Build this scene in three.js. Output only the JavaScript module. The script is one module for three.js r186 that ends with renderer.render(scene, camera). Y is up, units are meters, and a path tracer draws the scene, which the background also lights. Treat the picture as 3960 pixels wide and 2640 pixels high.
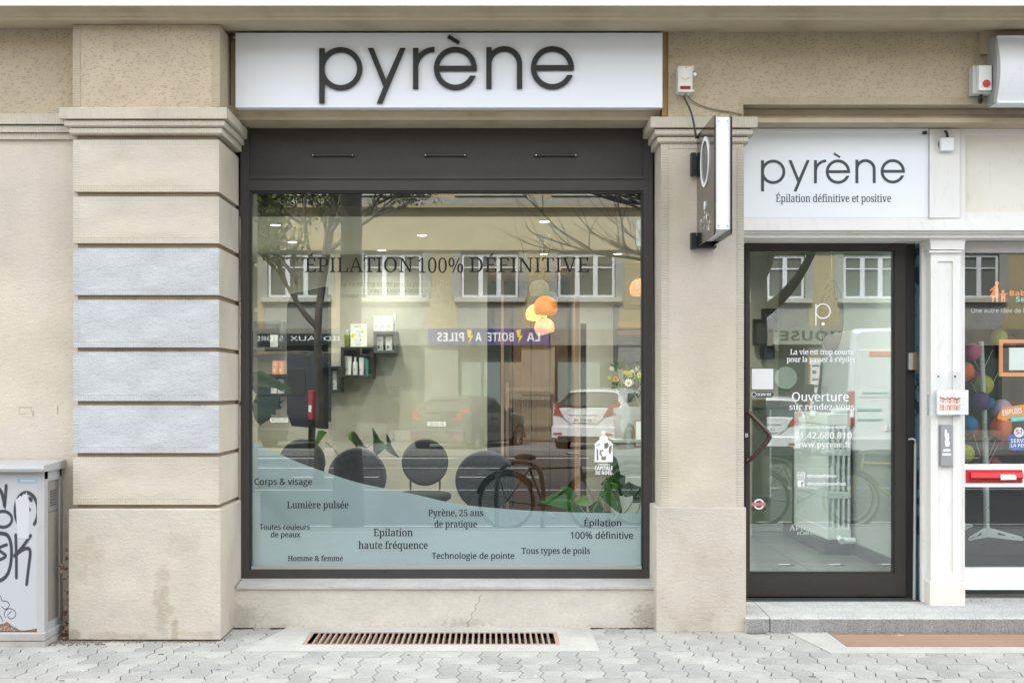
import * as THREE from 'three';
import { mergeGeometries } from 'three/addons/utils/BufferGeometryUtils.js';
import { RoundedBoxGeometry } from 'three/addons/geometries/RoundedBoxGeometry.js';
import { FontLoader } from 'three/addons/loaders/FontLoader.js';

// ---------------------------------------------------------------- camera, sky, sun, exposure
const F = 4920, CZ = 8, EY = 1.53;                       // focal length in photo pixels, distance and height of the eye
const scene = new THREE.Scene();
const camera = new THREE.PerspectiveCamera(2 * Math.atan(1320 / F) * 180 / Math.PI, 1.5, 0.1, 300);
camera.position.set(0, EY, CZ);
camera.lookAt(0, EY, 0);
camera.setViewOffset(3960, 2640, 80, -180, 3960, 2640);  // shift lens: verticals stay vertical
const renderer = new THREE.WebGLRenderer({ antialias: true });
renderer.toneMapping = THREE.LinearToneMapping;
renderer.toneMappingExposure = 3.45;
renderer.shadowMap.enabled = true;
{
  const W = 128, H = 64, d = new Float32Array(W * H * 4);
  for (let r = 0; r < H; r++) for (let c = 0; c < W; c++) {
    const up = ((r + 0.5) / H - 0.5) * Math.PI, s = Math.max(0, Math.sin(up)), l = 0.95 * (0.86 + 0.32 * s), o = (r * W + c) * 4;
    d[o] = l * 0.95; d[o + 1] = l; d[o + 2] = l * 1.075; d[o + 3] = 1;
  }
  const t = new THREE.DataTexture(d, W, H, THREE.RGBAFormat, THREE.FloatType);
  t.mapping = THREE.EquirectangularReflectionMapping; t.magFilter = t.minFilter = THREE.LinearFilter; t.needsUpdate = true;
  scene.background = t; scene.environment = t;
}
const sun = new THREE.DirectionalLight(new THREE.Color(1, 0.96, 0.91), 2.9);
sun.position.set(-9, 27, -21); sun.target.position.set(0, 0, 4); sun.castShadow = true; sun.shadow.radius = 14;
sun.shadow.mapSize.set(2048, 2048);
Object.assign(sun.shadow.camera, { left: -30, right: 30, top: 30, bottom: -30, near: 1, far: 90 });
scene.add(sun, sun.target);

// ---------------------------------------------------------------- helpers
const ux = (u, z) => (u - 1900) * (CZ - z) / F, vy = (v, z) => EY + (1500 - v) * (CZ - z) / F;   // photo pixel -> metres on the plane at z
const K = 3960 / 2352;
let seed = 7;
const rnd = () => { seed = (seed * 1664525 + 1013904223) >>> 0; return seed / 4294967296; };
const rr = (a, b) => a + (b - a) * rnd();
const V = (x, y, z) => new THREE.Vector3(x, y, z);
const used = new Map();
function numbered(n) { const k = used.get(n) || 0; used.set(n, k + 1); return k ? n + '_' + String(k).padStart(3, '0') : n; }
const bases = new WeakMap();
function tag(o, label, category, group, kind) {
  if (label) o.userData.label = label;
  if (category) o.userData.category = category;
  if (group) o.userData.group = group;
  if (kind) o.userData.kind = kind;
  return o;
}
function thing(name, label, category, base = [0, 0, 0], group) {
  const o = new THREE.Group(); o.name = numbered(name); o.position.set(...base); scene.add(o);
  bases.set(o, V(...base));
  return tag(o, label, category, group);
}
function mesh(name, geos, m, parent, label) {
  let g = Array.isArray(geos) ? (geos.length > 1 ? mergeGeometries(geos.map((x) => x.index ? x.toNonIndexed() : x).map(strip)) : geos[0]) : geos;
  const o = new THREE.Mesh(g, m); o.castShadow = o.receiveShadow = true;
  if (parent) {
    o.name = name; parent.add(o);
    const b = bases.get(parent); if (b) { if (b.lengthSq()) o.geometry = g = g.clone().translate(-b.x, -b.y, -b.z); bases.set(o, b); }
  } else { o.name = numbered(name); scene.add(o); }
  if (label) o.userData.label = label;
  return o;
}
function strip(g) { for (const k of Object.keys(g.attributes)) if (!['position', 'normal', 'uv'].includes(k)) g.deleteAttribute(k); if (!g.attributes.uv) g.setAttribute('uv', new THREE.BufferAttribute(new Float32Array(g.attributes.position.count * 2), 2)); return g; }
function sub(parent, name, label) { const o = new THREE.Group(); o.name = name; parent.add(o); bases.set(o, bases.get(parent)); if (label) o.userData.label = label; return o; }
function copy(o, [x, y, z], turn, label, group, scale) {
  const c = o.clone(); c.name = numbered(o.name.replace(/_\d{3}$/, '')); scene.add(c); c.position.set(x, y, z); if (turn !== undefined) c.rotation.y = turn;
  if (scale) c.scale.setScalar(scale);
  c.userData = { ...o.userData }; if (label) c.userData.label = label; if (group) c.userData.group = group;
  return c;
}
function uvm(g) {                                         // box-projected uv in metres
  const p = g.attributes.position, n = g.attributes.normal, uv = new Float32Array(p.count * 2);
  for (let i = 0; i < p.count; i++) {
    const ax = Math.abs(n.getX(i)), ay = Math.abs(n.getY(i)), az = Math.abs(n.getZ(i));
    if (ax > ay && ax > az) { uv[2 * i] = p.getZ(i); uv[2 * i + 1] = p.getY(i); }
    else if (ay > az) { uv[2 * i] = p.getX(i); uv[2 * i + 1] = p.getZ(i); }
    else { uv[2 * i] = p.getX(i); uv[2 * i + 1] = p.getY(i); }
  }
  g.setAttribute('uv', new THREE.BufferAttribute(uv, 2)); return g;
}
const box = (x0, x1, y0, y1, z0, z1) => uvm(new THREE.BoxGeometry(Math.abs(x1 - x0), Math.abs(y1 - y0), Math.abs(z1 - z0)).translate((x0 + x1) / 2, (y0 + y1) / 2, (z0 + z1) / 2));
const rbox = (x0, x1, y0, y1, z0, z1, r = 0.004, s = 1) => uvm(new RoundedBoxGeometry(Math.abs(x1 - x0), Math.abs(y1 - y0), Math.abs(z1 - z0), s, r).translate((x0 + x1) / 2, (y0 + y1) / 2, (z0 + z1) / 2));
// a box given by photo pixels on the plane z1 (its front), reaching back to z0
const pbox = (u0, u1, v0, v1, z1, z0, r) => (r ? rbox : box)(ux(u0, z1), ux(u1, z1), vy(v1, z1), vy(v0, z1), z0, z1, r);
function prism(pts, x0, x1) {                              // profile [z, y] pushed along x
  const s = new THREE.Shape(pts.map(([z, y]) => new THREE.Vector2(-z, y)));
  return uvm(new THREE.ExtrudeGeometry(s, { depth: x1 - x0, bevelEnabled: false }).rotateY(Math.PI / 2).translate(x0, 0, 0));
}
function plate(pts, z0, z1, bevel = 0) {                   // outline [x, y] pushed along z
  const s = pts instanceof THREE.Shape ? pts : new THREE.Shape(pts.map(([x, y]) => new THREE.Vector2(x, y)));
  return uvm(new THREE.ExtrudeGeometry(s, { depth: z1 - z0 - bevel * 2, bevelEnabled: bevel > 0, bevelSize: bevel, bevelThickness: bevel, bevelOffset: -bevel, bevelSegments: 1, curveSegments: 20 }).translate(0, 0, z0 + bevel));
}
function rod(a, b, r, r2 = r, n = 8) {
  const d = b.clone().sub(a), g = new THREE.CylinderGeometry(r2, r, d.length(), n);
  return g.applyQuaternion(new THREE.Quaternion().setFromUnitVectors(V(0, 1, 0), d.clone().normalize())).translate((a.x + b.x) / 2, (a.y + b.y) / 2, (a.z + b.z) / 2);
}
const tube = (pts, r, n = 24, k = 8) => new THREE.TubeGeometry(new THREE.CatmullRomCurve3(pts, false, 'centripetal'), n, r, k, false);
const ball = (x, y, z, r, w = 16, h = 12) => new THREE.SphereGeometry(r, w, h).translate(x, y, z);
const lathe = (pts, n = 20) => new THREE.LatheGeometry(pts.map(([r, y]) => new THREE.Vector2(Math.max(r, 1e-4), y)), n);
const disc = (x, y, z, r, t, n = 20) => new THREE.CylinderGeometry(r, r, t, n).rotateX(Math.PI / 2).translate(x, y, z);

// ---------------------------------------------------------------- procedural textures
const hash = (x, y, s) => { let h = (x * 374761393 + y * 668265263 + s * 974634781) | 0; h = Math.imul(h ^ (h >>> 13), 1274126177); return ((h ^ (h >>> 16)) >>> 0) / 4294967296; };
function vnoise(x, y, px, py, s) {
  const xi = Math.floor(x), yi = Math.floor(y), f = x - xi, g = y - yi, a = f * f * (3 - 2 * f), b = g * g * (3 - 2 * g), m = (v, p) => ((v % p) + p) % p;
  const h = (i, j) => hash(m(xi + i, px), m(yi + j, py), s);
  return (h(0, 0) * (1 - a) + h(1, 0) * a) * (1 - b) + (h(0, 1) * (1 - a) + h(1, 1) * a) * b;
}
function fbm(u, v, px, py, oct, s) { let t = 0, a = 0.5, n = 0; for (let i = 0; i < oct; i++, px *= 2, py *= 2, a *= 0.55) { t += a * vnoise(u * px, v * py, px, py, s + i); n += a; } return t / n; }
function tex(w, h, fn, srgb, repeat) {
  const d = new Uint8Array(w * h * 4);
  for (let y = 0; y < h; y++) for (let x = 0; x < w; x++) {
    const c = fn((x + 0.5) / w, (y + 0.5) / h), o = (y * w + x) * 4, g = typeof c === 'number';
    for (let k = 0; k < 3; k++) d[o + k] = Math.max(0, Math.min(255, 255 * (g ? c : c[k])));
    d[o + 3] = 255;
  }
  const t = new THREE.DataTexture(d, w, h); t.magFilter = THREE.LinearFilter; t.minFilter = THREE.LinearMipmapLinearFilter; t.generateMipmaps = true;
  t.wrapS = t.wrapT = THREE.RepeatWrapping; if (srgb) t.colorSpace = THREE.SRGBColorSpace; if (repeat) t.repeat.set(...repeat); t.needsUpdate = true;
  return t;
}
const sm = (a, b, x) => { const t = Math.max(0, Math.min(1, (x - a) / (b - a))); return t * t * (3 - 2 * t); };
const re = (t, a, b) => { const c = t.clone(); c.repeat.set(a, b); c.needsUpdate = true; return c; };
// mottled stone tone, pitted render, tooled flutes, tooled block face
const T = {};
T.stone = tex(512, 512, (u, v) => { const n = fbm(u, v, 5, 5, 6, 3), b = fbm(u, v, 3, 3, 4, 41), g = hash(Math.floor(u * 512), Math.floor(v * 512), 9); const l = 0.86 + 0.16 * n + 0.05 * (g - 0.5); return [l * (0.98 + 0.03 * b), l * (0.965 + 0.03 * b), l * (0.925 + 0.05 * (1 - b))]; }, true, [0.6, 0.6]);
T.dirt = tex(512, 512, (u, v) => { const n = fbm(u, v, 4, 4, 6, 13), s = sm(0.42, 0.78, fbm(u, v, 5, 3, 6, 77)), k = sm(0.56, 0.75, fbm(u, v, 26, 26, 3, 5)); const l = 0.9 + 0.12 * n - 0.075 * s - 0.05 * k * s; return [l, l * (0.98 - 0.015 * s), l * (0.95 - 0.03 * s)]; }, true, [0.75, 0.75]);
T.pits = tex(512, 512, (u, v) => { const n = fbm(u, v, 4, 4, 5, 23), w = fbm(u + 0.02 * fbm(u, v, 9, 9, 2, 8), v, 60, 110, 2, 31), p = sm(0.60, 0.78, w); const l = 0.92 + 0.1 * n - 0.15 * p * (0.25 + 1.3 * n); return [l, l * 0.975, l * 0.94]; }, true, [1.5, 1.5]);
T.pitb = tex(512, 512, (u, v) => { const w = fbm(u + 0.02 * fbm(u, v, 9, 9, 2, 8), v, 60, 110, 2, 31); return 1 - sm(0.5, 0.78, w); }, false, [1.5, 1.5]);
T.rough = tex(512, 512, (u, v) => 0.55 * fbm(u, v, 22, 46, 3, 61) + 0.45 * fbm(u, v, 60, 90, 2, 62), false, [1.6, 1.6]);
const blot = (u, v, x, y, rx, ry, s, k = 1) => { const d = Math.hypot((u - x) / rx, (v - y) / ry) + 1.5 * (fbm(u, v, 14, 14, 5, s) - 0.5); return k * sm(1, 0.35, d) * (0.55 + 0.9 * fbm(u, v, 70, 70, 2, s + 7)); };
T.base = tex(1024, 840, (u, v) => {
  const n = fbm(u, v, 5, 5, 6, 311), f = fbm(u, v, 80, 80, 2, 312); let k = blot(u, v, 0.14, 0.62, 0.14, 0.2, 313, 0.5) + blot(u, v, 0.62, 0.3, 0.07, 0.3, 314, 0.9) + blot(u, v, 0.7, 0.06, 0.03, 0.1, 315, 1.3) + blot(u, v, 0.3, 0.03, 0.3, 0.035, 316, 0.9) + blot(u, v, 0.85, 0.04, 0.2, 0.03, 317, 0.8) + blot(u, v, 0.75, 0.72, 0.12, 0.1, 318, 0.4) + blot(u, v, 0.04, 0.02, 0.05, 0.06, 319, 1.6);
  k += 1.6 * sm(0.006, 0.0, Math.abs(u - 0.703 - 0.008 * Math.sin(v * 40))) * sm(0.2, 0.1, v) + 0.8 * sm(0.004, 0, Math.abs(u - 0.11 - (v - 0.08) * 0.35)) * sm(0.09, 0.1, v) * sm(0.24, 0.2, v);
  const l = 0.9 + 0.12 * n + 0.04 * (f - 0.5) - 0.085 * Math.min(1.3, k); return [l, l * (0.985 - 0.012 * k), l * (0.955 - 0.03 * k)];
}, true);
T.plinthw = tex(1024, 128, (u, v) => {
  const n = fbm(u, v, 20, 3, 6, 411), f = fbm(u, v, 160, 20, 2, 412), g = sm(0.55, 0.75, fbm(u, v, 220, 30, 3, 413)); let k = 0.6 * g * sm(0.2, 0.0, v + 0.16 * (fbm(u, v, 30, 4, 4, 414) - 0.5));
  k += blot(u * 8, v, 0.2, 0.3, 0.5, 0.4, 415, 0.5) + blot(u * 8, v, 7.75, 0.3, 0.3, 0.4, 416, 0.7) + blot(u * 8, v, 4.4, 0.12, 0.6, 0.14, 417, 0.5);
  const w = (x0, y0, x1, y1, t, q) => { if (v < Math.min(y0, y1) || v > Math.max(y0, y1)) return 0; const x = x0 + (x1 - x0) * (v - y0) / (y1 - y0) + 0.0025 * Math.sin(v * 30); return q * sm(t, 0, Math.abs(u - x)); };
  k += w(0.548, 0, 0.585, 0.85, 0.0028, 1.1) + w(0.5, 0.1, 0.51, 0.6, 0.001, 0.7) + w(0.02, 0.6, 0.07, 0.8, 0.001, 1.4) + w(0.03, 0.45, 0.14, 0.62, 0.0015, 0.8) + w(0.31, 0.75, 0.315, 1, 0.0008, 0.7) + w(0.86, 0.3, 0.9, 0.4, 0.001, 0.5);
  const l = 0.92 + 0.1 * n + 0.05 * (f - 0.5) - 0.16 * Math.min(1.4, k); return [l, l * (0.99 - 0.01 * k), l * (0.97 - 0.03 * k)];
}, true);
T.flute = tex(512, 64, (u, v) => { const p = u * 50 + 0.35 * vnoise(u * 25, 0.5, 25, 1, 4); return 0.5 + 0.5 * Math.cos(p * 2 * Math.PI) * (0.6 + 0.4 * vnoise(u * 50, v * 3, 50, 3, 2)); }, false, [2, 2]);
T.fluteh = tex(64, 512, (u, v) => { const p = v * 50 + 0.35 * vnoise(v * 25, 0.5, 25, 1, 4); return 0.5 + 0.5 * Math.cos(p * 2 * Math.PI) * (0.6 + 0.4 * vnoise(v * 50, u * 3, 50, 3, 2)); }, false, [2, 2]);
T.block = tex(1024, 360, (u, v) => {
  const x = u * 0.886, y = v * 0.312, m = 0.036, e = Math.min(x, 0.886 - x), f = Math.min(y, 0.312 - y);
  const comb = (p, q) => 0.55 + 0.45 * Math.cos((p / 0.0098 + 0.4 * vnoise(p * 60, q * 20, 900, 900, 3)) * 2 * Math.PI);
  if (e < m && e < f) return 0.5 * comb(y, x) + 0.1; if (f < m) return 0.5 * comb(x, y) + 0.1;
  return 0.35 + 0.65 * (0.5 * fbm(u, v, 40, 30, 3, 61) + 0.5 * fbm(u, v, 110, 70, 2, 62));
}, false);
T.speck = tex(512, 512, (u, v) => { const n = fbm(u, v, 6, 6, 5, 91), g = hash(Math.floor(u * 512), Math.floor(v * 512), 19), k = fbm(u, v, 90, 90, 2, 6); const l = 0.84 + 0.13 * n + 0.1 * (g - 0.5) - 0.08 * sm(0.62, 0.8, k); return [l, l, l * 0.99]; }, true, [1.2, 1.2]);
T.gran = tex(512, 512, (u, v) => { const n = fbm(u, v, 4, 4, 5, 191), k = fbm(u, v, 70, 70, 2, 66), g = hash(Math.floor(u * 512), Math.floor(v * 512), 29); const l = 0.8 + 0.12 * n + 0.2 * (g - 0.5) - 0.16 * sm(0.56, 0.72, k); return [l, l * 0.995, l * 0.98]; }, true, [2.6, 2.6]);
T.rust = tex(256, 256, (u, v) => { const n = fbm(u, v, 7, 7, 5, 51), k = fbm(u, v, 30, 30, 3, 56); return [0.84 + 0.14 * n, 0.79 + 0.17 * n - 0.06 * k, 0.74 + 0.21 * n - 0.1 * k]; }, true, [2, 2]);
T.peel = tex(128, 512, (u, v) => { const k = sm(0.5, 0.56, fbm(u, v, 2, 26, 4, 511)); return [0.95 - 0.75 * k, 0.95 - 0.55 * k, 0.95 - 0.5 * k]; }, true, [4, 0.6]);
T.fine = tex(256, 256, (u, v) => fbm(u, v, 40, 40, 3, 151), false, [4, 4]);
T.fabric = tex(256, 256, (u, v) => { const g = hash(Math.floor(u * 256), Math.floor(v * 256), 3), n = fbm(u, v, 12, 12, 3, 8); return 0.62 + 0.3 * g * n + 0.12 * n; }, true, [5, 5]);
T.wood = tex(256, 256, (u, v) => { const w = fbm(u, v, 30, 3, 4, 12), n = fbm(u, v, 4, 2, 3, 99); const l = 0.68 + 0.3 * w * n + 0.1 * n; return [l, l * 0.95, l * 0.9]; }, true, [1.5, 0.7]);
T.paint = tex(512, 512, (u, v) => { const n = fbm(u, v, 5, 5, 5, 71), c = sm(0.68, 0.74, fbm(u, v, 34, 14, 4, 72)), d = sm(0.6, 0.8, fbm(u, v, 8, 3, 4, 75)); const l = 0.965 + 0.035 * n - 0.028 * c - 0.02 * d; return [l, l * 0.997, l * (0.99 - 0.015 * d)]; }, true, [1, 1]);
T.asph = tex(512, 512, (u, v) => { const n = fbm(u, v, 5, 5, 5, 81), g = hash(Math.floor(u * 512), Math.floor(v * 512), 39); return 0.7 + 0.2 * n + 0.2 * (g - 0.5); }, true, [0.4, 0.4]);
T.bark = tex(256, 256, (u, v) => 0.55 + 0.45 * fbm(u, v, 16, 5, 4, 121), true, [3, 1]);
T.leaf = tex(128, 128, (u, v) => { const n = fbm(u, v, 6, 6, 3, 221), r = Math.abs(u - 0.5) < 0.02 ? 0.16 : 0; return [0.72 + 0.25 * n + r, 0.78 + 0.2 * n + r, 0.7 + 0.2 * n]; }, true);

// ---------------------------------------------------------------- materials (base colours are linear)
function mat(c, r = 0.8, o = {}) {
  const { t, b, bs, ...rest } = o;
  const m = new (rest.clearcoat || rest.transmission || rest.ior || rest.specularIntensity !== undefined ? THREE.MeshPhysicalMaterial : THREE.MeshStandardMaterial)({ roughness: r, ...rest });
  m.color.setRGB(...c); if (t) m.map = t; if (b) { m.bumpMap = b; m.bumpScale = bs ?? 0.001; }
  return m;
}
const em = (c, k, base = [0.8, 0.8, 0.8]) => { const m = mat(base, 0.6); m.emissive.setRGB(...c); m.emissiveIntensity = k; return m; };
const STONE = [0.58, 0.538, 0.46];
const M = {
  stone: mat(STONE, 0.92, { t: T.stone, b: T.rough, bs: 0.0022 }),
  stoneBlock: mat(STONE, 0.92, { t: T.stone, b: T.block, bs: 0.0035 }),
  blueBlock: mat([0.555, 0.562, 0.578], 0.85, { t: T.speck, b: T.block, bs: 0.004 }),
  dirty: mat([0.53, 0.50, 0.44], 0.93, { t: T.dirt, b: T.rough, bs: 0.0024 }),
  render: mat([0.6, 0.555, 0.475], 0.95, { t: T.stone, b: T.rough, bs: 0.003 }),
  pitted: mat([0.5, 0.437, 0.333], 0.95, { t: T.pits, b: T.pitb, bs: 0.0016 }),
  tooled: mat(STONE, 0.92, { t: T.stone, b: T.flute, bs: 0.003 }),
  tooledh: mat(STONE, 0.92, { t: T.stone, b: T.fluteh, bs: 0.003 }),
  tooledt: mat([0.5, 0.437, 0.333], 0.92, { t: T.stone, b: T.fluteh, bs: 0.003 }), tooledu: mat([0.5, 0.437, 0.333], 0.92, { t: T.stone, b: T.flute, bs: 0.003 }),
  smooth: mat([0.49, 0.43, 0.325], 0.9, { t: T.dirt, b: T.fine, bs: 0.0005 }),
  fascia: mat([0.78, 0.75, 0.72], 0.8, { t: T.paint, b: T.flute, bs: 0.002 }),
  plinth: mat([0.53, 0.505, 0.455], 0.93, { t: T.dirt, b: T.rough, bs: 0.003 }),
  sill: mat([0.55, 0.53, 0.50], 0.8, { t: T.speck }),
  base: mat([0.525, 0.495, 0.44], 0.93, { t: T.base, b: re(T.rough, 1.5, 1.35), bs: 0.0024 }), plinthw: mat([0.54, 0.515, 0.465], 0.93, { t: T.plinthw, b: re(T.rough, 4.3, 0.4), bs: 0.002 }),
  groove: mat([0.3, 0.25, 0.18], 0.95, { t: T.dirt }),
  ochre: mat([0.42, 0.27, 0.1], 0.9, { t: T.dirt }),
  granite: mat([0.66, 0.66, 0.655], 0.9, { t: T.gran, b: T.fine, bs: 0.002 }),
  granitet: mat([0.5, 0.495, 0.48], 0.92, { t: T.gran, b: T.flute, bs: 0.006 }),
  concrete: mat([0.56, 0.54, 0.505], 0.92, { t: T.speck, b: T.fine, bs: 0.001 }),
  frame: mat([0.046, 0.04, 0.037], 0.5, { t: T.speck }),
  panel: mat([0.055, 0.047, 0.043], 0.55, { t: T.speck }),
  door: mat([0.034, 0.027, 0.022], 0.5, { t: T.speck }),
  gasket: mat([0.012, 0.015, 0.015], 0.5),
  white: mat([0.78, 0.79, 0.8], 0.45),
  board: mat([0.75, 0.78, 0.81], 0.36),
  wpaint: mat([0.76, 0.75, 0.73], 0.6, { t: T.paint, b: T.fine, bs: 0.0004 }),
  cream: mat([0.74, 0.70, 0.63], 0.6, { t: T.paint }),
  ink: mat([0.015, 0.019, 0.017], 0.6), inkgrey: mat([0.05, 0.058, 0.06], 0.6), inkfilm: mat([0.004, 0.011, 0.013], 0.8),
  inkblack: mat([0.003, 0.005, 0.004], 0.8), inkpale: mat([0.2, 0.185, 0.15], 0.7), inkwhite: mat([0.85, 0.87, 0.87], 0.6), inkfaint: mat([0.5, 0.56, 0.53], 0.7),
  blackm: mat([0.015, 0.016, 0.017], 0.4), steel: mat([0.085, 0.082, 0.076], 0.12, { metalness: 1 }), chrome: mat([0.75, 0.75, 0.75], 0.18, { metalness: 1 }),
  grey: mat([0.28, 0.28, 0.29], 0.45), galv: mat([0.42, 0.42, 0.4], 0.4, { metalness: 0.6 }),
  rust: mat([0.36, 0.26, 0.2], 0.85, { t: T.rust }), soil: mat([0.025, 0.022, 0.02], 1, { t: T.gran }),
  red: mat([0.55, 0.015, 0.02], 0.35), plastic: mat([0.66, 0.65, 0.58], 0.5), pgrey: mat([0.5, 0.51, 0.48], 0.5),
  glass: mat([0.925, 0.975, 0.95], 0, { transmission: 1, thickness: 0, ior: 2.12 }),
  dglass: mat([0.90, 0.97, 0.955], 0, { transmission: 1, thickness: 0, ior: 2.2 }),
  clear: mat([0.97, 0.98, 0.98], 0.03, { transmission: 1, thickness: 0, ior: 1.5 }),
  film: mat([0.40, 0.47, 0.535], 0.95, { transmission: 0.45, thickness: 0, ior: 1.05 }),
};
const fonts = {};
for (const [k, n] of [['sans', 'sans_regular'], ['bold', 'sans_bold'], ['serif', 'serif_regular'], ['serifb', 'serif_bold']]) fonts[k] = await new FontLoader().loadAsync('fonts/droid/droid_' + n + '.typeface.json');
// one line of lettering as flat cut vinyl: left and right ends and baseline in photo pixels, on the plane at z
function wordsGeo(str, font, w, h, seg = 3) {              // w wide, caps h high, left end of the baseline at the origin
  const g = new THREE.ShapeGeometry(fonts[font].generateShapes(str, 100), seg); g.computeBoundingBox();
  const b = g.boundingBox, c = new THREE.ShapeGeometry(fonts[font].generateShapes('H', 100), 1); c.computeBoundingBox();
  const sx = w / (b.max.x - b.min.x), sy = h ? h / c.boundingBox.max.y : sx;
  return g.translate(-b.min.x, 0, 0).scale(sx, sy, 1);
}
function letters(str, font, u0, u1, v, z, m, parent, cap, thick = 0) {
  const s = (CZ - z) / F, g = wordsGeo(str, font, (u1 - u0) * s, cap && cap * s).translate(ux(u0, z), vy(v, z), z);
  return mesh('lettering', thick ? [g.clone().translate(-thick, 0, 0), g.clone().translate(thick, 0, 0.0002), g.translate(0, thick * 0.5, 0.0004)] : g, m, parent);
}
// ---------------------------------------------------------------- the street, pavement and pavers
const GX0 = -1.105, GX1 = 0.385, GZ0 = 0.075, GZ1 = 0.415;            // opening of the cellar grate
const flat = (x0, x1, z0, z1, y, hole) => {
  const s = new THREE.Shape([[x0, -z0], [x1, -z0], [x1, -z1], [x0, -z1]].map((p) => new THREE.Vector2(...p)));
  if (hole) s.holes.push(new THREE.Path([[hole[0], -hole[2]], [hole[1], -hole[2]], [hole[1], -hole[3]], [hole[0], -hole[3]]].map((p) => new THREE.Vector2(...p))));
  return uvm(new THREE.ShapeGeometry(s).rotateX(-Math.PI / 2).translate(0, y, 0));
};
const joint = mat([0.13, 0.125, 0.12], 1, { t: T.gran });
const pave = [[0.43, 0.418, 0.395], [0.458, 0.445, 0.42], [0.39, 0.382, 0.365], [0.47, 0.456, 0.428]].map((c) => mat(c, 0.88, { t: T.speck, b: T.fine, bs: 0.0012 }));
const pavement = tag(mesh('pavement', [flat(-3.6, 3.7, -0.9, 1.95, -0.012, [GX0, GX1, GZ0, GZ1]), box(GX0, GX1, -0.4, -0.34, GZ0, GZ1)], joint), null, null, null, 'structure');
{
  const CX = 0.1115, CD = 0.171, A = 0.0125, B = 0.009, X0 = -3.52, Z0 = -0.08;
  const tri = (t) => { t -= Math.floor(t); return t < 0.25 ? 4 * t : t < 0.75 ? 2 - 4 * t : 4 * t - 4; };
  const brickGeo = (w, d) => {
    const p = [], pt = (i, j) => new THREE.Vector2(i * CX + A * tri(j), -(j * CD + B * tri(i)));
    const st = [0.25, 0.75];
    for (let i = 0; i < w; i++) { p.push(pt(i, 0)); for (const s of st) p.push(pt(i + s, 0)); }
    for (let j = 0; j < d; j++) { p.push(pt(w, j)); for (const s of st) p.push(pt(w, j + s)); }
    for (let i = w; i > 0; i--) { p.push(pt(i, d)); for (const s of st) p.push(pt(i - s, d)); }
    for (let j = d; j > 0; j--) { p.push(pt(0, j)); for (const s of st) p.push(pt(0, j - s)); }
    return uvm(new THREE.ExtrudeGeometry(new THREE.Shape(p), { depth: 0.022, bevelEnabled: true, bevelSize: 0.002, bevelThickness: 0.002, bevelOffset: -0.0043, bevelSegments: 1 }).rotateX(-Math.PI / 2).translate(0, -0.024, 0));
  };
  const H = brickGeo(2, 1), W = brickGeo(1, 2), rest = [];
  const pads = [[-1.2, 0.5, -1, 0.5], [2.0, 4, -1, 0.56], [-2.55, -1.72, -1, 0.2], [1.1, 1.6, -1, -0.1], [1.65, 4, -1, -0.02], [-4, -2.7, -1, 0.4]];
  let n = 0;
  for (let j = 0; j < 12; j++) for (let i = 0; i < 64; i++) {
    const m = (((i - j) % 4) + 4) % 4; if (m !== 0 && m !== 2) continue;
    const h = m === 0, x = X0 + i * CX, z = Z0 + (h ? j : j - 1) * CD, cx = x + (h ? CX : CX / 2), cz = z + (h ? CD / 2 : CD);
    if (pads.some(([a, b, c, d]) => cx > a && cx < b && cz > c && cz < d)) continue;
    const far = Math.abs(cx - 0.02) > 0.42 * (CZ - cz) || cz > 1.62, y = rr(-0.0012, 0.0006);
    if (far || n >= 292) { rest.push((h ? H : W).clone().translate(x, y, z)); continue; }
    n++;
    const o = new THREE.Mesh(h ? H : W, pave[Math.floor(rnd() * 4)]); o.name = 'paver'; o.position.set(x, y, z); o.rotation.z = rr(-0.006, 0.006); o.rotation.x = rr(-0.004, 0.004); o.castShadow = o.receiveShadow = true; pavement.add(o);
  }
  const o = mesh('paver_field', rest, pave[1], pavement); o.userData.kind = 'stuff';
  // concrete bedding round the two grates
  mesh('concrete_strip', uvm(plate((() => { const s = new THREE.Shape([[-1.44, -0.62], [0.63, -0.62], [0.63, 0.14], [-1.3, 0.14]].map((p) => new THREE.Vector2(...p))); s.holes.push(new THREE.Path([[GX0, -GZ0], [GX1, -GZ0], [GX1, -GZ1], [GX0, -GZ1]].map((p) => new THREE.Vector2(...p)))); return s; })(), -0.03, 0.004).rotateX(-Math.PI / 2)), M.concrete, pavement);
  mesh('concrete_strip', uvm(plate([[1.96, -0.67], [3.8, -0.67], [3.8, -0.498], [2.099, -0.498], [2.099, 0.1], [1.84, 0.1]], -0.03, 0.004).rotateX(-Math.PI / 2)), M.concrete, pavement);
  mesh('grate_pit', [box(GX0 - 0.06, GX0, -0.4, -0.013, GZ0, GZ1), box(GX1, GX1 + 0.06, -0.4, -0.013, GZ0, GZ1), box(GX0, GX1, -0.4, -0.013, GZ0 - 0.06, GZ0), box(GX0, GX1, -0.4, -0.013, GZ1, GZ1 + 0.06)], mat([0.2, 0.17, 0.15], 1, { t: T.gran }), pavement);
}
tag(mesh('outer_pavement', [flat(-40, 40, 1.95, 5.0, -0.004), flat(-40, -3.6, -0.9, 1.95, -0.004), flat(3.7, 40, -0.9, 1.95, -0.004), box(-40, 40, -0.16, 0.002, 5.0, 5.16)], mat([0.36, 0.365, 0.37], 0.9, { t: T.speck })), null, null, null, 'structure');
tag(mesh('road', flat(-60, 60, 5.16, 22.6, -0.13), mat([0.05, 0.051, 0.053], 0.9, { t: T.asph, b: T.fine, bs: 0.003 })), null, null, null, 'structure');
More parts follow.
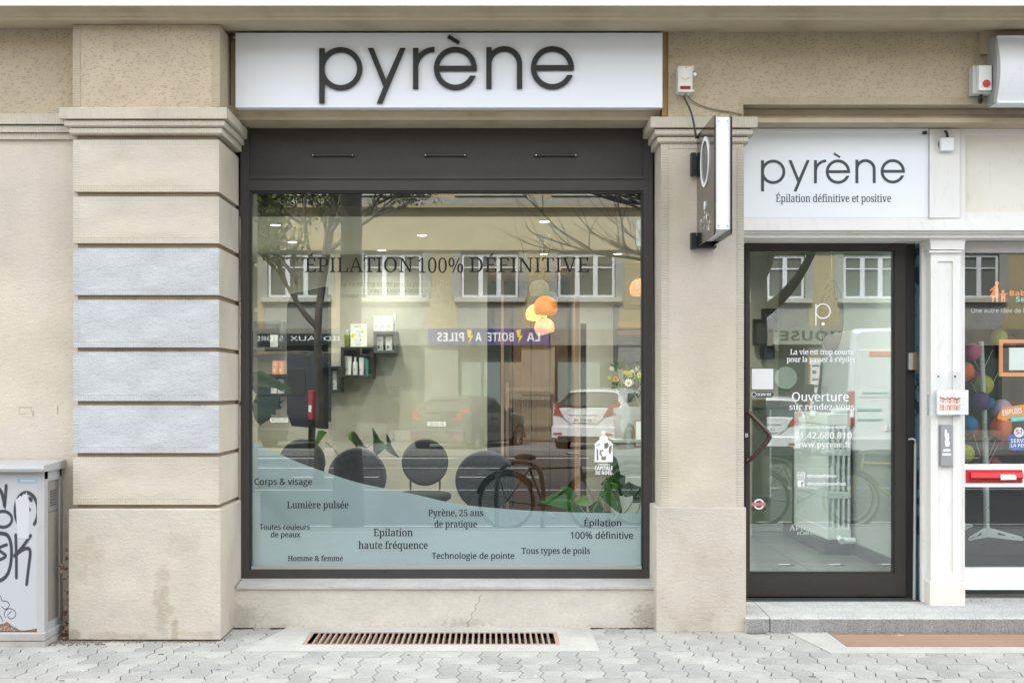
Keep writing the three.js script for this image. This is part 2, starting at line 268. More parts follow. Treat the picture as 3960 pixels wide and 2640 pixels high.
{
  const g = [];
  for (const [z, x0, x1, w] of [[11.9, -14, 14, 0.14], [17.6, -14, 3, 0.14], [6.5, -14, 14, 0.12]]) g.push(flat(x0, x1, z, z + w, -0.126));
  for (let i = 0; i < 9; i++) g.push(flat(-13 + i * 3.1, -13 + i * 3.1 + 1.6, 14.9, 15.05, -0.126), flat(-12 + i * 3.1, -12 + i * 3.1 + 1.9, 21.2, 21.4, -0.126));
  tag(mesh('road_marking', g, mat([0.75, 0.75, 0.74], 0.8, { t: T.speck })), null, null, null, 'structure');
}
tag(mesh('far_pavement', [flat(-60, 60, 22.75, 60, -0.02), box(-60, 60, -0.2, -0.0, 22.6, 22.75)], mat([0.22, 0.215, 0.21], 0.9, { t: T.speck })), null, null, null, 'structure');

{
  const spot = (u, v, r, m) => { const d = EY * F / (v - 1500), s = new THREE.Shape(), n = 12; for (let i = 0; i < n; i++) { const a = i / n * 2 * Math.PI, q = r * rr(0.75, 1.1); (i ? s.lineTo.bind(s) : s.moveTo.bind(s))(q * Math.cos(a), q * 0.8 * Math.sin(a)); } mesh('gum_spot', uvm(new THREE.ExtrudeGeometry(s, { depth: 0.0012, bevelEnabled: false }).rotateX(-Math.PI / 2)).translate((u - 1900) * d / F, 0.0012, CZ - d), m, pavement); };
  const dk = mat([0.17, 0.165, 0.16], 0.9), lt = mat([0.75, 0.74, 0.72], 0.8);
  for (const [u, v, r] of [[3142, 2616, 0.02], [3566, 2623, 0.026], [3625, 2632, 0.024], [3480, 2627, 0.007], [2955, 2545, 0.008], [623, 2530, 0.018], [238, 2632, 0.017], [1580, 2532, 0.012], [2000, 2565, 0.01], [585, 2627, 0.01], [2280, 2630, 0.012], [1986, 2630, 0.014], [840, 2588, 0.008], [2860, 2490, 0.008], [2410, 2598, 0.007], [1100, 2608, 0.009]]) spot(u, v, r, dk);
  for (const [u, v, r] of [[961, 2516, 0.009], [1376, 2516, 0.012], [3010, 2516, 0.009], [2071, 2615, 0.008], [1936, 2602, 0.009], [318, 2594, 0.01], [2492, 2427, 0.007], [3893, 2568, 0.009], [3482, 2456, 0.02]]) spot(u, v, r, lt);
  const g = [], add = (x, z, s) => g.push(new THREE.IcosahedronGeometry(s, 0).scale(1, 0.55, 1).rotateY(rr(0, 6)).translate(x, s * 0.4, z));
  for (let i = 0; i < 520; i++) add(rr(-2.62, -1.66), 0.315 + rr(0, 1) ** 3 * 0.05, rr(0.0015, 0.0055)); for (let i = 0; i < 220; i++) add(rr(-2.66, -2.3), 0.32 + rr(0, 1) ** 2 * 0.13, rr(0.002, 0.008)); for (let i = 0; i < 500; i++) add(rr(-1.62, 1.04), -0.11 + rr(0, 1) ** 3 * 0.05, rr(0.0015, 0.005)); for (let i = 0; i < 200; i++) add(rr(1.6, 3.6), 0.058 + rr(0, 1) ** 3 * 0.04, rr(0.002, 0.007)); for (let i = 0; i < 160; i++) add(rr(-3, 3), rr(0.3, 1.4), rr(0.0015, 0.004));
  tag(mesh('grit', g, mat([0.26, 0.23, 0.2], 1, { t: T.gran })), 'loose grit and crumbs along the foot of the wall', 'grit', null, 'stuff');
}
// the iron cellar grate: every bar its own part
{
  const t = thing('cellar_grate', 'long rusty iron grate of upright bars set in concrete below the shop window', 'grate', [-0.36, 0, 0.245]);
  mesh('frame', [rbox(-1.13, 0.41, -0.03, 0.007, 0.05, 0.075), rbox(-1.13, 0.41, -0.03, 0.007, 0.415, 0.437), rbox(-1.13, -1.105, -0.03, 0.006, 0.075, 0.415), rbox(0.385, 0.41, -0.03, 0.006, 0.075, 0.415), rbox(0.385, 0.41, -0.03, 0.0065, 0.075, 0.415)].slice(0, 4), mat([0.47, 0.36, 0.30], 0.85, { t: T.rust }), t);
  const bm = [mat([0.44, 0.39, 0.35], 0.85, { t: T.rust }), mat([0.4, 0.33, 0.285], 0.85, { t: T.rust })], N = 42;
  for (let i = 1; i < N; i++) { const x = GX0 + (GX1 - GX0) * i / N; mesh('bar', rbox(x - 0.0065, x + 0.0065, -0.028, 0.005 + rr(-0.001, 0.001), GZ0 - 0.004, GZ1 + 0.004, 0.003), bm[i % 2], t); }
  const lit = [];
  for (let i = 0; i < 120; i++) lit.push(new THREE.IcosahedronGeometry(rr(0.008, 0.022), 0).scale(1, 0.4, 1).translate(rr(GX0, GX1), -0.33 + rr(0, 0.02), rr(GZ0, GZ1)));
  tag(mesh('litter', lit, mat([0.11, 0.09, 0.08], 1), undefined), 'dry leaves and grit lying in the pit under the iron grate', 'litter', null, 'stuff');
}
{
  const t = thing('door_grate', 'rust brown mesh grate let into the pavement before the stone step', 'grate', [3.1, 0, 0.3]), g = [];
  mesh('frame', [box(2.1, 4.2, -0.02, 0.006, 0.47, 0.497), box(2.1, 4.2, -0.02, 0.006, 0.09, 0.112), box(2.1, 2.118, -0.02, 0.0055, 0.112, 0.47)], mat([0.36, 0.27, 0.21], 0.9, { t: T.rust }), t);
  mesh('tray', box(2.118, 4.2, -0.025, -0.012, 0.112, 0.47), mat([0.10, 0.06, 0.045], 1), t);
  for (let x = 2.05; x < 4.2; x += 0.0148) g.push(rod(V(x, 0.0, 0.112), V(x + 0.09, 0.0, 0.47), 0.0042, 0.0042, 4));
  const o = mesh('mesh_bars', g, mat([0.45, 0.35, 0.285], 0.85, { t: T.rust }), t); o.userData.kind = 'stuff';
}

// ---------------------------------------------------------------- the stone building
const bd = thing('stone_building', 'beige stone street building with banded pillars and moulded cornice', 'building', [0, 0, 0]);
const PX0 = ux(281, 0.28), PX1 = ux(846, 0.28), PZ = 0.28;             // left pillar
const RX0 = ux(2558, 0), RX1 = ux(2876, 0);                            // right pillar
{
  // left wall and its ledge
  mesh('wall', box(-4.6, PX0 - 0.002, 0, 3.78, -0.6, 0.13), M.render, bd);
  const lw = mesh('ledge', [box(-4.6, PX0 - 0.002, vy(479, 0.18), vy(439, 0.18), 0.131, 0.185), box(-4.6, PX0 - 0.002, vy(511, 0.165), vy(486, 0.165), 0.131, 0.168), box(-4.6, PX0 - 0.002, vy(538, 0.15), vy(515, 0.15), 0.131, 0.152)], M.tooled, bd);
  mesh('upper_wall', box(-4.6, PX0 - 0.002, vy(438, 0.135), vy(97, 0.135) + 0.06, 0.1305, 0.134), M.pitted, bd);
  // left pillar
  const p = sub(bd, 'pillar');
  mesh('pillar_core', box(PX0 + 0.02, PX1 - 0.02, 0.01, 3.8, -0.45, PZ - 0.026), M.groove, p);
  const js = [[540, 741], [760, 940], [959, 1140], [1159, 1343], [1360, 1550], [1567, 1751], [1767, 1951]];
  js.forEach(([a, b], i) => {
    const g = new THREE.BoxGeometry(PX1 - PX0, vy(a, PZ) - vy(b, PZ), PZ + 0.32), uv = g.attributes.uv, q = g.attributes.position;
    for (let k = 0; k < 8; k++) { uv.setXY(k, q.getZ(k) + i * 0.37, q.getY(k) + i * 0.61); }
    for (let k = 8; k < 16; k++) uv.setXY(k, q.getX(k), q.getZ(k));
    g.translate((PX0 + PX1) / 2, (vy(a, PZ) + vy(b, PZ)) / 2, (PZ - 0.32) / 2);
    const f = i >= 2 && i <= 5 ? M.blueBlock : M.stoneBlock;
    mesh('stone_block', g, [M.stone, M.stone, M.stone, M.stone, f, M.stone], p, i >= 2 && i <= 5 ? 'stone block whose front is painted pale blue grey' : undefined);
  });
  const unit = (g) => { g.computeBoundingBox(); const { min, max } = g.boundingBox, q = g.attributes.position, uv = g.attributes.uv; for (let i = 0; i < q.count; i++) uv.setXY(i, (q.getX(i) - min.x) / (max.x - min.x), (q.getY(i) - min.y) / (max.y - min.y)); return g; };
  mesh('pillar_base', rbox(ux(261, 0.31), ux(853, 0.31), 0.005, vy(1968, 0.31), -0.33, 0.308, 0.012, 2), M.dirty, p);
  mesh('base_face', unit(rbox(ux(263, 0.31), ux(852, 0.31), 0.008, vy(1969, 0.31), 0.29, 0.31, 0.006, 2)), M.base, p);
  mesh('capital', [rbox(ux(225, 0.335), ux(878, 0.335), vy(459, 0.335), vy(414, 0.335), -0.30, 0.335, 0.006), prism([[-0.3, vy(488, 0.315)], [0.305, vy(490, 0.315)], [0.318, vy(484, 0.315)], [0.318, vy(466, 0.315)], [-0.3, vy(460, 0.335)]], ux(247, 0.315), ux(867, 0.315)), prism([[-0.3, vy(517, 0.3)], [0.29, vy(519, 0.3)], [0.302, vy(513, 0.3)], [0.302, vy(495, 0.3)], [-0.3, vy(489, 0.3)]], ux(267, 0.3), ux(858, 0.3))], M.tooled, p);
  mesh('pillar_head', box(PX0, PX1 + 0.004, vy(414, PZ) - 0.02, 3.735, -0.4, PZ), M.pitted, p);
  mesh('tooled_margin', box(PX0 - 0.001, PX0 + 0.045, vy(412, PZ), 3.733, 0.2, PZ + 0.003), M.tooledt, p); mesh('tooled_margin', box(PX1 - 0.04, PX1 + 0.006, vy(412, PZ), 3.733, 0.2, PZ + 0.003), M.tooledt, p);
  // right pillar
  const r = sub(bd, 'pillar');
  mesh('pillar_shaft', box(RX0, RX1, vy(1961, 0), vy(552, 0), -0.5, 0), M.stone, r);
  mesh('tooled_margin', box(RX0 - 0.002, RX0 + 0.042, vy(1961, 0), vy(575, 0), -0.05, 0.003), M.tooledh, r); mesh('tooled_margin', box(RX1 - 0.04, RX1 + 0.002, vy(1961, 0), vy(575, 0), -0.05, 0.003), M.tooledh, r);
  mesh('tooled_margin', box(RX0 - 0.002, RX1 + 0.002, vy(575, 0), vy(552, 0), -0.05, 0.0032), M.tooled, r);
  mesh('pillar_base', rbox(ux(2538, 0.018), ux(2887, 0.018), -0.004, vy(1961, 0.018), -0.42, 0.018, 0.008, 2), M.plinth, r);
  mesh('capital', [rbox(ux(2516, 0.055), ux(2932, 0.055), vy(493, 0.055), vy(450, 0.055), -0.5, 0.055, 0.006), prism([[-0.5, vy(523, 0.035)], [0.025, vy(524, 0.035)], [0.037, vy(518, 0.035)], [0.037, vy(500, 0.035)], [-0.5, vy(494, 0.055)]], ux(2533, 0.035), ux(2913, 0.035)), prism([[-0.5, vy(552, 0.018)], [0.01, vy(553, 0.018)], [0.02, vy(547, 0.018)], [0.02, vy(530, 0.018)], [-0.5, vy(524, 0.018)]], ux(2543, 0.018), ux(2895, 0.018))], M.tooled, r);
  mesh('pillar_head', box(ux(2585, 0), ux(2875, 0), vy(451, 0), 3.78, -0.5, 0), M.pitted, r);
  // wall over the door with its tooled lower edge
  mesh('upper_wall', box(ux(2875, 0), 4.6, vy(376, 0), 3.78, -0.5, -0.0005), M.pitted, bd);
  mesh('tooled_margin', [box(ux(2875, 0) + 0.001, 4.6, vy(404, 0), vy(376, 0), -0.12, 0.002), ], M.tooledu, bd);
  mesh('tooled_margin', box(ux(2862, 0), ux(2875, 0) + 0.0005, vy(450, 0), vy(376, 0), -0.1, 0.003), M.tooledt, bd);
  mesh('lintel', prism([[-0.13, vy(404, 0) + 0.001], [-0.125, vy(440, -0.12)], [-0.09, vy(458, -0.1)], [-0.085, vy(473, -0.085)], [-0.4, vy(473, -0.085)], [-0.4, vy(404, 0) + 0.001]], RX1 + 0.002, 4.6), M.smooth, bd);
  // frieze and lintel over the shop window
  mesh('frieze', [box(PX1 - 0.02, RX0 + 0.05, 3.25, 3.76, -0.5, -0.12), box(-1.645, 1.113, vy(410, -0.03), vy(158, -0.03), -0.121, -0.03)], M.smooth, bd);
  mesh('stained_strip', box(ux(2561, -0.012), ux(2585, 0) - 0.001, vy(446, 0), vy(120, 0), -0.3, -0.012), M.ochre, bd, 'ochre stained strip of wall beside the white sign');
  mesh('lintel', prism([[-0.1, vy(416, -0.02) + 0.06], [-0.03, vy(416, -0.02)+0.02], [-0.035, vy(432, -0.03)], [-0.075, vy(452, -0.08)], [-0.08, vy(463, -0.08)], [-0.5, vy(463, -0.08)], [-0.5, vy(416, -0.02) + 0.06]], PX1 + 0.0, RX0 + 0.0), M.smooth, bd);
  // cornice: white fluted front, stepped soffit
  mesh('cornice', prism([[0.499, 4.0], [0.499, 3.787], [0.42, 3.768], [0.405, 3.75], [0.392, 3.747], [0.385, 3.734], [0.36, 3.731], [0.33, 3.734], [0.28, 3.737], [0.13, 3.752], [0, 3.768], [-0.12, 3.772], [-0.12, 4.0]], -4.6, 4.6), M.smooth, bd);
  mesh('cornice_front', box(-4.6, 4.6, 3.782, 4.1, 0.4995, 0.51), M.fascia, bd);
  mesh('upper_storeys', [box(-18, 22, 4.001, 15.5, -9, 0.0), box(-18, 22, 4.001, 4.1, 0.001, 0.498), box(-18, -4.601, 0, 3.95, -9, 0.1), box(5.6, 22, 0, 3.95, -9, -0.02)], M.render, bd);
  // under the window
  mesh('window_sill', prism([[-0.5, 0.286], [-0.30, 0.286], [-0.098, 0.268], [-0.098, 0.25], [-0.5, 0.25]], PX1 + 0.03, RX0 - 0.02), M.sill, bd);
  mesh('plinth_wall', unit(box(PX1 + 0.0, RX0 - 0.002, 0, 0.25, -0.5, -0.115)), M.plinthw, bd);
  // granite step
  mesh('step_stone', uvm(prism([[-0.75, 0.122], [0.035, 0.096], [0.046, 0.088], [0.046, -0.02], [-0.75, -0.02]], RX1 + 0.004, ux(2977, 0.05))), M.granite, bd);
  mesh('step_stone', uvm(prism([[-0.75, 0.122], [0.038, 0.096], [0.05, 0.087], [0.05, -0.02], [-0.75, -0.02]], ux(2980, 0.05), 4.6)), M.granite, bd);
  mesh('step_face', [box(RX1 + 0.005, ux(2977, 0.05), 0, 0.084, 0.03, 0.0505), box(ux(2980, 0.05), 4.6, 0.0, 0.083, 0.03, 0.0545)], M.granitet, bd);
}
// ---------------------------------------------------------------- logo lettering made of rings and bars, in pixels of the large sign
function logoShapes(only) {
  const out = [], P = (a) => new THREE.Shape(a.map(([x, y]) => new THREE.Vector2(x, -y))), y0 = 266;
  const arc = (cx, cy, R, r, a0, a1, n = 40) => { const a = []; for (let i = 0; i <= n; i++) { const t = a0 + (a1 - a0) * i / n; a.push([cx + R * Math.cos(t), cy - R * Math.sin(t)]); } for (let i = n; i >= 0; i--) { const t = a0 + (a1 - a0) * i / n; a.push([cx + r * Math.cos(t), cy - r * Math.sin(t)]); } return P(a); };
  const ring = (cx, cy, R, r) => { const s = new THREE.Shape(); s.absarc(cx, -cy, R, 0, 2 * Math.PI); const h = new THREE.Path(); h.absarc(cx, -cy, r, 0, 2 * Math.PI); s.holes.push(h); return s; };
  const R = 83.2, r = 63, bar = (x0, x1, a, b) => P([[x0, a], [x1, a], [x1, b], [x0, b]]);
  const e = (cx, cy) => { const a1 = -Math.asin(28 / R), a2 = -Math.asin(28 / r); const a = []; const n = 56, s0 = Math.asin(10.2 / R) , s1 = Math.asin(10.2 / r);
    for (let i = 0; i <= n; i++) { const t = -s0 + (2 * Math.PI + a1 + s0) * i / n; a.push([cx + R * Math.cos(t), cy - R * Math.sin(t)]); }
    for (let i = n; i >= 0; i--) { const t = s1 + (2 * Math.PI + a2 - s1) * i / n; a.push([cx + r * Math.cos(t), cy - r * Math.sin(t)]); }
    a.push([cx - r * 0.985, cy - 10.2], [cx - r * 0.985, cy + 10.2]);
    const c = a.slice(0, n + 1), d = [];
    for (let i = n; i >= 0; i--) { const t = Math.PI + s1 + (Math.PI + a2 - s1) * i / n; d.push([cx + r * Math.cos(t), cy - r * Math.sin(t)]); }
    const up = []; for (let i = n; i >= 0; i--) { const t = s1 + (Math.PI - 2 * s1) * i / n; up.push([cx + r * Math.cos(t), cy - r * Math.sin(t)]); }
    const s = P([...c, ...d, [cx + R * Math.cos(s0), cy + 10.2]]); s.holes.push(new THREE.Path(up.map(([x, y]) => new THREE.Vector2(x, -y)))); return s; };
  out.push([ring(1318.4, 268, R, r), bar(1235.2, 1256, 189, 401.5)]);
  out.push([P([[1423, 187.8], [1444.4, 187.8], [1493.5, 310], [1547.5, 187.8], [1568.4, 187.8], [1479, 401.5], [1457.6, 401.5], [1483, 338]])]);
  { const c = [], d = []; for (let i = 0; i <= 16; i++) { const t = Math.PI / 2 + 0.857 * i / 16; c.push([1680.6 + 82 * Math.cos(t), 266 - 82 * Math.sin(t)]); } for (let i = 16; i >= 0; i--) { const t = Math.PI / 2 * (1 + i / 16); d.push([1680.6 + 62.7 * Math.cos(t), 265.7 - 62.7 * Math.sin(t)]); }
    out.push([P([...c, [1617.9, 211], [1617.9, 187.8], [1597.4, 187.8], [1597.4, 346], [1617.9, 346], ...d])]); }
  out.push([e(1761.2, 266.8), P([[1736.7, 136.7], [1779, 162.2], [1772.4, 174.5], [1730, 149]])]);
  { const a = [[1880.6, 185], [1901, 185], [1901, 204]]; for (let i = 0; i <= 24; i++) { const t = 2.35 - 2.35 * i / 24; a.push([1950 + 69.4 * Math.cos(t), 250.4 - 69.4 * Math.sin(t)]); } a.push([2019.4, 345], [1999, 345]); for (let i = 0; i <= 24; i++) { const t = Math.PI * i / 24; a.push([1950 + 49 * Math.cos(t), 250.4 - 49 * Math.sin(t)]); } a.push([1901, 345], [1880.6, 345]); out.push([P(a)]); }
  out.push([e(2136.2, 264.3)]);
  return out;
}
// big white sign board over the window
{
  const z = 0.05, s = (CZ - z) / F;
  const t = thing('shop_sign', 'long white sign board with raised dark lettering above the shop window', 'sign', [ux(1736, z), vy(416, z), z]);
  mesh('board', rbox(ux(909, z), ux(2563, z), vy(416, z), vy(126, z), -0.028, z, 0.003), M.board, t);
  mesh('back_tray', box(ux(914, z), ux(2558, z), vy(412, z), vy(130, z), -0.0295, -0.0282), M.pgrey, t);
  for (const ss of logoShapes()) mesh('letter', ss.map((q, i) => new THREE.ExtrudeGeometry(q, { depth: 0.013 + 0.001 * i, bevelEnabled: false, curveSegments: 40 }).scale(s, s, 1).translate(-1900 * s, EY + 1500 * s, z + 0.006)), M.ink, t);
  mesh('spacer', disc(ux(1245, z), vy(255, z), z + 0.003, 0.008, 0.0075, 8), M.ink, t);
}
// sign board above the door
{
  const z = -0.27, s = (CZ - z) / F, t = thing('door_sign', 'white sign board with flat grey lettering and tagline above the entrance door', 'sign', [2.2, vy(842, z), z]);
  mesh('board', pbox(2868, 3594, 500, 842, z, z - 0.05, 0.003), M.board, t);
  mesh('top_strip', pbox(2868, 3592, 497, 508, z + 0.012, z - 0.02), M.white, t);
  const k = 0.566 * s;
  for (const ss of logoShapes()) mesh('letter', ss.map((q, i) => new THREE.ShapeGeometry(q, 40).translate(-1318.4, 268, 0).scale(k, k, 1).translate(ux(2990.9, z), vy(664.5, z), z + 0.0015 + 0.0005 * i)), M.inkgrey, t);
  letters('Épilation définitive et positive', 'serif', 3001.8, 3446.7, 781, z + 0.0015, M.inkgrey, t, 29, 0.0006);
  mesh('bracket', pbox(3573, 3587, 506, 518, z + 0.02, z), M.blackm, t);
}
// ---------------------------------------------------------------- shop window (a part of the building)
{
  const Z = -0.31, w = sub(bd, 'shop_window'), zg = -0.352;
  mesh('frame', [pbox(929, 963, 492, 2236, Z, -0.42), pbox(2489, 2525, 492, 2236, Z, -0.42), pbox(963, 2489, 691, 736, Z + 0.001, -0.42), pbox(963, 2489, 679, 691, Z + 0.012, -0.40), pbox(963, 2489, 2201, 2236, Z, -0.42), pbox(963, 2489, 484, 519, Z - 0.03, -0.42)], M.frame, w);
  mesh('shutter_panel', pbox(962, 2490, 515, 681, Z - 0.035, -0.42), M.panel, w);
  for (const [a, b] of [[1206, 1369], [1640, 1803], [2068, 2231]]) {
    const z = Z - 0.035;
    mesh('vent_handle', [rbox(ux(a + 8, z), ux(b - 8, z), vy(605, z), vy(597, z), z + 0.012, z + 0.022, 0.003), rbox(ux(a, z), ux(a + 11, z), vy(608, z), vy(595, z), z, z + 0.02, 0.003), rbox(ux(b - 11, z), ux(b, z), vy(608, z), vy(595, z), z, z + 0.02, 0.003)], M.frame, w);
    for (const e of [a + 5, b - 5]) mesh('screw', disc(ux(e, z), vy(601, z), z + 0.021, 0.0035, 0.003, 8), M.chrome, w);
  }
  mesh('gasket', [pbox(963, 971, 736, 2201, Z - 0.012, -0.36), pbox(2482, 2489, 736, 2201, Z - 0.012, -0.36), pbox(971, 2482, 736, 744, Z - 0.012, -0.36)], M.gasket, w);
  mesh('glazing_bead', pbox(971, 2482, 2190, 2201, Z - 0.005, -0.36), M.galv, w);
  mesh('pane', pbox(966, 2487, 740, 2199, zg, zg - 0.006), M.glass, w);
  // frosted blue film with a curved upper edge, stuck behind the pane
  const zf = -0.366, top = [[960, 1705], [1040, 1738], [1160, 1790], [1255, 1824], [1370, 1862], [1482, 1887], [1620, 1915], [1752, 1945], [1900, 1963], [2088, 1976], [2280, 1982], [2492, 1984]];
  const c = new THREE.SplineCurve(top.map(([u, v]) => new THREE.Vector2(ux(u, zf), vy(v, zf)))).getPoints(60);
  mesh('frosted_film', uvm(new THREE.ShapeGeometry(new THREE.Shape([...c, new THREE.Vector2(ux(2492, zf), vy(2203, zf)), new THREE.Vector2(ux(960, zf), vy(2203, zf))])).translate(0, 0, zf)), M.film, w);
  const zl = zg + 0.0008, zi = -0.3605, L = (s, f, a, b, v, m, cap) => letters(s, f, a * K, b * K, v * K, zl, m, w, cap * K), LI = (s, f, a, b, v, m, cap) => letters(s, f, a * K, b * K, v * K, zi, m, w, cap * K);
  L('ÉPILATION', 'serif', 700, 948, 625, M.inkblack, 33.5); L('100%', 'serif', 960, 1064, 626, M.inkblack, 34); L('DÉFINITIVE', 'serif', 1078, 1353, 625, M.inkblack, 33.5);
  LI('La vie est trop courte pour la passer à s’épiler', 'serif', 783, 1038, 657, M.inkpale, 11);
  LI('Ici, vous êtes entre de bonnes mains', 'serif', 833, 1003, 672, M.inkpale, 9); LI('Quoique vous puissiez faire ou rêvez de faire,', 'serif', 783, 1010, 683, M.inkpale, 9);
  const f = M.inkfilm, LF = (s, f2, a, b, v, m, cap) => letters(s, f2, a * K, b * K, v * K, zg + 0.0008, m, w, cap * K, 0.0009);
  LF('Corps & visage', 'sans', 584, 716, 1113, f, 14.5); LF('Lumière pulsée', 'serif', 659, 800, 1167, f, 15.5); LF('Toutes couleurs', 'sans', 596, 711, 1216, f, 12.5); LF('de peaux', 'sans', 622, 689, 1233.5, f, 12.5);
  LF('Epilation', 'serif', 858, 948, 1231, f, 16.5); LF('haute fréquence', 'serif', 823, 982, 1260, f, 16.5); LF('Homme & femme', 'serif', 661, 787, 1288, f, 12); LF('Pyrène, 25 ans', 'serif', 984, 1109, 1185, f, 15); LF('de pratique', 'serif', 998, 1095, 1210.5, f, 15);
  LF('Technologie de pointe', 'sans', 992, 1181, 1283, f, 14); LF('Tous types de poils', 'serif', 1198, 1355, 1271.5, f, 14); LF('Épilation', 'sans', 1343, 1427, 1208, f, 15); LF('100% définitive', 'sans', 1311, 1454, 1237, f, 15.5);
  // white lantern transfer
  {
    const z = zg + 0.0009, s = (CZ - z) / F, P = (x, y) => new THREE.Vector2((2080 + x / 2.412 - 1900) * s, EY + (1500 - 1350 - y / 2.412) * s);
    const sh = new THREE.Shape([[530, 1052], [534, 900], [528, 884], [580, 840], [574, 828], [600, 800], [630, 800], [658, 828], [650, 840], [704, 884], [698, 900], [700, 1052]].map((p) => P(...p)));
    const hole = (a) => sh.holes.push(new THREE.Path(a.map((p) => P(...p))));
    hole([[548, 1036], [548, 925], [566, 935], [566, 1036]]); hole([[592, 1034], [594, 995], [575, 985], [578, 940], [600, 938], [612, 930], [612, 950], [590, 962], [606, 1000], [622, 1004], [640, 985], [636, 1034]]);
    hole([[545, 905], [570, 880], [585, 875], [575, 892], [556, 904]]); hole([[620, 880], [650, 868], [664, 890], [650, 925], [622, 928]]); hole([[640, 850], [620, 856], [612, 850]].reverse()); hole([[668, 905], [690, 895], [688, 955], [672, 985], [660, 950]]);
    const g = [new THREE.ShapeGeometry(sh).translate(0, 0, z), new THREE.RingGeometry(6 / 2.412 * s, 19 / 2.412 * s, 24).translate(P(614, 776).x, P(614, 776).y, z)];
    mesh('lantern_transfer', g, M.inkwhite, w, 'white transfer of a lantern with a town and fir tree inside');
    const t = (q, a, b, v, cap) => letters(q, 'bold', 2080 + a / 2.412, 2080 + b / 2.412, 1350 + v / 2.412, z, M.inkwhite, w, cap / 2.412);
    t('STRASBOURG', 562, 672, 1082, 16); t('CAPITALE', 532, 700, 1126, 36); t('DE NOËL', 540, 692, 1168, 32);
  }
  mesh('alarm_sensor', [pbox(2462, 2487, 850, 952, -0.37, -0.41, 0.006)], M.white, w);
  mesh('sensor_mark', pbox(2479, 2486, 884, 916, -0.3690, -0.38), M.blackm, w);
}
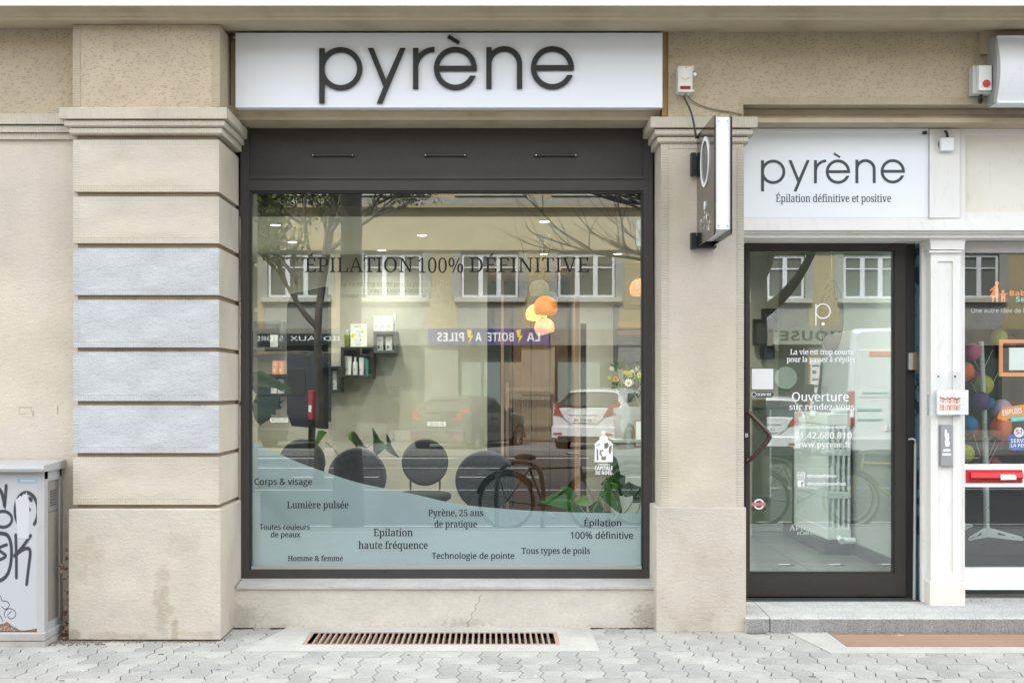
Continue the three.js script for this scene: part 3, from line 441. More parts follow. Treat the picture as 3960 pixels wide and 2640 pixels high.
// ---------------------------------------------------------------- entrance door (a part of the building)
{
  const Z = -0.55, d = sub(bd, 'entrance_door'), zg = -0.575;
  mesh('door_frame', [pbox(2850, 2884, 920, 2306, Z - 0.01, -0.66), pbox(3507, 3556, 920, 2330, Z - 0.03, -0.66), pbox(2850, 3556, 920, 936, Z - 0.02, -0.66)], M.frame, d);
  mesh('door_leaf', [pbox(2884, 2901, 936, 2305, Z, -0.62), pbox(3461, 3505, 936, 2305, Z, -0.62), pbox(2901, 3461, 936, 966, Z, -0.62), pbox(2901, 3461, 2217, 2305, Z, -0.62)], M.door, d);
  mesh('gasket', [pbox(3454, 3461, 966, 2217, Z - 0.008, -0.6), pbox(2901, 3454, 966, 971, Z - 0.008, -0.6), pbox(2901, 3454, 2211, 2217, Z - 0.007, -0.6)], M.gasket, d);
  mesh('pane', pbox(2899, 3463, 964, 2219, zg, zg - 0.006), M.dglass, d);
  {
    const z = Z, p = (u, v, k) => V(ux(u, z), vy(v, z), z + k), m = mat([0.045, 0.013, 0.009], 0.25, { clearcoat: 0.6, clearcoatRoughness: 0.1 });
    mesh('handle', [tube([p(2888, 1590, -0.02), p(2888, 1592, 0.05), p(2896, 1602, 0.062), p(2940, 1648, 0.066), p(2966, 1678, 0.066), p(2969, 1686, 0.066), p(2964, 1697, 0.066), p(2930, 1738, 0.066), p(2900, 1771, 0.062), p(2889, 1780, 0.05), p(2889, 1782, -0.02)], 0.0165, 60, 12)], m, d, 'dark red brown angled pull handle');
    mesh('lock_plate', [pbox(2882, 2894, 1675, 1690, Z + 0.006, Z)], M.chrome, d);
    mesh('strike_plate', [pbox(3516, 3534, 1364, 1430, Z + 0.02, Z - 0.03, 0.003)], M.galv, d); mesh('strike_block', pbox(3534, 3552, 1362, 1430, Z + 0.022, Z - 0.03), mat([0.55, 0.27, 0.06], 0.6, { t: T.wood }), d);
    mesh('hinge', pbox(2880, 2910, 918, 930, Z + 0.03, Z), M.galv, d); mesh('hinge', pbox(3196, 3222, 918, 934, Z + 0.03, Z), M.galv, d); mesh('hinge', pbox(3515, 3540, 918, 925, Z + 0.03, Z), M.galv, d);
  }
  const zl = zg + 0.0009, W = M.inkwhite, L = (s, f, a, b, v, m, cap) => letters(s, f, a * K, b * K, v * K, zl, m, d, cap * K, 0.0007);
  L('La vie est trop courte', 'serif', 1816, 1961, 814, W, 12); L('pour la passer à s’épiler.', 'serif', 1808, 1969, 831, W, 12); L('Ouverture', 'sans', 1820, 1950, 921, W, 20); L('sur rendez-vous.', 'serif', 1814, 1968, 941, W, 14);
  L('Informations et prise de RDV:', 'serif', 1835, 1948, 984, W, 6.5); L('01.42.680.810', 'sans', 1826, 1957, 1007, W, 14.5); L('www.pyrene.fr', 'serif', 1826, 1956, 1026.5, W, 12); L('@InstitutPyrene', 'sans', 1855, 1922, 1096, W, 7); L('@InstitutPyreneParis', 'sans', 1855, 1944, 1114, W, 7);
  L('APIL', 'serif', 1814, 1856, 1217, M.inkfaint, 11); L('xCell', 'sans', 1831, 1858, 1228, M.inkfaint, 8.5); L('Pro', 'sans', 1862, 1876, 1228, M.inkfaint, 6); L('PH', 'sans', 1926, 1950, 1218, M.inkfaint, 11);
  {
    const z = zl, s = (CZ - z) / F, c = (x, y) => [ux(2860 + x / 1.96, z), vy(900 + y / 1.96, z)], k = s / 1.96;
    const [x, y] = c(635, 593), [x2, y2] = c(635, 690), [x3, y3] = c(581, 621);
    mesh('logo', [new THREE.RingGeometry(50 * k, 59 * k, 48).translate(x, y, z), new THREE.CircleGeometry(13 * k, 20).translate(x2, y2, z), new THREE.PlaneGeometry(9 * k, 163 * k).translate(x3, y3, z + 0.0004)], W, d);
    const q = (a, b) => [ux(2880 + a / 3.136, z), vy(1600 + b / 3.136, z)], kk = s / 3.136, [ix, iy] = q(690, 747), [fx, fy] = q(688, 844);
    const rs = (R, r, cx, cy, path) => { const p = path ? new THREE.Path() : new THREE.Shape(); p.moveTo(cx - R + r, cy - R).lineTo(cx + R - r, cy - R).quadraticCurveTo(cx + R, cy - R, cx + R, cy - R + r).lineTo(cx + R, cy + R - r).quadraticCurveTo(cx + R, cy + R, cx + R - r, cy + R).lineTo(cx - R + r, cy + R).quadraticCurveTo(cx - R, cy + R, cx - R, cy + R - r).lineTo(cx - R, cy - R + r).quadraticCurveTo(cx - R, cy - R, cx - R + r, cy - R); return p; };
    const o = rs(42 * kk, 14 * kk, ix, iy); o.holes.push(rs(34 * kk, 10 * kk, ix, iy, true));
    mesh('icon', [new THREE.ShapeGeometry(o).translate(0, 0, z), new THREE.RingGeometry(12 * kk, 21 * kk, 24).translate(ix, iy, z), new THREE.CircleGeometry(5 * kk, 10).translate(ix + 22 * kk, iy + 22 * kk, z)], W, d);
    mesh('icon', new THREE.ShapeGeometry(rs(39 * kk, 5 * kk, fx, fy)).translate(0, 0, z), W, d);
    mesh('icon', wordsGeo('f', 'bold', 42 * kk, 58 * kk).translate(fx - 8 * kk, fy - 38 * kk, z + 0.0006), mat([0.2, 0.25, 0.24], 0.7), d);
  }
  // stickers on the pane
  const zs = zg + 0.0012;
  mesh('sticker', pbox(2905, 2995, 1422, 1508, zs, zs - 0.0006), M.white, d, 'blank white square sticker with a thin dark border');
  mesh('sticker_border', [pbox(2905, 2995, 1422, 1425, zs + 0.0004, zs), pbox(2905, 2995, 1505, 1508, zs + 0.0004, zs), pbox(2905, 2908, 1425, 1505, zs + 0.0004, zs), pbox(2992, 2995, 1425, 1505, zs + 0.0004, zs)], M.inkgrey, d);
  mesh('sticker', plate([[2906, 1526], [2915, 1514], [2985, 1514], [2995, 1525], [2985, 1536], [2915, 1536]].map(([u, v]) => [ux(u, zs), vy(v, zs)]), zs - 0.0006, zs), M.inkgrey, d, 'dark rounded sticker reading SCAN ME');
  letters('SCAN ME', 'bold', 2930, 2983, 1530, zs + 0.0006, M.inkwhite, d, 11); mesh('lettering', new THREE.RingGeometry(0.013, 0.0165, 20).translate(ux(2917, zs), vy(1525, zs), zs + 0.0006), M.inkwhite, d);
  mesh('sticker', pbox(2908, 2964, 1921, 1976, zs, zs - 0.0006), mat([0.05, 0.05, 0.055], 0.6), d, 'square dark sticker with a red barred ring');
  mesh('sticker_mark', new THREE.RingGeometry(0.025, 0.036, 28).translate(ux(2936, zs), vy(1949, zs), zs + 0.0005), M.inkwhite, d); mesh('sticker_mark', pbox(2908, 2962, 1943, 1956, zs + 0.001, zs), mat([0.6, 0.2, 0.19], 0.6), d);
}
// ---------------------------------------------------------------- white timber shopfront of the neighbour
{
  const t = thing('timber_shopfront', 'white painted timber shopfront with panelled pilaster right of the entrance door', 'shopfront', [3, 0.1, -0.4]);
  const m = M.wpaint, pz = -0.335;
  mesh('transom_moulding', [pbox(2868, 4100, 842, 858, -0.27, -0.5), pbox(2868, 4100, 858, 880, -0.245, -0.5), pbox(2868, 4100, 880, 890, -0.23, -0.5), pbox(2868, 4100, 890, 902, -0.26, -0.5), pbox(2868, 4100, 902, 919, -0.285, -0.5)], m, t);
  mesh('head_panel', [pbox(3597, 3714, 498, 842, -0.262, -0.4), pbox(3597, 3614, 498, 842, -0.252, -0.262)], m, t);
  mesh('fascia_frame', [pbox(3715, 4100, 498, 520, -0.285, -0.4), pbox(3715, 3734, 520, 842, -0.285, -0.4), pbox(3734, 4100, 820, 842, -0.285, -0.4)], m, t);
  mesh('fascia_panel', pbox(3734, 4100, 520, 820, -0.315, -0.4), M.cream, t);
  mesh('wall_filling', box(1.6, 4.6, vy(930, -0.4), vy(474, -0.4) + 0.15, -0.6, -0.401), M.wpaint, t);
  const pl = sub(t, 'pilaster');
  mesh('capital', [pbox(3579, 3740, 899, 914, pz + 0.045, -0.5), plate([[3593, 917], [3733, 917], [3725, 966], [3598, 966]].map(([u, v]) => [ux(u, pz), vy(v, pz)]), -0.5, pz + 0.022), pbox(3592, 3736, 914, 918, pz + 0.034, -0.5), pbox(3596, 3720, 968, 976, pz + 0.02, -0.5)], m, pl);
  mesh('shaft', [pbox(3601, 3629, 976, 2252, pz, -0.52), pbox(3687, 3716, 976, 2252, pz, -0.52), pbox(3629, 3687, 976, 1010, pz, -0.52), pbox(3629, 3687, 2212, 2252, pz, -0.52)], m, pl);
  mesh('sunk_panel', pbox(3629, 3687, 1010, 2212, pz - 0.012, -0.5), m, pl);
  mesh('base', pbox(3598, 3735, 2252, 2345, pz + 0.016, -0.52, 0.004), M.cream, pl);
  mesh('side_board', [pbox(3566, 3592, 919, 2340, -0.43, -0.56), pbox(3588, 3601, 919, 2342, -0.40, -0.55), pbox(3716, 3733, 919, 2262, -0.42, -0.56), pbox(3710, 3723, 919, 2262, -0.39, -0.5)], m, pl);
  mesh('edge_strip', pbox(3557, 3566, 940, 2335, -0.47, -0.56), mat([0.07, 0.15, 0.19], 0.8, { t: T.peel }), t, 'narrow weathered blue strip beside the door frame');
  const zg = -0.45;
  mesh('glazing_frame', [pbox(3733, 4150, 934, 976, zg + 0.03, zg - 0.05), pbox(3733, 4150, 919, 934, zg + 0.0, zg - 0.05)], mat([0.42, 0.40, 0.375], 0.6), t);
  mesh('glazing_rail', pbox(3733, 4150, 1795, 1883, zg + 0.025, zg - 0.05), M.white, t); mesh('glazing_rail', pbox(3733, 4150, 2197, 2270, zg + 0.025, zg - 0.05), M.white, t); mesh('drip_ledge', pbox(3733, 4150, 2270, 2280, zg + 0.05, zg - 0.05), M.white, t);
  mesh('threshold', box(ux(3560, -0.5), 4.6, 0.08, 0.135, -0.62, -0.44), M.granite, t);
  const nm = mat([0.96, 0.985, 0.97], 0, { transmission: 1, thickness: 0, ior: 1.9 });
  mesh('pane', pbox(3730, 4150, 970, 1800, zg, zg - 0.006), nm, t); mesh('pane', pbox(3730, 4150, 1880, 2200, zg, zg - 0.006), nm, t);
  // lettering and signs inside the neighbour's pane
  const z = zg - 0.009, or = mat([0.85, 0.24, 0.02], 0.5), s = (CZ - z) / F;
  const P4 = (x, y) => [ux(3560 + x / 3.135, z), vy(900 + y / 3.135, z)];
  const C = (x, y, r) => new THREE.CircleGeometry(r / 3.135 * s, 20).translate(...P4(x, y), z), S = (a) => new THREE.ShapeGeometry(new THREE.Shape(a.map((p) => new THREE.Vector2(...P4(...p))))).translate(0, 0, z);
  mesh('pictogram', [C(934, 610, 27), S([[845, 692], [905, 642], [932, 636], [950, 655], [965, 785], [948, 780], [940, 845], [925, 842], [915, 778], [896, 778], [892, 842], [878, 838], [870, 772], [848, 768], [888, 690], [852, 706]]), C(1005, 712, 20), S([[968, 738], [1060, 732], [1060, 744], [1036, 752], [1036, 788], [1030, 846], [1018, 846], [1012, 800], [1002, 800], [1000, 846], [986, 846], [980, 788], [980, 752], [964, 748]])], or, t, 'orange pictogram of a grown up and a child');
  const LL = (q, f, a, b, v, m2, cap) => letters(q, f, 3560 + a / 3.135, 3560 + b / 3.135, 900 + v / 3.135, z, m2, t, cap / 3.135);
  LL('Bab', 'bold', 1087, 1275, 762, or, 62); LL('Se', 'bold', 1163, 1275, 836, mat([0.12, 0.6, 0.6], 0.5), 62); LL('Une autre idée de la', 'sans', 622, 1300, 968, M.inkfaint, 52);
  const P5 = (x, y) => [ux(3560 + x / 2.85, z), vy(1350 + y / 2.85, z)], S5 = (a, dz = 0) => new THREE.ShapeGeometry(new THREE.Shape(a.map((p) => new THREE.Vector2(...P5(...p))))).translate(0, 0, z + dz);
  mesh('poster_frame', [pbox(3866, 3880, 1312, 1455, z + 0.002, z - 0.004), pbox(3880, 4150, 1312, 1326, z + 0.002, z - 0.004), pbox(3880, 4150, 1440, 1455, z + 0.002, z - 0.004)], mat([0.85, 0.3, 0.1], 0.5), t); mesh('poster', pbox(3905, 4150, 1344, 1431, z + 0.001, z - 0.004), M.white, t);
  mesh('sticker', S5([[848, 745], [910, 645], [1140, 608], [1300, 590], [1300, 735], [965, 770], [960, 800], [930, 785], [860, 770]]), or, t, 'orange arrow sticker reading EMPLOIS'); mesh('sticker', S5([[990, 802], [1012, 740], [1300, 715], [1300, 775]], 0.0006), mat([0.05, 0.5, 0.5], 0.5), t);
  const L5 = (q, f, a, b, v, m2, cap, dz = 0.001, tilt = 0) => { const g = wordsGeo(q, f, (b - a) / 2.85 * s, cap / 2.85 * s); if (tilt) g.rotateZ(tilt); const [x, y] = P5(a, v); mesh('lettering', g.translate(x, y, z + dz), m2, t); };
  L5('EMPLOIS', 'bold', 912, 1128, 732, M.inkwhite, 60, 0.001, 0.15); L5('Agrément', 'sans', 1020, 1150, 782, M.inkwhite, 26, 0.0012, 0.1);
  const blue = mat([0.03, 0.09, 0.45], 0.5); mesh('sticker', [S5([[975, 950], [1010, 935], [1300, 935], [1300, 1122], [1010, 1112], [980, 1090]])], blue, t, 'blue rounded sticker with a white and pink bubble'); mesh('sticker', new THREE.CircleGeometry(55 / 2.85 * s, 28).translate(...P5(1090, 915), z + 0.0006), M.inkwhite, t);
  L5('S!', 'bold', 1052, 1124, 938, mat([0.6, 0.02, 0.22], 0.5), 56, 0.0012); L5('SERVICES', 'bold', 1000, 1262, 1028, M.inkwhite, 40); L5('LA PERSONNE', 'bold', 1000, 1350, 1078, M.inkwhite, 38);
  // red letter flap
  const zr = zg + 0.025;
  const lb = sub(t, 'letter_flap', 'red letter flap with a white paper stuck on it');
  mesh('flap_plate', pbox(3738, 3957, 1816, 1867, zr + 0.008, zr, 0.003), M.red, lb); mesh('flap', prism([[zr + 0.008, vy(1823, zr)], [zr + 0.022, vy(1828, zr)], [zr + 0.03, vy(1845, zr)], [zr + 0.026, vy(1850, zr)], [zr + 0.008, vy(1848, zr)]], ux(3752, zr), ux(3953, zr)), M.red, lb);
  mesh('flap_rail', pbox(3750, 3953, 1852, 1862, zr + 0.014, zr, 0.002), mat([0.3, 0.01, 0.012], 0.5), lb); mesh('paper_label', plate([[3864, 1833], [3918, 1833], [3924, 1838], [3925, 1853], [3865, 1854]].map(([u, v]) => [ux(u, zr), vy(v, zr)]), zr + 0.0305, zr + 0.032), M.white, lb);
}
// ---------------------------------------------------------------- fittings on the wall
{
  const z = 0.09, t = thing('switch_box', 'off white switch box reading NEON on the wall beside the large sign', 'switch box', [ux(2651, 0), vy(360, 0), 0.002]);
  mesh('case', pbox(2623, 2680, 253, 356, z, 0.002, 0.008), M.plastic, t); mesh('lid', plate((() => { const s = new THREE.Shape(), a = ux(2633, z), b = ux(2671, z), y1 = vy(258, z), y0 = vy(288, z), r = (b - a) / 2; s.moveTo(a, y1).lineTo(a, y0).absarc((a + b) / 2, y0, r, Math.PI, 2 * Math.PI).lineTo(b, y1); return s; })(), z - 0.001, z + 0.006, 0.002), M.plastic, t);
  mesh('label', pbox(2631, 2672, 332, 345, z + 0.002, z - 0.01), mat([0.35, 0.015, 0.01], 0.4), t); letters('NEON', 'bold', 2635, 2668, 343, z + 0.0026, mat([0.06, 0.005, 0.005], 0.5), t, 9);
  mesh('clip', [pbox(2678, 2685, 252, 273, z - 0.02, z - 0.05), pbox(2676, 2686, 345, 354, z - 0.02, z - 0.05)], M.plastic, t); mesh('knob', [disc(ux(2686, 0.05), vy(290, 0.05), 0.06, 0.011, 0.03, 14)], M.white, t);
  mesh('gland', [2641, 2661].map((u) => lathe([[0.011, 0], [0.013, -0.004], [0.013, -0.012], [0.01, -0.018], [0.008, -0.024], [0, -0.024]], 12).translate(ux(u, 0.05), vy(355, 0.05), 0.05)), M.pgrey, t); mesh('screw', disc(ux(2654, z), vy(262, z), z + 0.006, 0.0035, 0.002, 8), M.blackm, t);
  const q = (u, v, z) => V(ux(u, z), vy(v, z), z);
  tag(mesh('power_cable', tube([q(2642, 368, 0.05), q(2650, 384, 0.06), q(2668, 420, 0.08), q(2680, 460, 0.11), q(2688, 500, 0.1), q(2693, 535, 0.07)], 0.0065, 30), mat([0.04, 0.04, 0.042], 0.6)), 'dark cable running down from the switch box to the projecting sign', 'cable');
  tag(mesh('wall_cable', tube([q(2661, 368, 0.05), q(2672, 385, 0.02), q(2700, 402, 0.012), q(2760, 422, 0.012), q(2830, 433, 0.012), q(2872, 443, 0.012)], 0.004, 36), mat([0.2, 0.17, 0.12], 0.8)), 'thin brown cable drooping along the wall above the right pillar', 'cable');
  tag(mesh('earth_wire', tube([q(2648, 372, 0.03), q(2652, 396, 0.03), q(2654, 416, 0.035), q(2646, 428, 0.04), q(2637, 422, 0.035), q(2638, 408, 0.03), q(2650, 385, 0.03)], 0.0025, 40), mat([0.35, 0.5, 0.06], 0.5)), 'small yellow green loop of earth wire under the switch box', 'wire');
}
{
  const z = 0.11, t = thing('emergency_box', 'white box with a round red button beside the light box', 'switch box', [ux(3802, 0), vy(360, 0), 0.003]);
  mesh('case', [pbox(3764, 3840, 252, 362, z - 0.03, 0.003, 0.006)], M.pgrey, t); mesh('cover', [pbox(3788, 3838, 252, 348, z, z - 0.04, 0.003)], mat([0.72, 0.73, 0.68], 0.45), t);
  mesh('button', [disc(ux(3816, z), vy(323, z), z + 0.003, 0.0235, 0.008, 24)], M.red, t); mesh('button_cap', new THREE.SphereGeometry(0.013, 16, 8).scale(1, 1, 0.5).translate(ux(3816, z), vy(323, z), z + 0.007), mat([0.5, 0.05, 0.06], 0.35), t);
  mesh('cable', tube([V(ux(3800, 0.05), vy(362, 0.05), 0.05), V(ux(3788, 0.05), vy(385, 0.05), 0.05), V(ux(3796, 0.05), vy(395, 0.05), 0.04), V(ux(3806, 0.05), vy(380, 0.05), 0.02)], 0.009, 20), M.blackm, t);
}
{
  const u0 = 3852, t = thing('light_box', 'curved white light box sign on the wall at the upper right corner', 'sign', [ux(3960, 0.1), vy(400, 0.1), 0.003]);
  const pr = []; for (let i = 0; i <= 14; i++) { const a = i / 14; pr.push([0.075 + 0.10 * Math.sin(Math.PI * (0.12 + 0.76 * a)), vy(398, 0.1) + (vy(146, 0.1) - vy(398, 0.1)) * a]); }
  const end = [[0.003, pr[0][1] - 0.004], ...pr.map(([z, y]) => [z + 0.001, y]), [0.003, pr[14][1] + 0.004]];
  mesh('end_cap', prism(end, ux(u0, 0.1) - 0.02, ux(u0, 0.1)), mat([0.3, 0.32, 0.29], 0.5), t); mesh('diffuser', prism([[0.003, pr[0][1]], ...pr, [0.003, pr[14][1]]], ux(u0, 0.1) + 0.0005, 4.5), mat([0.76, 0.78, 0.82], 0.4, { t: T.paint }), t);
  mesh('rail', [box(ux(u0, 0.1), 4.5, vy(150, 0.1), vy(143, 0.1), 0.003, 0.135), box(ux(u0, 0.1), 4.5, vy(402, 0.1), vy(395, 0.1), 0.003, 0.135)], M.white, t);
  const sc = (a) => { const s = (CZ - 0.16) / F; return new THREE.ShapeGeometry(new THREE.Shape(a.map(([x, y]) => new THREE.Vector2(ux(3580 + x / 3.92, 0.16), vy(100 + y / 3.92, 0.16))))).rotateX(0); };
  mesh('frieze_recess', box(3.07, 4.6, 3.62, 3.768, -0.01, 0.035), M.smooth, bd);
}
// projecting sign of two polished steel plates round a white box
{
  const x0 = 1.284, x1 = 1.388, zf = 0.68, zb = 0.06, y1 = 3.103, y0 = 2.413, r = 0.035;
  const t = thing('projecting_sign', 'white projecting sign with polished steel side plates fixed across the right pillar', 'sign', [1.336, y0, 0.02]);
  const s = new THREE.Shape(); s.moveTo(-zb, y0).lineTo(-zf + r, y0).quadraticCurveTo(-zf, y0, -zf, y0 + r).lineTo(-zf, y1 - r * 0.4).quadraticCurveTo(-zf, y1, -zf + r * 0.4, y1).lineTo(-zb, y1);
  const pl = (x) => uvm(new THREE.ExtrudeGeometry(s, { depth: 0.009, bevelEnabled: false }).rotateY(Math.PI / 2).translate(x, 0, 0));
  mesh('side_plate', pl(x0), M.steel, t); mesh('side_plate', pl(x1 - 0.009), M.steel, t);
  mesh('box_body', [rbox(x0 + 0.0095, x1 - 0.0095, y0 + 0.03, y1 - 0.012, zb + 0.02, zf - 0.012, 0.002)], mat([0.72, 0.73, 0.75], 0.4), t);
  mesh('screw', [[x0 + 0.028, y1 - 0.035], [x1 - 0.028, y1 - 0.035], [x0 + 0.028, y0 + 0.052], [x1 - 0.028, y0 + 0.052]].map(([x, y]) => disc(x, y, zf - 0.011, 0.004, 0.004, 10)), M.galv, t);
  const side = (g) => g.rotateY(-Math.PI / 2).translate(x0 - 0.004, 0, 0), ring = new THREE.Shape(); ring.absarc(0.37, 2.885, 0.15, 0, 2 * Math.PI); const h = new THREE.Path(); h.absarc(0.37, 2.885, 0.126, 0, 2 * Math.PI); ring.holes.push(h);
  mesh('ring', side(new THREE.ExtrudeGeometry(ring, { depth: 0.005, bevelEnabled: false, curveSegments: 40 }).translate(0, 0, -0.003)), M.white, t);
  const dr = new THREE.Shape(); dr.absellipse(0.37, 2.622, 0.021, 0.028, 0, 2 * Math.PI); mesh('dot', side(new THREE.ExtrudeGeometry(dr, { depth: 0.005, bevelEnabled: false, curveSegments: 16 }).translate(0, 0, -0.003)), M.white, t);
  const k = 0.00033; mesh('letter', logoShapes().flat().map((q) => side(new THREE.ExtrudeGeometry(q, { depth: 14, bevelEnabled: false, curveSegments: 20 }).translate(-1750, 268, 0).scale(k, k * 1.4, k).rotateY(Math.PI).translate(0.37, 2.525, 0.003))), M.chrome, t);
  for (const y of [[2.86, 3.0], [2.40, 2.50]]) { mesh('bracket', [rbox(x0 - 0.035, x0 - 0.002, y[0], y[1], 0.003, 0.06, 0.002), rbox(x0 - 0.01, x1 + 0.02, y[0] + 0.005, y[1] - 0.02, 0.003, 0.058, 0.002)], M.blackm, t); mesh('bolt', [y[0] + 0.03, y[1] - 0.03].map((b) => disc(x0 - 0.018, b, 0.063, 0.008, 0.008, 10)), M.blackm, t); }
}
// flaked paint along two grooves of the left pillar and a faint scratched mark on the far left wall
{
  const g = [], z = PZ, fl = (u0, u1, v) => { for (let u = u0; u < u1; u += rr(3, 9)) if (rnd() < 0.75) { const w = rr(3, 9), h = rr(0.8, 2.4); g.push(pbox(u, u + w, v - h, v + rr(0, 1.2), z + 0.0012, z - 0.004)); } };
  fl(672, 745, 1157); fl(430, 475, 1358); fl(560, 640, 1358); fl(676, 718, 1358); fl(500, 520, 1157); fl(730, 790, 1566);
  mesh('flaked_paint', g, mat([0.1, 0.09, 0.075], 0.95), bd).userData.kind = 'stuff';
  const m = [], s = (a, b, c, d) => m.push(pbox(Math.min(a, c) - 1, Math.max(a, c) + 1, Math.min(b, d) - 1, Math.max(b, d) + 1, 0.1312, 0.128)); s(72, 1575, 72, 1601); s(74, 1573, 118, 1573); s(120, 1575, 120, 1592); s(76, 1600, 96, 1601); s(124, 1590, 128, 1608); s(220, 1570, 222, 1600);
  mesh('scratch_mark', m, mat([0.36, 0.32, 0.265], 0.95), bd).userData.kind = 'stuff';
}
// junction box, leaflet holder, intercom, rod
{
  const z = -0.262, t = thing('junction_box', 'small white junction box on the white panel above the pilaster', 'junction box', [ux(3661, z), vy(583, z), z]);
  mesh('case', pbox(3640, 3693, 530, 583, z + 0.04, z + 0.006, 0.008), M.white, t); mesh('gasket_lump', disc(ux(3656, z), vy(558, z), z + 0.004, 0.046, 0.006, 14), mat([0.2, 0.19, 0.17], 1, { t: T.gran }), t);
  mesh('cable', tube([V(ux(3662, z), vy(532, z), z + 0.02), V(ux(3656, z), vy(520, z), z + 0.035), V(ux(3655, z), vy(512, z), z + 0.02), V(ux(3660, z), vy(506, z), z - 0.01)], 0.008, 20), M.blackm, t);
}
{
  const z = -0.335, t = thing('leaflet_holder', 'clear acrylic leaflet holder screwed to the white pilaster', 'leaflet holder', [ux(3670, z), vy(1608, z), z + 0.002]);
  mesh('back_sheet', plate((() => { const a = ux(3601, z), b = ux(3715, z), y0 = vy(1608, z), y1 = vy(1435, z), r = 0.02, s = new THREE.Shape(); s.moveTo(a, y0).lineTo(b, y0).lineTo(b, y1 - r).quadraticCurveTo(b, y1, b - r, y1).lineTo(a + r, y1).quadraticCurveTo(a, y1, a, y1 - r); return s; })(), z + 0.003, z + 0.0055), M.clear, t);
  mesh('tray', [pbox(3594, 3745, 1524, 1607, z + 0.052, z + 0.0495), pbox(3594, 3596, 1524, 1607, z + 0.0495, z + 0.006), pbox(3745, 3748, 1524, 1607, z + 0.0495, z + 0.006), pbox(3594, 3748, 1604, 1607, z + 0.049, z + 0.006)], M.clear, t);
  for (const u of [3629, 3694]) mesh('screw', disc(ux(u, z), vy(1455, z), z + 0.006, 0.006, 0.003, 10), M.blackm, t);
  const cv = document.createElement('canvas'); cv.width = 512; cv.height = 440; const c = cv.getContext('2d');
  c.fillStyle = '#eeecf2'; c.fillRect(0, 0, 512, 440); c.fillStyle = '#9a96a6'; c.font = '42px sans-serif'; c.fillText('pyrène', 205, 88);
  c.fillStyle = '#e8d8d4'; c.fillRect(0, 120, 370, 250); for (let i = 0; i < 9; i++) { const x = 18 + i * 41, y = 128 + (i * 37) % 26; c.fillStyle = ['#4a3230', '#2e2224', '#6b4238'][i % 3]; c.beginPath(); c.ellipse(x, y + 18, 20, 24, 0, 0, 7); c.fill(); c.fillStyle = ['#d8a690', '#c08a72', '#e4bda8'][i % 3]; c.beginPath(); c.ellipse(x, y + 28, 12, 16, 0, 0, 7); c.fill(); c.fillRect(x - 16, y + 46, 32, 320 - y); c.fillStyle = '#f1e6e4'; c.fillRect(x - 17, y + 90, 34, 34); }
  c.fillStyle = '#a9a5b0'; c.fillRect(360, 240, 70, 4); c.fillRect(360, 268, 90, 4); c.strokeStyle = '#a9a5b0'; c.strokeRect(450, 370, 26, 26); c.strokeStyle = '#8f7fb8'; for (const x of [30, 52, 80]) { c.beginPath(); c.moveTo(x, 0); c.lineTo(x, 110); c.stroke(); }
  const pt = new THREE.CanvasTexture(cv); pt.colorSpace = THREE.SRGBColorSpace;
  const lf = thing('leaflets', 'stack of pale printed leaflets standing in the clear holder', 'leaflets', [ux(3682, z), vy(1602, z), z + 0.03]);
  mesh('stack', pbox(3627, 3737, 1508, 1602, z + 0.042, z + 0.015), M.white, lf);
  const g = new THREE.PlaneGeometry(ux(3737, z) - ux(3627, z), vy(1508, z) - vy(1602, z)).translate((ux(3737, z) + ux(3627, z)) / 2, (vy(1508, z) + vy(1602, z)) / 2, z + 0.0432);
  mesh('printed_front', g, mat([1, 1, 1], 0.5, { t: pt }), lf);
}
{
  const z = -0.346, t = thing('intercom', 'slim grey intercom panel in the sunk panel of the white pilaster', 'intercom', [ux(3664, z), vy(1803, z), z]);
  mesh('case', pbox(3640, 3688, 1641, 1803, z + 0.03, z, 0.004), M.grey, t);
  const f = z + 0.0306, P = (x, y) => new THREE.Vector2(ux(3560 + x / 2.85, f), vy(1350 + y / 2.85, f));
  mesh('marking', new THREE.ShapeGeometry(new THREE.Shape([[272, 885], [290, 882], [300, 930], [318, 925], [320, 985], [310, 1010], [328, 1020], [322, 1070], [285, 1075], [270, 1030], [282, 990], [270, 950]].map((p) => P(...p)))).translate(0, 0, f), M.inkwhite, t);
  mesh('name_label', [pbox(3650, 3677, 1736, 1745, f, f - 0.003), pbox(3646, 3680, 1752, 1761, f, f - 0.003)], M.white, t);
}
{
  const z = -0.5, t = thing('metal_rod', 'thin grey metal rod leaning upright beside the door frame', 'rod', [ux(3535, z), 0.115, z]);
  mesh('rod', [rod(V(ux(3535, z), 0.116, z + 0.01), V(ux(3546, z), vy(1716, z), z - 0.02), 0.011, 0.011, 10)], M.galv, t); mesh('hook', tube([V(ux(3546, z), vy(1718, z), z - 0.02), V(ux(3545, z), vy(1703, z), z - 0.02), V(ux(3536, z), vy(1697, z), z - 0.03), V(ux(3522, z), vy(1700, z), z - 0.04)], 0.007, 16), M.galv, t);
}
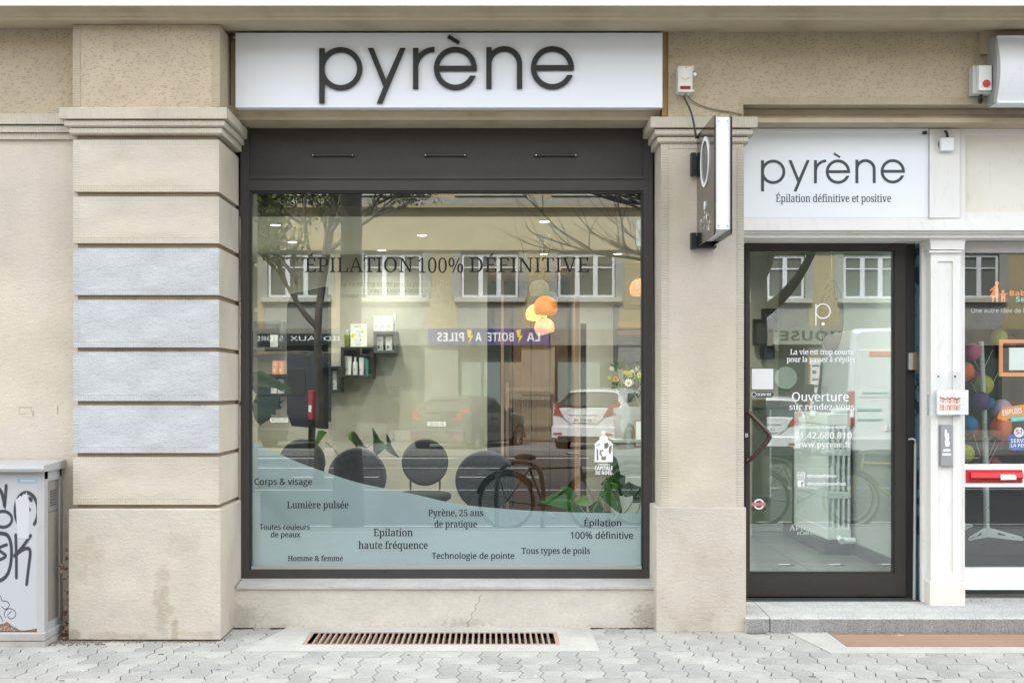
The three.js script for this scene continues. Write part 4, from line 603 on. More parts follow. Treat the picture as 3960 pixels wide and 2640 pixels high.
// grey street cabinet with spray paint
{
  const xr = ux(172, 0.495), xl = xr - 0.92, z = 0.47, t = thing('street_cabinet', 'grey utility cabinet with black spray painted letters beside the left pillar', 'utility cabinet', [(xl + xr) / 2, 0, 0.3]);
  const cab = mat([0.40, 0.405, 0.405], 0.6, { t: T.paint }), side = mat([0.27, 0.255, 0.235], 0.75, { t: T.dirt });
  mesh('plinth', [rbox(xl, xr, -0.01, 0.035, 0.155, 0.495, 0.004), rbox(xl - 0.004, xr + 0.0, 0.036, 0.085, 0.16, 0.50, 0.008)], mat([0.42, 0.42, 0.43], 0.85, { t: T.dirt }), t);
  mesh('body', [box(xl + 0.02, xr - 0.045, 0.085, 1.03, 0.17, z - 0.02), box(xr - 0.056, xr - 0.012, 0.085, 1.036, z - 0.06, z), box(xl + 0.01, xr - 0.012, 0.99, 1.037, 0.17, z - 0.004), box(xr - 0.05, xr - 0.012, 0.085, 1.036, 0.16, 0.2), box(xr - 0.05, xr - 0.0122, 0.975, 1.0375, 0.2, z - 0.06), box(xr - 0.05, xr - 0.0122, 0.085, 0.13, 0.2, z - 0.06)], cab, t);
  mesh('side_panel', box(xr - 0.05, xr - 0.02, 0.13, 0.975, 0.2, z - 0.06), side, t);
  mesh('louvre', [0, 1, 2, 3, 4, 5].map((i) => box(xr - 0.021, xr - 0.015, 0.82 + i * 0.017, 0.828 + i * 0.017, 0.25, 0.35)).concat([box(xr - 0.021, xr - 0.018, 0.785, 0.788, 0.21, 0.39)]), mat([0.12, 0.115, 0.11], 0.8), t);
  mesh('cap', prism([[0.14, 1.0375], [0.525, 1.0375], [0.532, 1.055], [0.525, 1.074], [0.14, 1.088]], xl - 0.03, xr + 0.006), cab, t);
  const cv = document.createElement('canvas'); cv.width = 1024; cv.height = 840; const c = cv.getContext('2d'), X = (x) => 1024 - (337 - x) * 0.861, Y = (y) => (y - 108) * 0.648;
  c.fillStyle = '#c9cbce'; c.fillRect(0, 0, 1024, 840);
  for (let i = 0; i < 260; i++) { c.fillStyle = `rgba(${150 + rnd() * 60},${150 + rnd() * 60},${150 + rnd() * 60},0.18)`; c.fillRect(rnd() * 1024, rnd() * 840, rnd() * 3 + 0.5, rnd() * 40 + 3); }
  c.strokeStyle = '#34373b'; c.lineCap = c.lineJoin = 'round';
  const st = (w, a) => { for (const [k, al] of [[1.5, 0.16], [1.2, 0.3], [1, 0.95]]) { c.lineWidth = w * k * 1.12; c.globalAlpha = al; c.beginPath(); c.moveTo(X(a[0][0]), Y(a[0][1])); for (let i = 1; i < a.length - 1; i++) c.quadraticCurveTo(X(a[i][0]), Y(a[i][1]), (X(a[i][0]) + X(a[i + 1][0])) / 2, (Y(a[i][1]) + Y(a[i + 1][1])) / 2); const e = a[a.length - 1]; c.lineTo(X(e[0]), Y(e[1])); c.stroke(); } c.globalAlpha = 1; };
  const el = (cx, cy, rx, ry, a0, a1) => { const p = []; for (let i = 0; i <= 30; i++) { const q = a0 + (a1 - a0) * i / 30; p.push([cx + rx * Math.cos(q), cy + ry * Math.sin(q)]); } return p; };
  st(17, [[-30, 215], [5, 240], [25, 320], [33, 368]]); st(17, [[46, 205], [42, 280], [33, 368]]); st(5, [[36, 370], [39, 402]]);
  st(14, el(20, 480, 74, 66, 0, 6.3)); st(16, el(212, 410, 94, 150, 2.3, 7.1)); st(20, [[242, 310], [250, 318]]); st(9, [[238, 390], [242, 405]]);
  st(17, [[-60, 590], [20, 596], [62, 610], [88, 680], [92, 800], [70, 920], [20, 980], [-60, 1000]]); st(14, [[50, 690], [0, 705], [-20, 730], [20, 760], [50, 780], [20, 805], [-30, 820]]);
  st(16, [[124, 612], [130, 760], [130, 960]]); st(16, [[246, 616], [190, 700], [116, 780]]); st(16, [[116, 780], [180, 726], [236, 716], [246, 760], [232, 860], [214, 1016]]);
  for (const a of [[[-60, 1060], [0, 1100], [10, 1160], [50, 1150], [80, 1190], [40, 1230], [10, 1200]], [[40, 1290], [20, 1260], [60, 1210], [120, 1230], [128, 1280], [80, 1310], [50, 1270], [90, 1240]], [[-40, 1200], [-10, 1260], [20, 1320]]]) st(3.5, a);
  c.fillStyle = '#d9dadc'; c.beginPath(); [[122, 318], [150, 300], [158, 285], [172, 292], [190, 268], [200, 276], [215, 256], [222, 300], [236, 330], [230, 640], [140, 636], [136, 560]].forEach(([x, y], i) => (i ? c.lineTo(X(x), Y(y)) : c.moveTo(X(x), Y(y)))); c.fill(); c.strokeStyle = '#a8abae'; c.lineWidth = 1.5; c.stroke();
  c.fillStyle = '#a9bfd0'; c.fillRect(X(140), Y(142), 164, 28); c.fillStyle = '#c9d6df'; c.fillRect(X(160), Y(150), 110, 14);
  c.fillStyle = '#8a6a50'; c.beginPath(); [[-200, 1380], [-60, 1360], [0, 1345], [30, 1338], [52, 1325], [78, 1345], [100, 1362], [130, 1375], [150, 1392], [190, 1398], [330, 1375], [330, 1410], [-200, 1410]].forEach(([x, y], i) => (i ? c.lineTo(X(x), Y(y)) : c.moveTo(X(x), Y(y)))); c.fill();
  for (let i = 0; i < 400; i++) { const x = rr(-180, 110), y = rr(1350 + Math.abs(x - 52) * 0.3, 1405); c.fillStyle = ['#b39a82', '#6f4a33', '#cbb8a5', '#94735a'][i % 4]; c.fillRect(X(x), Y(y), rr(2, 9), rr(2, 6)); }
  const pt = new THREE.CanvasTexture(cv); pt.colorSpace = THREE.SRGBColorSpace;
  const dx1 = ux(159, z), dw = 0.86, g = new THREE.BoxGeometry(dw, 0.93, 0.02).translate(dx1 - dw / 2, 0.555, z - 0.012);
  const dm = mat([0.70, 0.70, 0.70], 0.6, { t: pt });
  mesh('cabinet_door', g, [cab, cab, cab, cab, dm, cab], t, 'pale door sprayed with black letters');
  tag(mesh('dead_leaves', (() => { const a = []; for (let i = 0; i < 60; i++) a.push(new THREE.IcosahedronGeometry(rr(0.006, 0.018), 0).scale(1, 0.5, 1).rotateX(rr(0, 3)).translate(xr + rr(0.02, 0.1), rr(0, 1) ** 3 * 0.6 + 0.005, rr(0.14, 0.3))); return a; })(), mat([0.2, 0.12, 0.07], 1)), 'dry leaves caught between the street cabinet and the left pillar', 'dead leaves', null, 'stuff');
}
// ---------------------------------------------------------------- the rooms behind the panes
const FL = 0.13, CE = 2.85, BZ = -4.6, BR = -5.5;
const q = (u, v, z) => V(ux(u, z), vy(v, z), z);
const RM = {
  wall: mat([0.515, 0.5, 0.435], 0.9, { t: T.stone, b: T.fine, bs: 0.0004 }), ceil: mat([0.72, 0.72, 0.66], 0.9), pale: mat([0.36, 0.40, 0.38], 0.85), dark: mat([0.07, 0.08, 0.075], 0.9),
  wood: mat([0.2, 0.12, 0.07], 0.5, { t: T.wood }), post: mat([0.5, 0.33, 0.2], 0.5, { t: T.wood }), black: mat([0.012, 0.013, 0.013], 0.35), brown: mat([0.14, 0.095, 0.065], 0.6, { t: T.wood }),
  fabric: mat([0.03, 0.034, 0.042], 0.95, { t: T.fabric }), fabric2: mat([0.055, 0.066, 0.09], 0.95, { t: T.fabric }), enamel: mat([0.74, 0.79, 0.78], 0.35),
};
const struct = (n, g, m) => tag(mesh(n, g, m), null, null, null, 'structure');
{
  const fl = struct('room_floor', [box(-2.4, 3.06, -0.05, FL - 0.012, BR, -0.45), box(-0.1, 1.0, -0.05, FL - 0.012, -7.6, BR - 0.001), box(3.16, 6.0, -0.05, FL - 0.012, -4.4, -0.45)], mat([0.05, 0.05, 0.048], 0.9));
  const tm = [[0.15, 0.16, 0.155], [0.13, 0.14, 0.137], [0.17, 0.178, 0.17]].map((c) => mat(c, 0.28, { t: T.speck }));
  for (let i = 0; i < 6; i++) for (let j = 0; j < 7; j++) { const x = 3.05 - i * 0.6, z = -0.6 - j * 0.58; mesh('floor_tile', rbox(x - 0.595, x, FL - 0.02, FL + rr(-0.0005, 0.0005), z - 0.576, z, 0.002), tm[Math.floor(rnd() * 3)], fl); }
  mesh('floor_tile', box(-2.39, -0.56, FL - 0.02, FL, BZ, -0.6), tm[0], fl); mesh('floor_tile', box(3.17, 6.0, FL - 0.02, FL - 0.001, -4.4, -0.6), RM.dark, fl); mesh('floor_tile', box(-0.09, 0.99, FL - 0.02, FL - 0.001, -7.6, BZ - 0.002), RM.brown, fl);
  struct('room_ceiling', [box(-2.5, 3.16, CE, CE + 0.1, BR - 0.1, -0.9), box(-0.2, 1.2, CE + 0.001, CE + 0.1, -7.7, BR - 0.101), box(3.161, 6.1, CE, CE + 0.1, -4.5, -0.45)], RM.ceil);
  const ox0 = ux(1884, BZ), ox1 = ux(2262, BZ);
  struct('room_back_wall', [box(-2.5, ox0, 0, CE - 0.001, BZ - 0.1, BZ), box(ox1, 3.16, 0, CE - 0.001, BR - 0.1, BR)], RM.wall);
  struct('room_side_wall', [box(-2.5, -2.4, 0, CE + 0.1, BZ, -0.45)], RM.wall);
  struct('room_right_wall', [box(3.062, 3.158, 0, CE + 0.1, BR, -0.62)], RM.pale);
  struct('shutter_casing', [box(-2.4, 3.06, 2.735, 3.2, -0.95, -0.455), box(-2.45, 1.59, 3.2, 3.3, -1, -0.42)], mat([0.06, 0.05, 0.042], 0.7));
  struct('corridor_wall', [box(ox0 - 0.15, ox0 - 0.02, 0, CE, -7.6, BZ - 0.1), box(ox1 + 0.02, ox1 + 0.15, 0, CE, -7.6, BR - 0.1)], mat([0.5, 0.34, 0.22], 0.8, { t: T.stone }));
  struct('corridor_end_wall', box(ox0 - 0.15, ox1 + 0.15, 0, CE, -7.7, -7.6), RM.brown);
  struct('neighbour_back_wall', [box(3.16, 6.1, 0, CE, -4.5, -4.4), box(6.0, 6.1, 0, CE, -4.4, -0.4)], RM.dark);
  struct('skirting', [box(3.035, 3.0615, FL, FL + 0.1, -4.5, -0.7), box(-2.399, ox0, FL, FL + 0.09, BZ + 0.001, BZ + 0.018), box(ox1, 3.03, FL, FL + 0.09, BR + 0.001, BR + 0.018)], mat([0.06, 0.06, 0.058], 0.6));
  // doorway with posts and a black sliding leaf
  const t = thing('corridor_doorway', 'wooden framed corridor doorway with black leaf behind the seats', 'doorway', [0.4, FL, BZ]);
  const zz = -3.9;
  mesh('black_leaf', box(ux(1886, zz), ux(1937, zz), FL, vy(1330, zz), zz - 0.04, zz), RM.black, t); mesh('post', box(ux(1938, zz), ux(1948, zz), FL, 2.6, zz - 0.06, zz), RM.post, t); mesh('black_leaf', box(ux(1949, zz), ux(1975, zz), FL, vy(1335, zz), zz - 0.08, zz - 0.03), RM.black, t);
  mesh('post', box(ux(1956, zz), ux(1968, zz), FL, vy(1478, zz), zz - 0.02, zz + 0.02), RM.wood, t); mesh('post', box(ux(2224, zz), ux(2242, zz), FL, 2.6, zz - 0.06, zz), RM.post, t); mesh('black_leaf', box(ux(2246, zz), ux(2268, zz), FL, vy(1250, zz), zz - 0.05, zz), RM.black, t);
  mesh('rail', box(ux(1886, zz), ux(2268, zz), 2.6, 2.66, zz - 0.06, zz), RM.post, t);
  mesh('panel', [0, 1, 2, 3].map((i) => box(ox0 + 0.08 + i * 0.22, ox0 + 0.28 + i * 0.22, FL, 2.5, -7.0, -6.96)), RM.wood, t);
}
// lamps
const warm = new THREE.Color(1, 0.8, 0.56), neutral = new THREE.Color(1, 0.95, 0.87);
let firstSpot;
function downlight(x, z, I, label, y = CE) {
  const t = thing('ceiling_spot', label, 'ceiling light', [x, y, z], 'recessed ceiling spots');
  mesh('rim', lathe([[0.04, 0], [0.05, -0.004], [0.056, 0], [0.04, 0.001]], 20).translate(x, y, z), M.white, t);
  mesh('lamp_face', new THREE.CylinderGeometry(0.04, 0.04, 0.004, 20).translate(x, y - 0.0005, z), em([1, 0.9, 0.74], 3), t);
  const l = new THREE.SpotLight(neutral, I * 0.27, 0, 1.4, 1, 2); l.position.set(x, y - 0.02, z); l.target.position.set(x, 0, z); l.shadow.radius = 1.6; l.castShadow = true; scene.add(l, l.target);
}
const cp = (u, v) => { const d = (CE - EY) * F / (1500 - v); return [(u - 1900) * d / F, CZ - d]; };
downlight(...cp(2106, 856), 13, 'ceiling spot nearest the pane above the hanging shades'); downlight(...cp(2106, 911), 13, 'second ceiling spot from the pane above the hanging shades'); downlight(...cp(2103, 981), 10, 'rearmost ceiling spot above the corridor doorway'); downlight(...cp(2389, 981), 5, 'ceiling spot at the right above the wall picture');
downlight(-1.05, BZ + 0.42, 5.5, 'ceiling spot washing the back wall above the product shelves'); downlight(-1.75, -2.3, 12, 'ceiling spot above the leftmost round backed chair'); downlight(2.0, -3.0, 7, 'ceiling spot inside the entrance door above the radiator'); downlight(2.3, -1.5, 11, 'ceiling spot just behind the entrance door');
downlight(0.45, -6.2, 6, 'warm ceiling spot inside the corridor'); downlight(-0.6, -3.0, 12, 'ceiling spot above the middle chair'); downlight(-1.8, -3.5, 9, 'ceiling spot before the top left box shelf'); downlight(-0.3, -1.6, 10, 'ceiling spot just behind the middle of the shop pane');
// woven pendant shades
{
  const shade = (r) => { const p = []; for (let i = 0; i <= 18; i++) { const a = 0.16 + (2.2 - 0.16) * i / 18; p.push([r * Math.sin(a), r * Math.cos(a)]); } return lathe(p, 36); };
  const top = q(2100, 1040, -3.0); top.y = CE;
  const can = thing('lamp_canopy', 'small round ceiling rose holding the cords of the hanging shades', 'ceiling rose', top.toArray()); mesh('plate', lathe([[0, -0.03], [0.05, -0.03], [0.06, -0.02], [0.06, 0]], 20).translate(...top.toArray()), RM.enamel, can);
  const P = [[2085, 1120, -3.0, 0.086, [0.2, 0.28, 0.23], 0.05, 0.9, 'sage green woven pendant shade, topmost of the cluster'], [2110, 1190, -2.95, 0.104, [0.62, 0.2, 0.012], 0.0, 2.4, 'large orange woven pendant shade in the middle of the cluster'], [2074, 1216, -3.15, 0.092, [0.7, 0.42, 0.12], -0.12, 8, 'cream glowing pendant shade tucked behind the orange one'], [2106, 1268, -2.98, 0.088, [0.6, 0.34, 0.25], 0.25, 3.2, 'pale pink woven pendant shade, lowest of the cluster'], [2128, 1158, -3.25, 0.07, [0.14, 0.24, 0.2], 0.0, 0.3, 'small dark green pendant shade half hidden behind the cluster'], [2478, 1118, -3.0, 0.096, [0.55, 0.33, 0.22], 0.0, 2.2, 'brown pendant shade hanging alone at the right edge of the pane']];
  P.forEach(([u, v, z, r, c, tilt, I, label]) => {
    const p = q(u, v, z), t = thing('pendant_lamp', label, 'pendant lamp', p.toArray(), 'woven hanging lamp shades'); t.rotation.z = tilt; bases.set(t, V(0, 0, 0));
    mesh('lamp_shade', shade(r), mat(c, 1, { transmission: 0.45, thickness: 0, ior: 1.1, side: THREE.DoubleSide, b: T.fine, bs: 0.002, t: T.fabric.clone() }), t).material.map.repeat.set(3, 2);
    mesh('bulb', ball(0, r * 0.2, 0, r * 0.24, 14, 10), em([1, 0.78, 0.45], 0.8), t); mesh('holder', new THREE.CylinderGeometry(0.014, 0.014, r * 0.6, 10).translate(0, r * 0.75, 0), RM.black, t);
    const a = u > 2400 ? V(0, CE - p.y, 0) : V(top.x - p.x, CE - 0.02 - p.y, top.z - p.z); mesh('cord', tube([V(0, r, 0), a.clone().lerp(V(0, r, 0), 0.6), a], 0.003, 10, 5), RM.fabric2, t);
    const l = new THREE.PointLight(warm, I * 0.03); l.position.copy(p).add(V(0, r * 0.2, 0)); l.shadow.radius = 1; l.castShadow = true; scene.add(l);
  });
}
// chairs
function chair(name, label, R, arm, m) {
  const t = thing(name, label, 'chair', [0, 0, 0], 'round backed chairs'); bases.set(t, V(0, 0, 0));
  const sh = 0.46, by = sh + 0.03 + R * 1.05;
  const pad = (r, h) => { const g = new THREE.CylinderGeometry(r, r, h, 40, 1); const p = []; for (let i = 0; i <= 8; i++) { const a = Math.PI * i / 8 - Math.PI / 2; p.push([r - h / 2 + h / 2 * Math.cos(a), h / 2 * Math.sin(a)]); } return lathe([[0, -h / 2], ...p, [0, h / 2]], 44); };
  const bg = pad(R, 0.055).rotateX(Math.PI / 2); { const p = bg.attributes.position; for (let i = 0; i < p.count; i++) p.setZ(i, p.getZ(i) + 0.35 * p.getX(i) ** 2); bg.computeVertexNormals(); }
  mesh('backrest', bg.rotateX(-0.1).translate(0, by, -0.21), m, t); mesh('seat', pad(0.245, 0.07).scale(1.02, 1, 0.95).translate(0, sh - 0.035, 0.02), m, t);
  for (const s of [-1, 1]) { mesh('back_post', tube([V(s * 0.13, sh - 0.05, -0.17), V(s * 0.135, sh + 0.06, -0.22), V(s * 0.13, sh + 0.16, -0.245)], 0.009, 12), RM.black, t); for (const k of [-1, 1]) mesh('leg', tube([V(s * 0.17, sh - 0.07, 0.02 + k * 0.15), V(s * 0.2, sh - 0.12, 0.02 + k * 0.19), V(s * 0.235, 0, 0.02 + k * 0.235)], 0.01, 12), RM.black, t); }
  mesh('seat_ring', new THREE.TorusGeometry(0.2, 0.008, 6, 30).rotateX(Math.PI / 2).translate(0, sh - 0.078, 0.02), RM.black, t);
  if (arm) mesh('arm_loop', new THREE.TorusGeometry(R * 0.52, 0.008, 6, 24, 2.0).rotateZ(1.1).translate(R * 0.02, by - R * 0.28, -0.245), RM.fabric2, t);
  return t;
}
{
  const c0 = chair('lounge_chair', 'dark round backed chair standing against the back wall in the middle', 0.215, false, RM.fabric); c0.position.set(ux(1644, -3.72), FL, -3.5);
  const c1 = copy(c0, [ux(1172, -3.7), FL, -3.5], 0.05, 'dark round backed chair at the left end, half hidden by the blue film'); c1.scale.setScalar(1.0);
  const c2 = chair('lounge_chair', 'blue grey round backed chair seen from behind, nearest the corridor doorway', 0.235, true, RM.fabric2); c2.position.set(ux(1878, -1.8), FL - 0.05, -2.0); c2.rotation.y = Math.PI;
  const c3 = copy(c2, [ux(1370, -1.8), FL - 0.05, -2.0], Math.PI - 0.1, 'blue grey round backed chair seen from behind, before the spotted leaf plant');
}
// large black display panel
{
  const a = V(ux(1250, -1.3), 0, -1.3), b = V(ux(1108, -2.1), 0, -2.1), len = a.distanceTo(b), t = thing('display_screen', 'tall black glossy display panel with cut corners at the left of the window', 'screen', [a.x, vy(1658, -1.3), a.z]);
  bases.set(t, V(0, 0, 0)); t.rotation.y = Math.atan2(b.z - a.z, -(b.x - a.x));
  const h = vy(1108, -1.3) - vy(1658, -1.3), y1 = h;
  const s = [[0, 0], [-len + 0.12, 0], [-len, 0.1], [-len, y1 - 0.1], [-len + 0.1, y1], [0, y1]];
  mesh('screen', plate(s, -0.04, 0, 0.003), mat([0.004, 0.007, 0.007], 0.6, { specularIntensity: 0.05 }), t); mesh('back_case', plate(s.map(([x, y]) => [x * 0.9 - 0.04, y * 0.9 + 0.05]), -0.075, -0.041), RM.black, t);
  mesh('stand', [rod(V(-len / 2, 0.02, -0.06), V(-len / 2, FL - vy(1658, -1.3), -0.06), 0.03)], RM.black, t); mesh('foot', new THREE.CylinderGeometry(0.25, 0.25, 0.02, 30).translate(-len / 2, FL - vy(1658, -1.3) + 0.01, -0.06), RM.black, t);
}
// wall shelves and products
{
  const z = -4.3, cube = (u0, u1, v0, v1, m, label) => {
    const t = thing('wall_shelf', label, 'shelf', [ux((u0 + u1) / 2, z), vy(v1, z), BZ], 'black box shelves on the back wall'), w = 0.03, x0 = ux(u0, z), x1 = ux(u1, z), y0 = vy(v1, z), y1 = vy(v0, z);
    mesh('top_board', rbox(x0, x1, y1 - w, y1, BZ + 0.002, z, 0.006), m, t); mesh('bottom_board', rbox(x0, x1, y0, y0 + w, BZ + 0.002, z, 0.006), m, t); mesh('side_board', box(x0, x0 + w, y0 + w, y1 - w, BZ + 0.003, z - 0.001), m, t); mesh('side_board', box(x1 - w, x1, y0 + w, y1 - w, BZ + 0.003, z - 0.001), m, t);
    mesh('back_board', box(x0 + w, x1 - w, y0 + w, y1 - w, BZ + 0.002, BZ + 0.012), mat([0.13, 0.14, 0.13], 0.7), t);
  };
  const g2 = mat([0.07, 0.08, 0.078], 0.5);
  cube(1317, 1443, 1341, 1461, RM.black, 'large black box shelf holding four tubes and bottles'); cube(1443.5, 1534, 1281, 1366, g2, 'grey box shelf with two white cartons, highest on the right'); cube(1238, 1316, 1415, 1517, RM.black, 'black box shelf with an amber bottle beside the display panel'); cube(1032, 1112, 1446, 1533, RM.black, 'black box shelf behind the large hanging leaf'); cube(980, 1092, 1241, 1353, g2, 'grey box shelf at the top left corner of the window');
  const zp = -4.36, carton = (u0, u1, v0, v1, c, label, mark = [0.5, 0.5, 0.5]) => { const t = thing('carton', label, 'carton', [ux((u0 + u1) / 2, zp), vy(v1, zp), zp]); mesh('box', pbox(u0, u1, v0, v1, zp, zp - 0.06), mat(c, 0.6), t); mesh('print', [pbox(u0 + (u1 - u0) * 0.15, u0 + (u1 - u0) * 0.5, v1 - (v1 - v0) * 0.4, v1 - (v1 - v0) * 0.2, zp + 0.0008, zp - 0.002), pbox(u0 + (u1 - u0) * 0.15, u1 - (u1 - u0) * 0.15, v0 + (v1 - v0) * 0.2, v0 + (v1 - v0) * 0.24, zp + 0.0008, zp - 0.002), pbox(u0 + (u1 - u0) * 0.15, u1 - (u1 - u0) * 0.3, v0 + (v1 - v0) * 0.3, v0 + (v1 - v0) * 0.33, zp + 0.0008, zp - 0.002)], mat(mark, 0.6), t); };
  const Z2 = (x, y) => [1280 + x / 3.92, 1180 + y / 3.92];
  const cz = (x0, x1, y0, y1, c, l, m) => carton(Z2(x0)[0], Z2(x1)[0], Z2(0, y0)[1], Z2(0, y1)[1], c, l, m);
  cz(646, 742, 160, 392, [0.7, 0.7, 0.7], 'left of three white cartons on the grey shelf'); cz(748, 846, 162, 392, [0.74, 0.77, 0.78], 'silver carton between two white cartons on the grey shelf'); cz(850, 944, 162, 392, [0.7, 0.7, 0.7], 'right of three white cartons on the grey shelf');
  cz(688, 786, 472, 704, [0.74, 0.74, 0.72], 'left white carton with a leaf print inside the grey shelf', [0.2, 0.2, 0.2]); cz(827, 926, 474, 704, [0.74, 0.74, 0.72], 'right white carton with a leaf print inside the grey shelf', [0.2, 0.2, 0.2]);
  carton(1053, 1074, 1395, 1446, [0.75, 0.33, 0.18], 'left salmon carton on the shelf behind the hanging leaf', [0.8, 0.6, 0.5]); carton(1076, 1096, 1395, 1446, [0.75, 0.33, 0.18], 'right salmon carton on the shelf behind the hanging leaf', [0.8, 0.6, 0.5]); carton(1046, 1070, 1465, 1525, [0.7, 0.7, 0.68], 'left white carton inside the shelf behind the hanging leaf'); carton(1074, 1096, 1465, 1525, [0.7, 0.7, 0.68], 'right white carton inside the shelf behind the hanging leaf');
  carton(1044, 1074, 1293, 1346, [0.72, 0.72, 0.7], 'wide white carton inside the top left grey shelf'); carton(1079, 1090, 1308, 1346, [0.72, 0.72, 0.7], 'narrow white carton inside the top left grey shelf');
  const bottle = (cx, w, v0, v1, body, cap, label, kind, cfrac = 0.25) => {                     // kind 0 bottle, 1 tube
    const t = thing(kind ? 'cream_tube' : 'bottle', label, kind ? 'tube' : 'bottle', [ux(cx, zp), vy(v1, zp), zp - 0.03]), h = vy(v0, zp) - vy(v1, zp), r = (w / 2) * (CZ - zp) / F, bm = mat(body, 0.35);
    if (kind) { mesh('body', uvm(new THREE.CylinderGeometry(r, r * 0.75, h * 0.86, 24).scale(1, 1, 0.45).translate(ux(cx, zp), vy(v1, zp) + h * 0.57, zp - 0.03)), bm, t); mesh('cap', new THREE.CylinderGeometry(r * 0.74, r * 0.74, h * 0.14, 20).scale(1, 1, 0.6).translate(ux(cx, zp), vy(v1, zp) + h * 0.07, zp - 0.03), mat(cap, 0.4), t); }
    else { mesh('body', lathe([[0, 0], [r, 0.002], [r, h * (1 - cfrac) - 0.012], [r * 0.85, h * (1 - cfrac)], [r * 0.4, h * (1 - cfrac) + 0.006], [0, h * (1 - cfrac) + 0.006]], 24).translate(ux(cx, zp), vy(v1, zp), zp - 0.03), bm, t); mesh('cap', lathe([[0, 0], [r * 0.5, 0], [r * 0.48, h * cfrac - 0.006], [0, h * cfrac - 0.006]], 18).translate(ux(cx, zp), vy(v1, zp) + h * (1 - cfrac) + 0.006, zp - 0.03), mat(cap, 0.4), t); }
    mesh('print', plate([[0, 0], [0.3, 0.16], [0.5, 0.5], [0.16, 0.36]].map(([x, y]) => [ux(cx, zp) + (x - 0.5) * r * 1.4, vy(v1, zp) + h * 0.28 + y * h * 0.22]), zp + r * 0.1, zp + r * 0.1 + 0.001), mat([0.06, 0.07, 0.06], 0.6), t);
  };
  const wh = [0.72, 0.73, 0.72];
  bottle(...[1280 + 253 / 3.92, 30, 1180 + 768 / 3.92, 1180 + 1074 / 3.92], wh, wh, 'wide white tube at the left in the large black shelf', 1); bottle(1280 + 360 / 3.92, 20, 1180 + 782 / 3.92, 1180 + 1074 / 3.92, wh, wh, 'white bottle with slim cap in the large black shelf', 0, 0.28); bottle(1280 + 458 / 3.92, 21, 1180 + 790 / 3.92, 1180 + 1074 / 3.92, wh, wh, 'slim white tube in the large black shelf', 1); bottle(1280 + 543 / 3.92, 18, 1180 + 805 / 3.92, 1180 + 1074 / 3.92, [0.04, 0.24, 0.2], [0.04, 0.24, 0.2], 'teal green tube at the right in the large black shelf', 1);
  bottle(1267, 24, 1445, 1507, [0.3, 0.22, 0.04], wh, 'amber bottle with white cap in the lower black shelf', 0); bottle(1293, 21, 1433, 1510, [0.6, 0.61, 0.6], wh, 'pale tube beside the amber bottle', 1); bottle(1280 + 243 / 3.92, 23, 1180 + 372 / 3.92, 1341, [0.2, 0.22, 0.04], wh, 'olive green bottle with white cap on top of the large black shelf', 0); bottle(1526, 16, 1210, 1281, wh, wh, 'narrow white tube beside the three cartons on the grey shelf', 1);
  {
    const cv = document.createElement('canvas'); cv.width = 256; cv.height = 350; const c = cv.getContext('2d'); c.fillStyle = '#e6e5e0'; c.fillRect(0, 0, 256, 350); c.fillStyle = '#3a3d3a'; c.font = '34px sans-serif'; c.fillText("PHYT'S", 62, 56); c.fillStyle = '#d8c81e'; c.beginPath(); c.ellipse(36, 185, 22, 38, 0.2, 0, 7); c.fill(); c.fillStyle = '#c9cf3a'; c.beginPath(); c.ellipse(185, 125, 26, 20, 0, 0, 7); c.fill();
    c.strokeStyle = '#434843'; c.lineWidth = 4; for (let i = 0; i < 26; i++) { const x = 60 + rnd() * 150, y = 95 + rnd() * 160; c.beginPath(); c.moveTo(x, y); c.lineTo(x + rr(-22, 22), y + rr(-22, 22)); c.stroke(); } c.fillStyle = '#dcdfb8'; c.fillRect(140, 190, 46, 80); c.fillStyle = '#4a4e4a'; c.fillRect(152, 236, 14, 18); c.fillRect(60, 298, 130, 4); c.fillRect(80, 318, 90, 4);
    const pt = new THREE.CanvasTexture(cv); pt.colorSpace = THREE.SRGBColorSpace; const x0 = ux(1355, zp), x1 = ux(1418, zp), y0 = vy(1340, zp), y1 = vy(1252, zp);
    const t = thing('display_card', "white printed card reading PHYT'S with yellow blots on the large black shelf", 'display card', [(x0 + x1) / 2, y0, zp]); mesh('card', box(x0, x1, y0, y1, zp - 0.012, zp), mat([0.76, 0.76, 0.73], 0.6), t); mesh('print', new THREE.PlaneGeometry(x1 - x0, y1 - y0).translate((x0 + x1) / 2, (y0 + y1) / 2, zp + 0.0012), mat([1, 1, 1], 0.6, { t: pt }), t);
  }
}
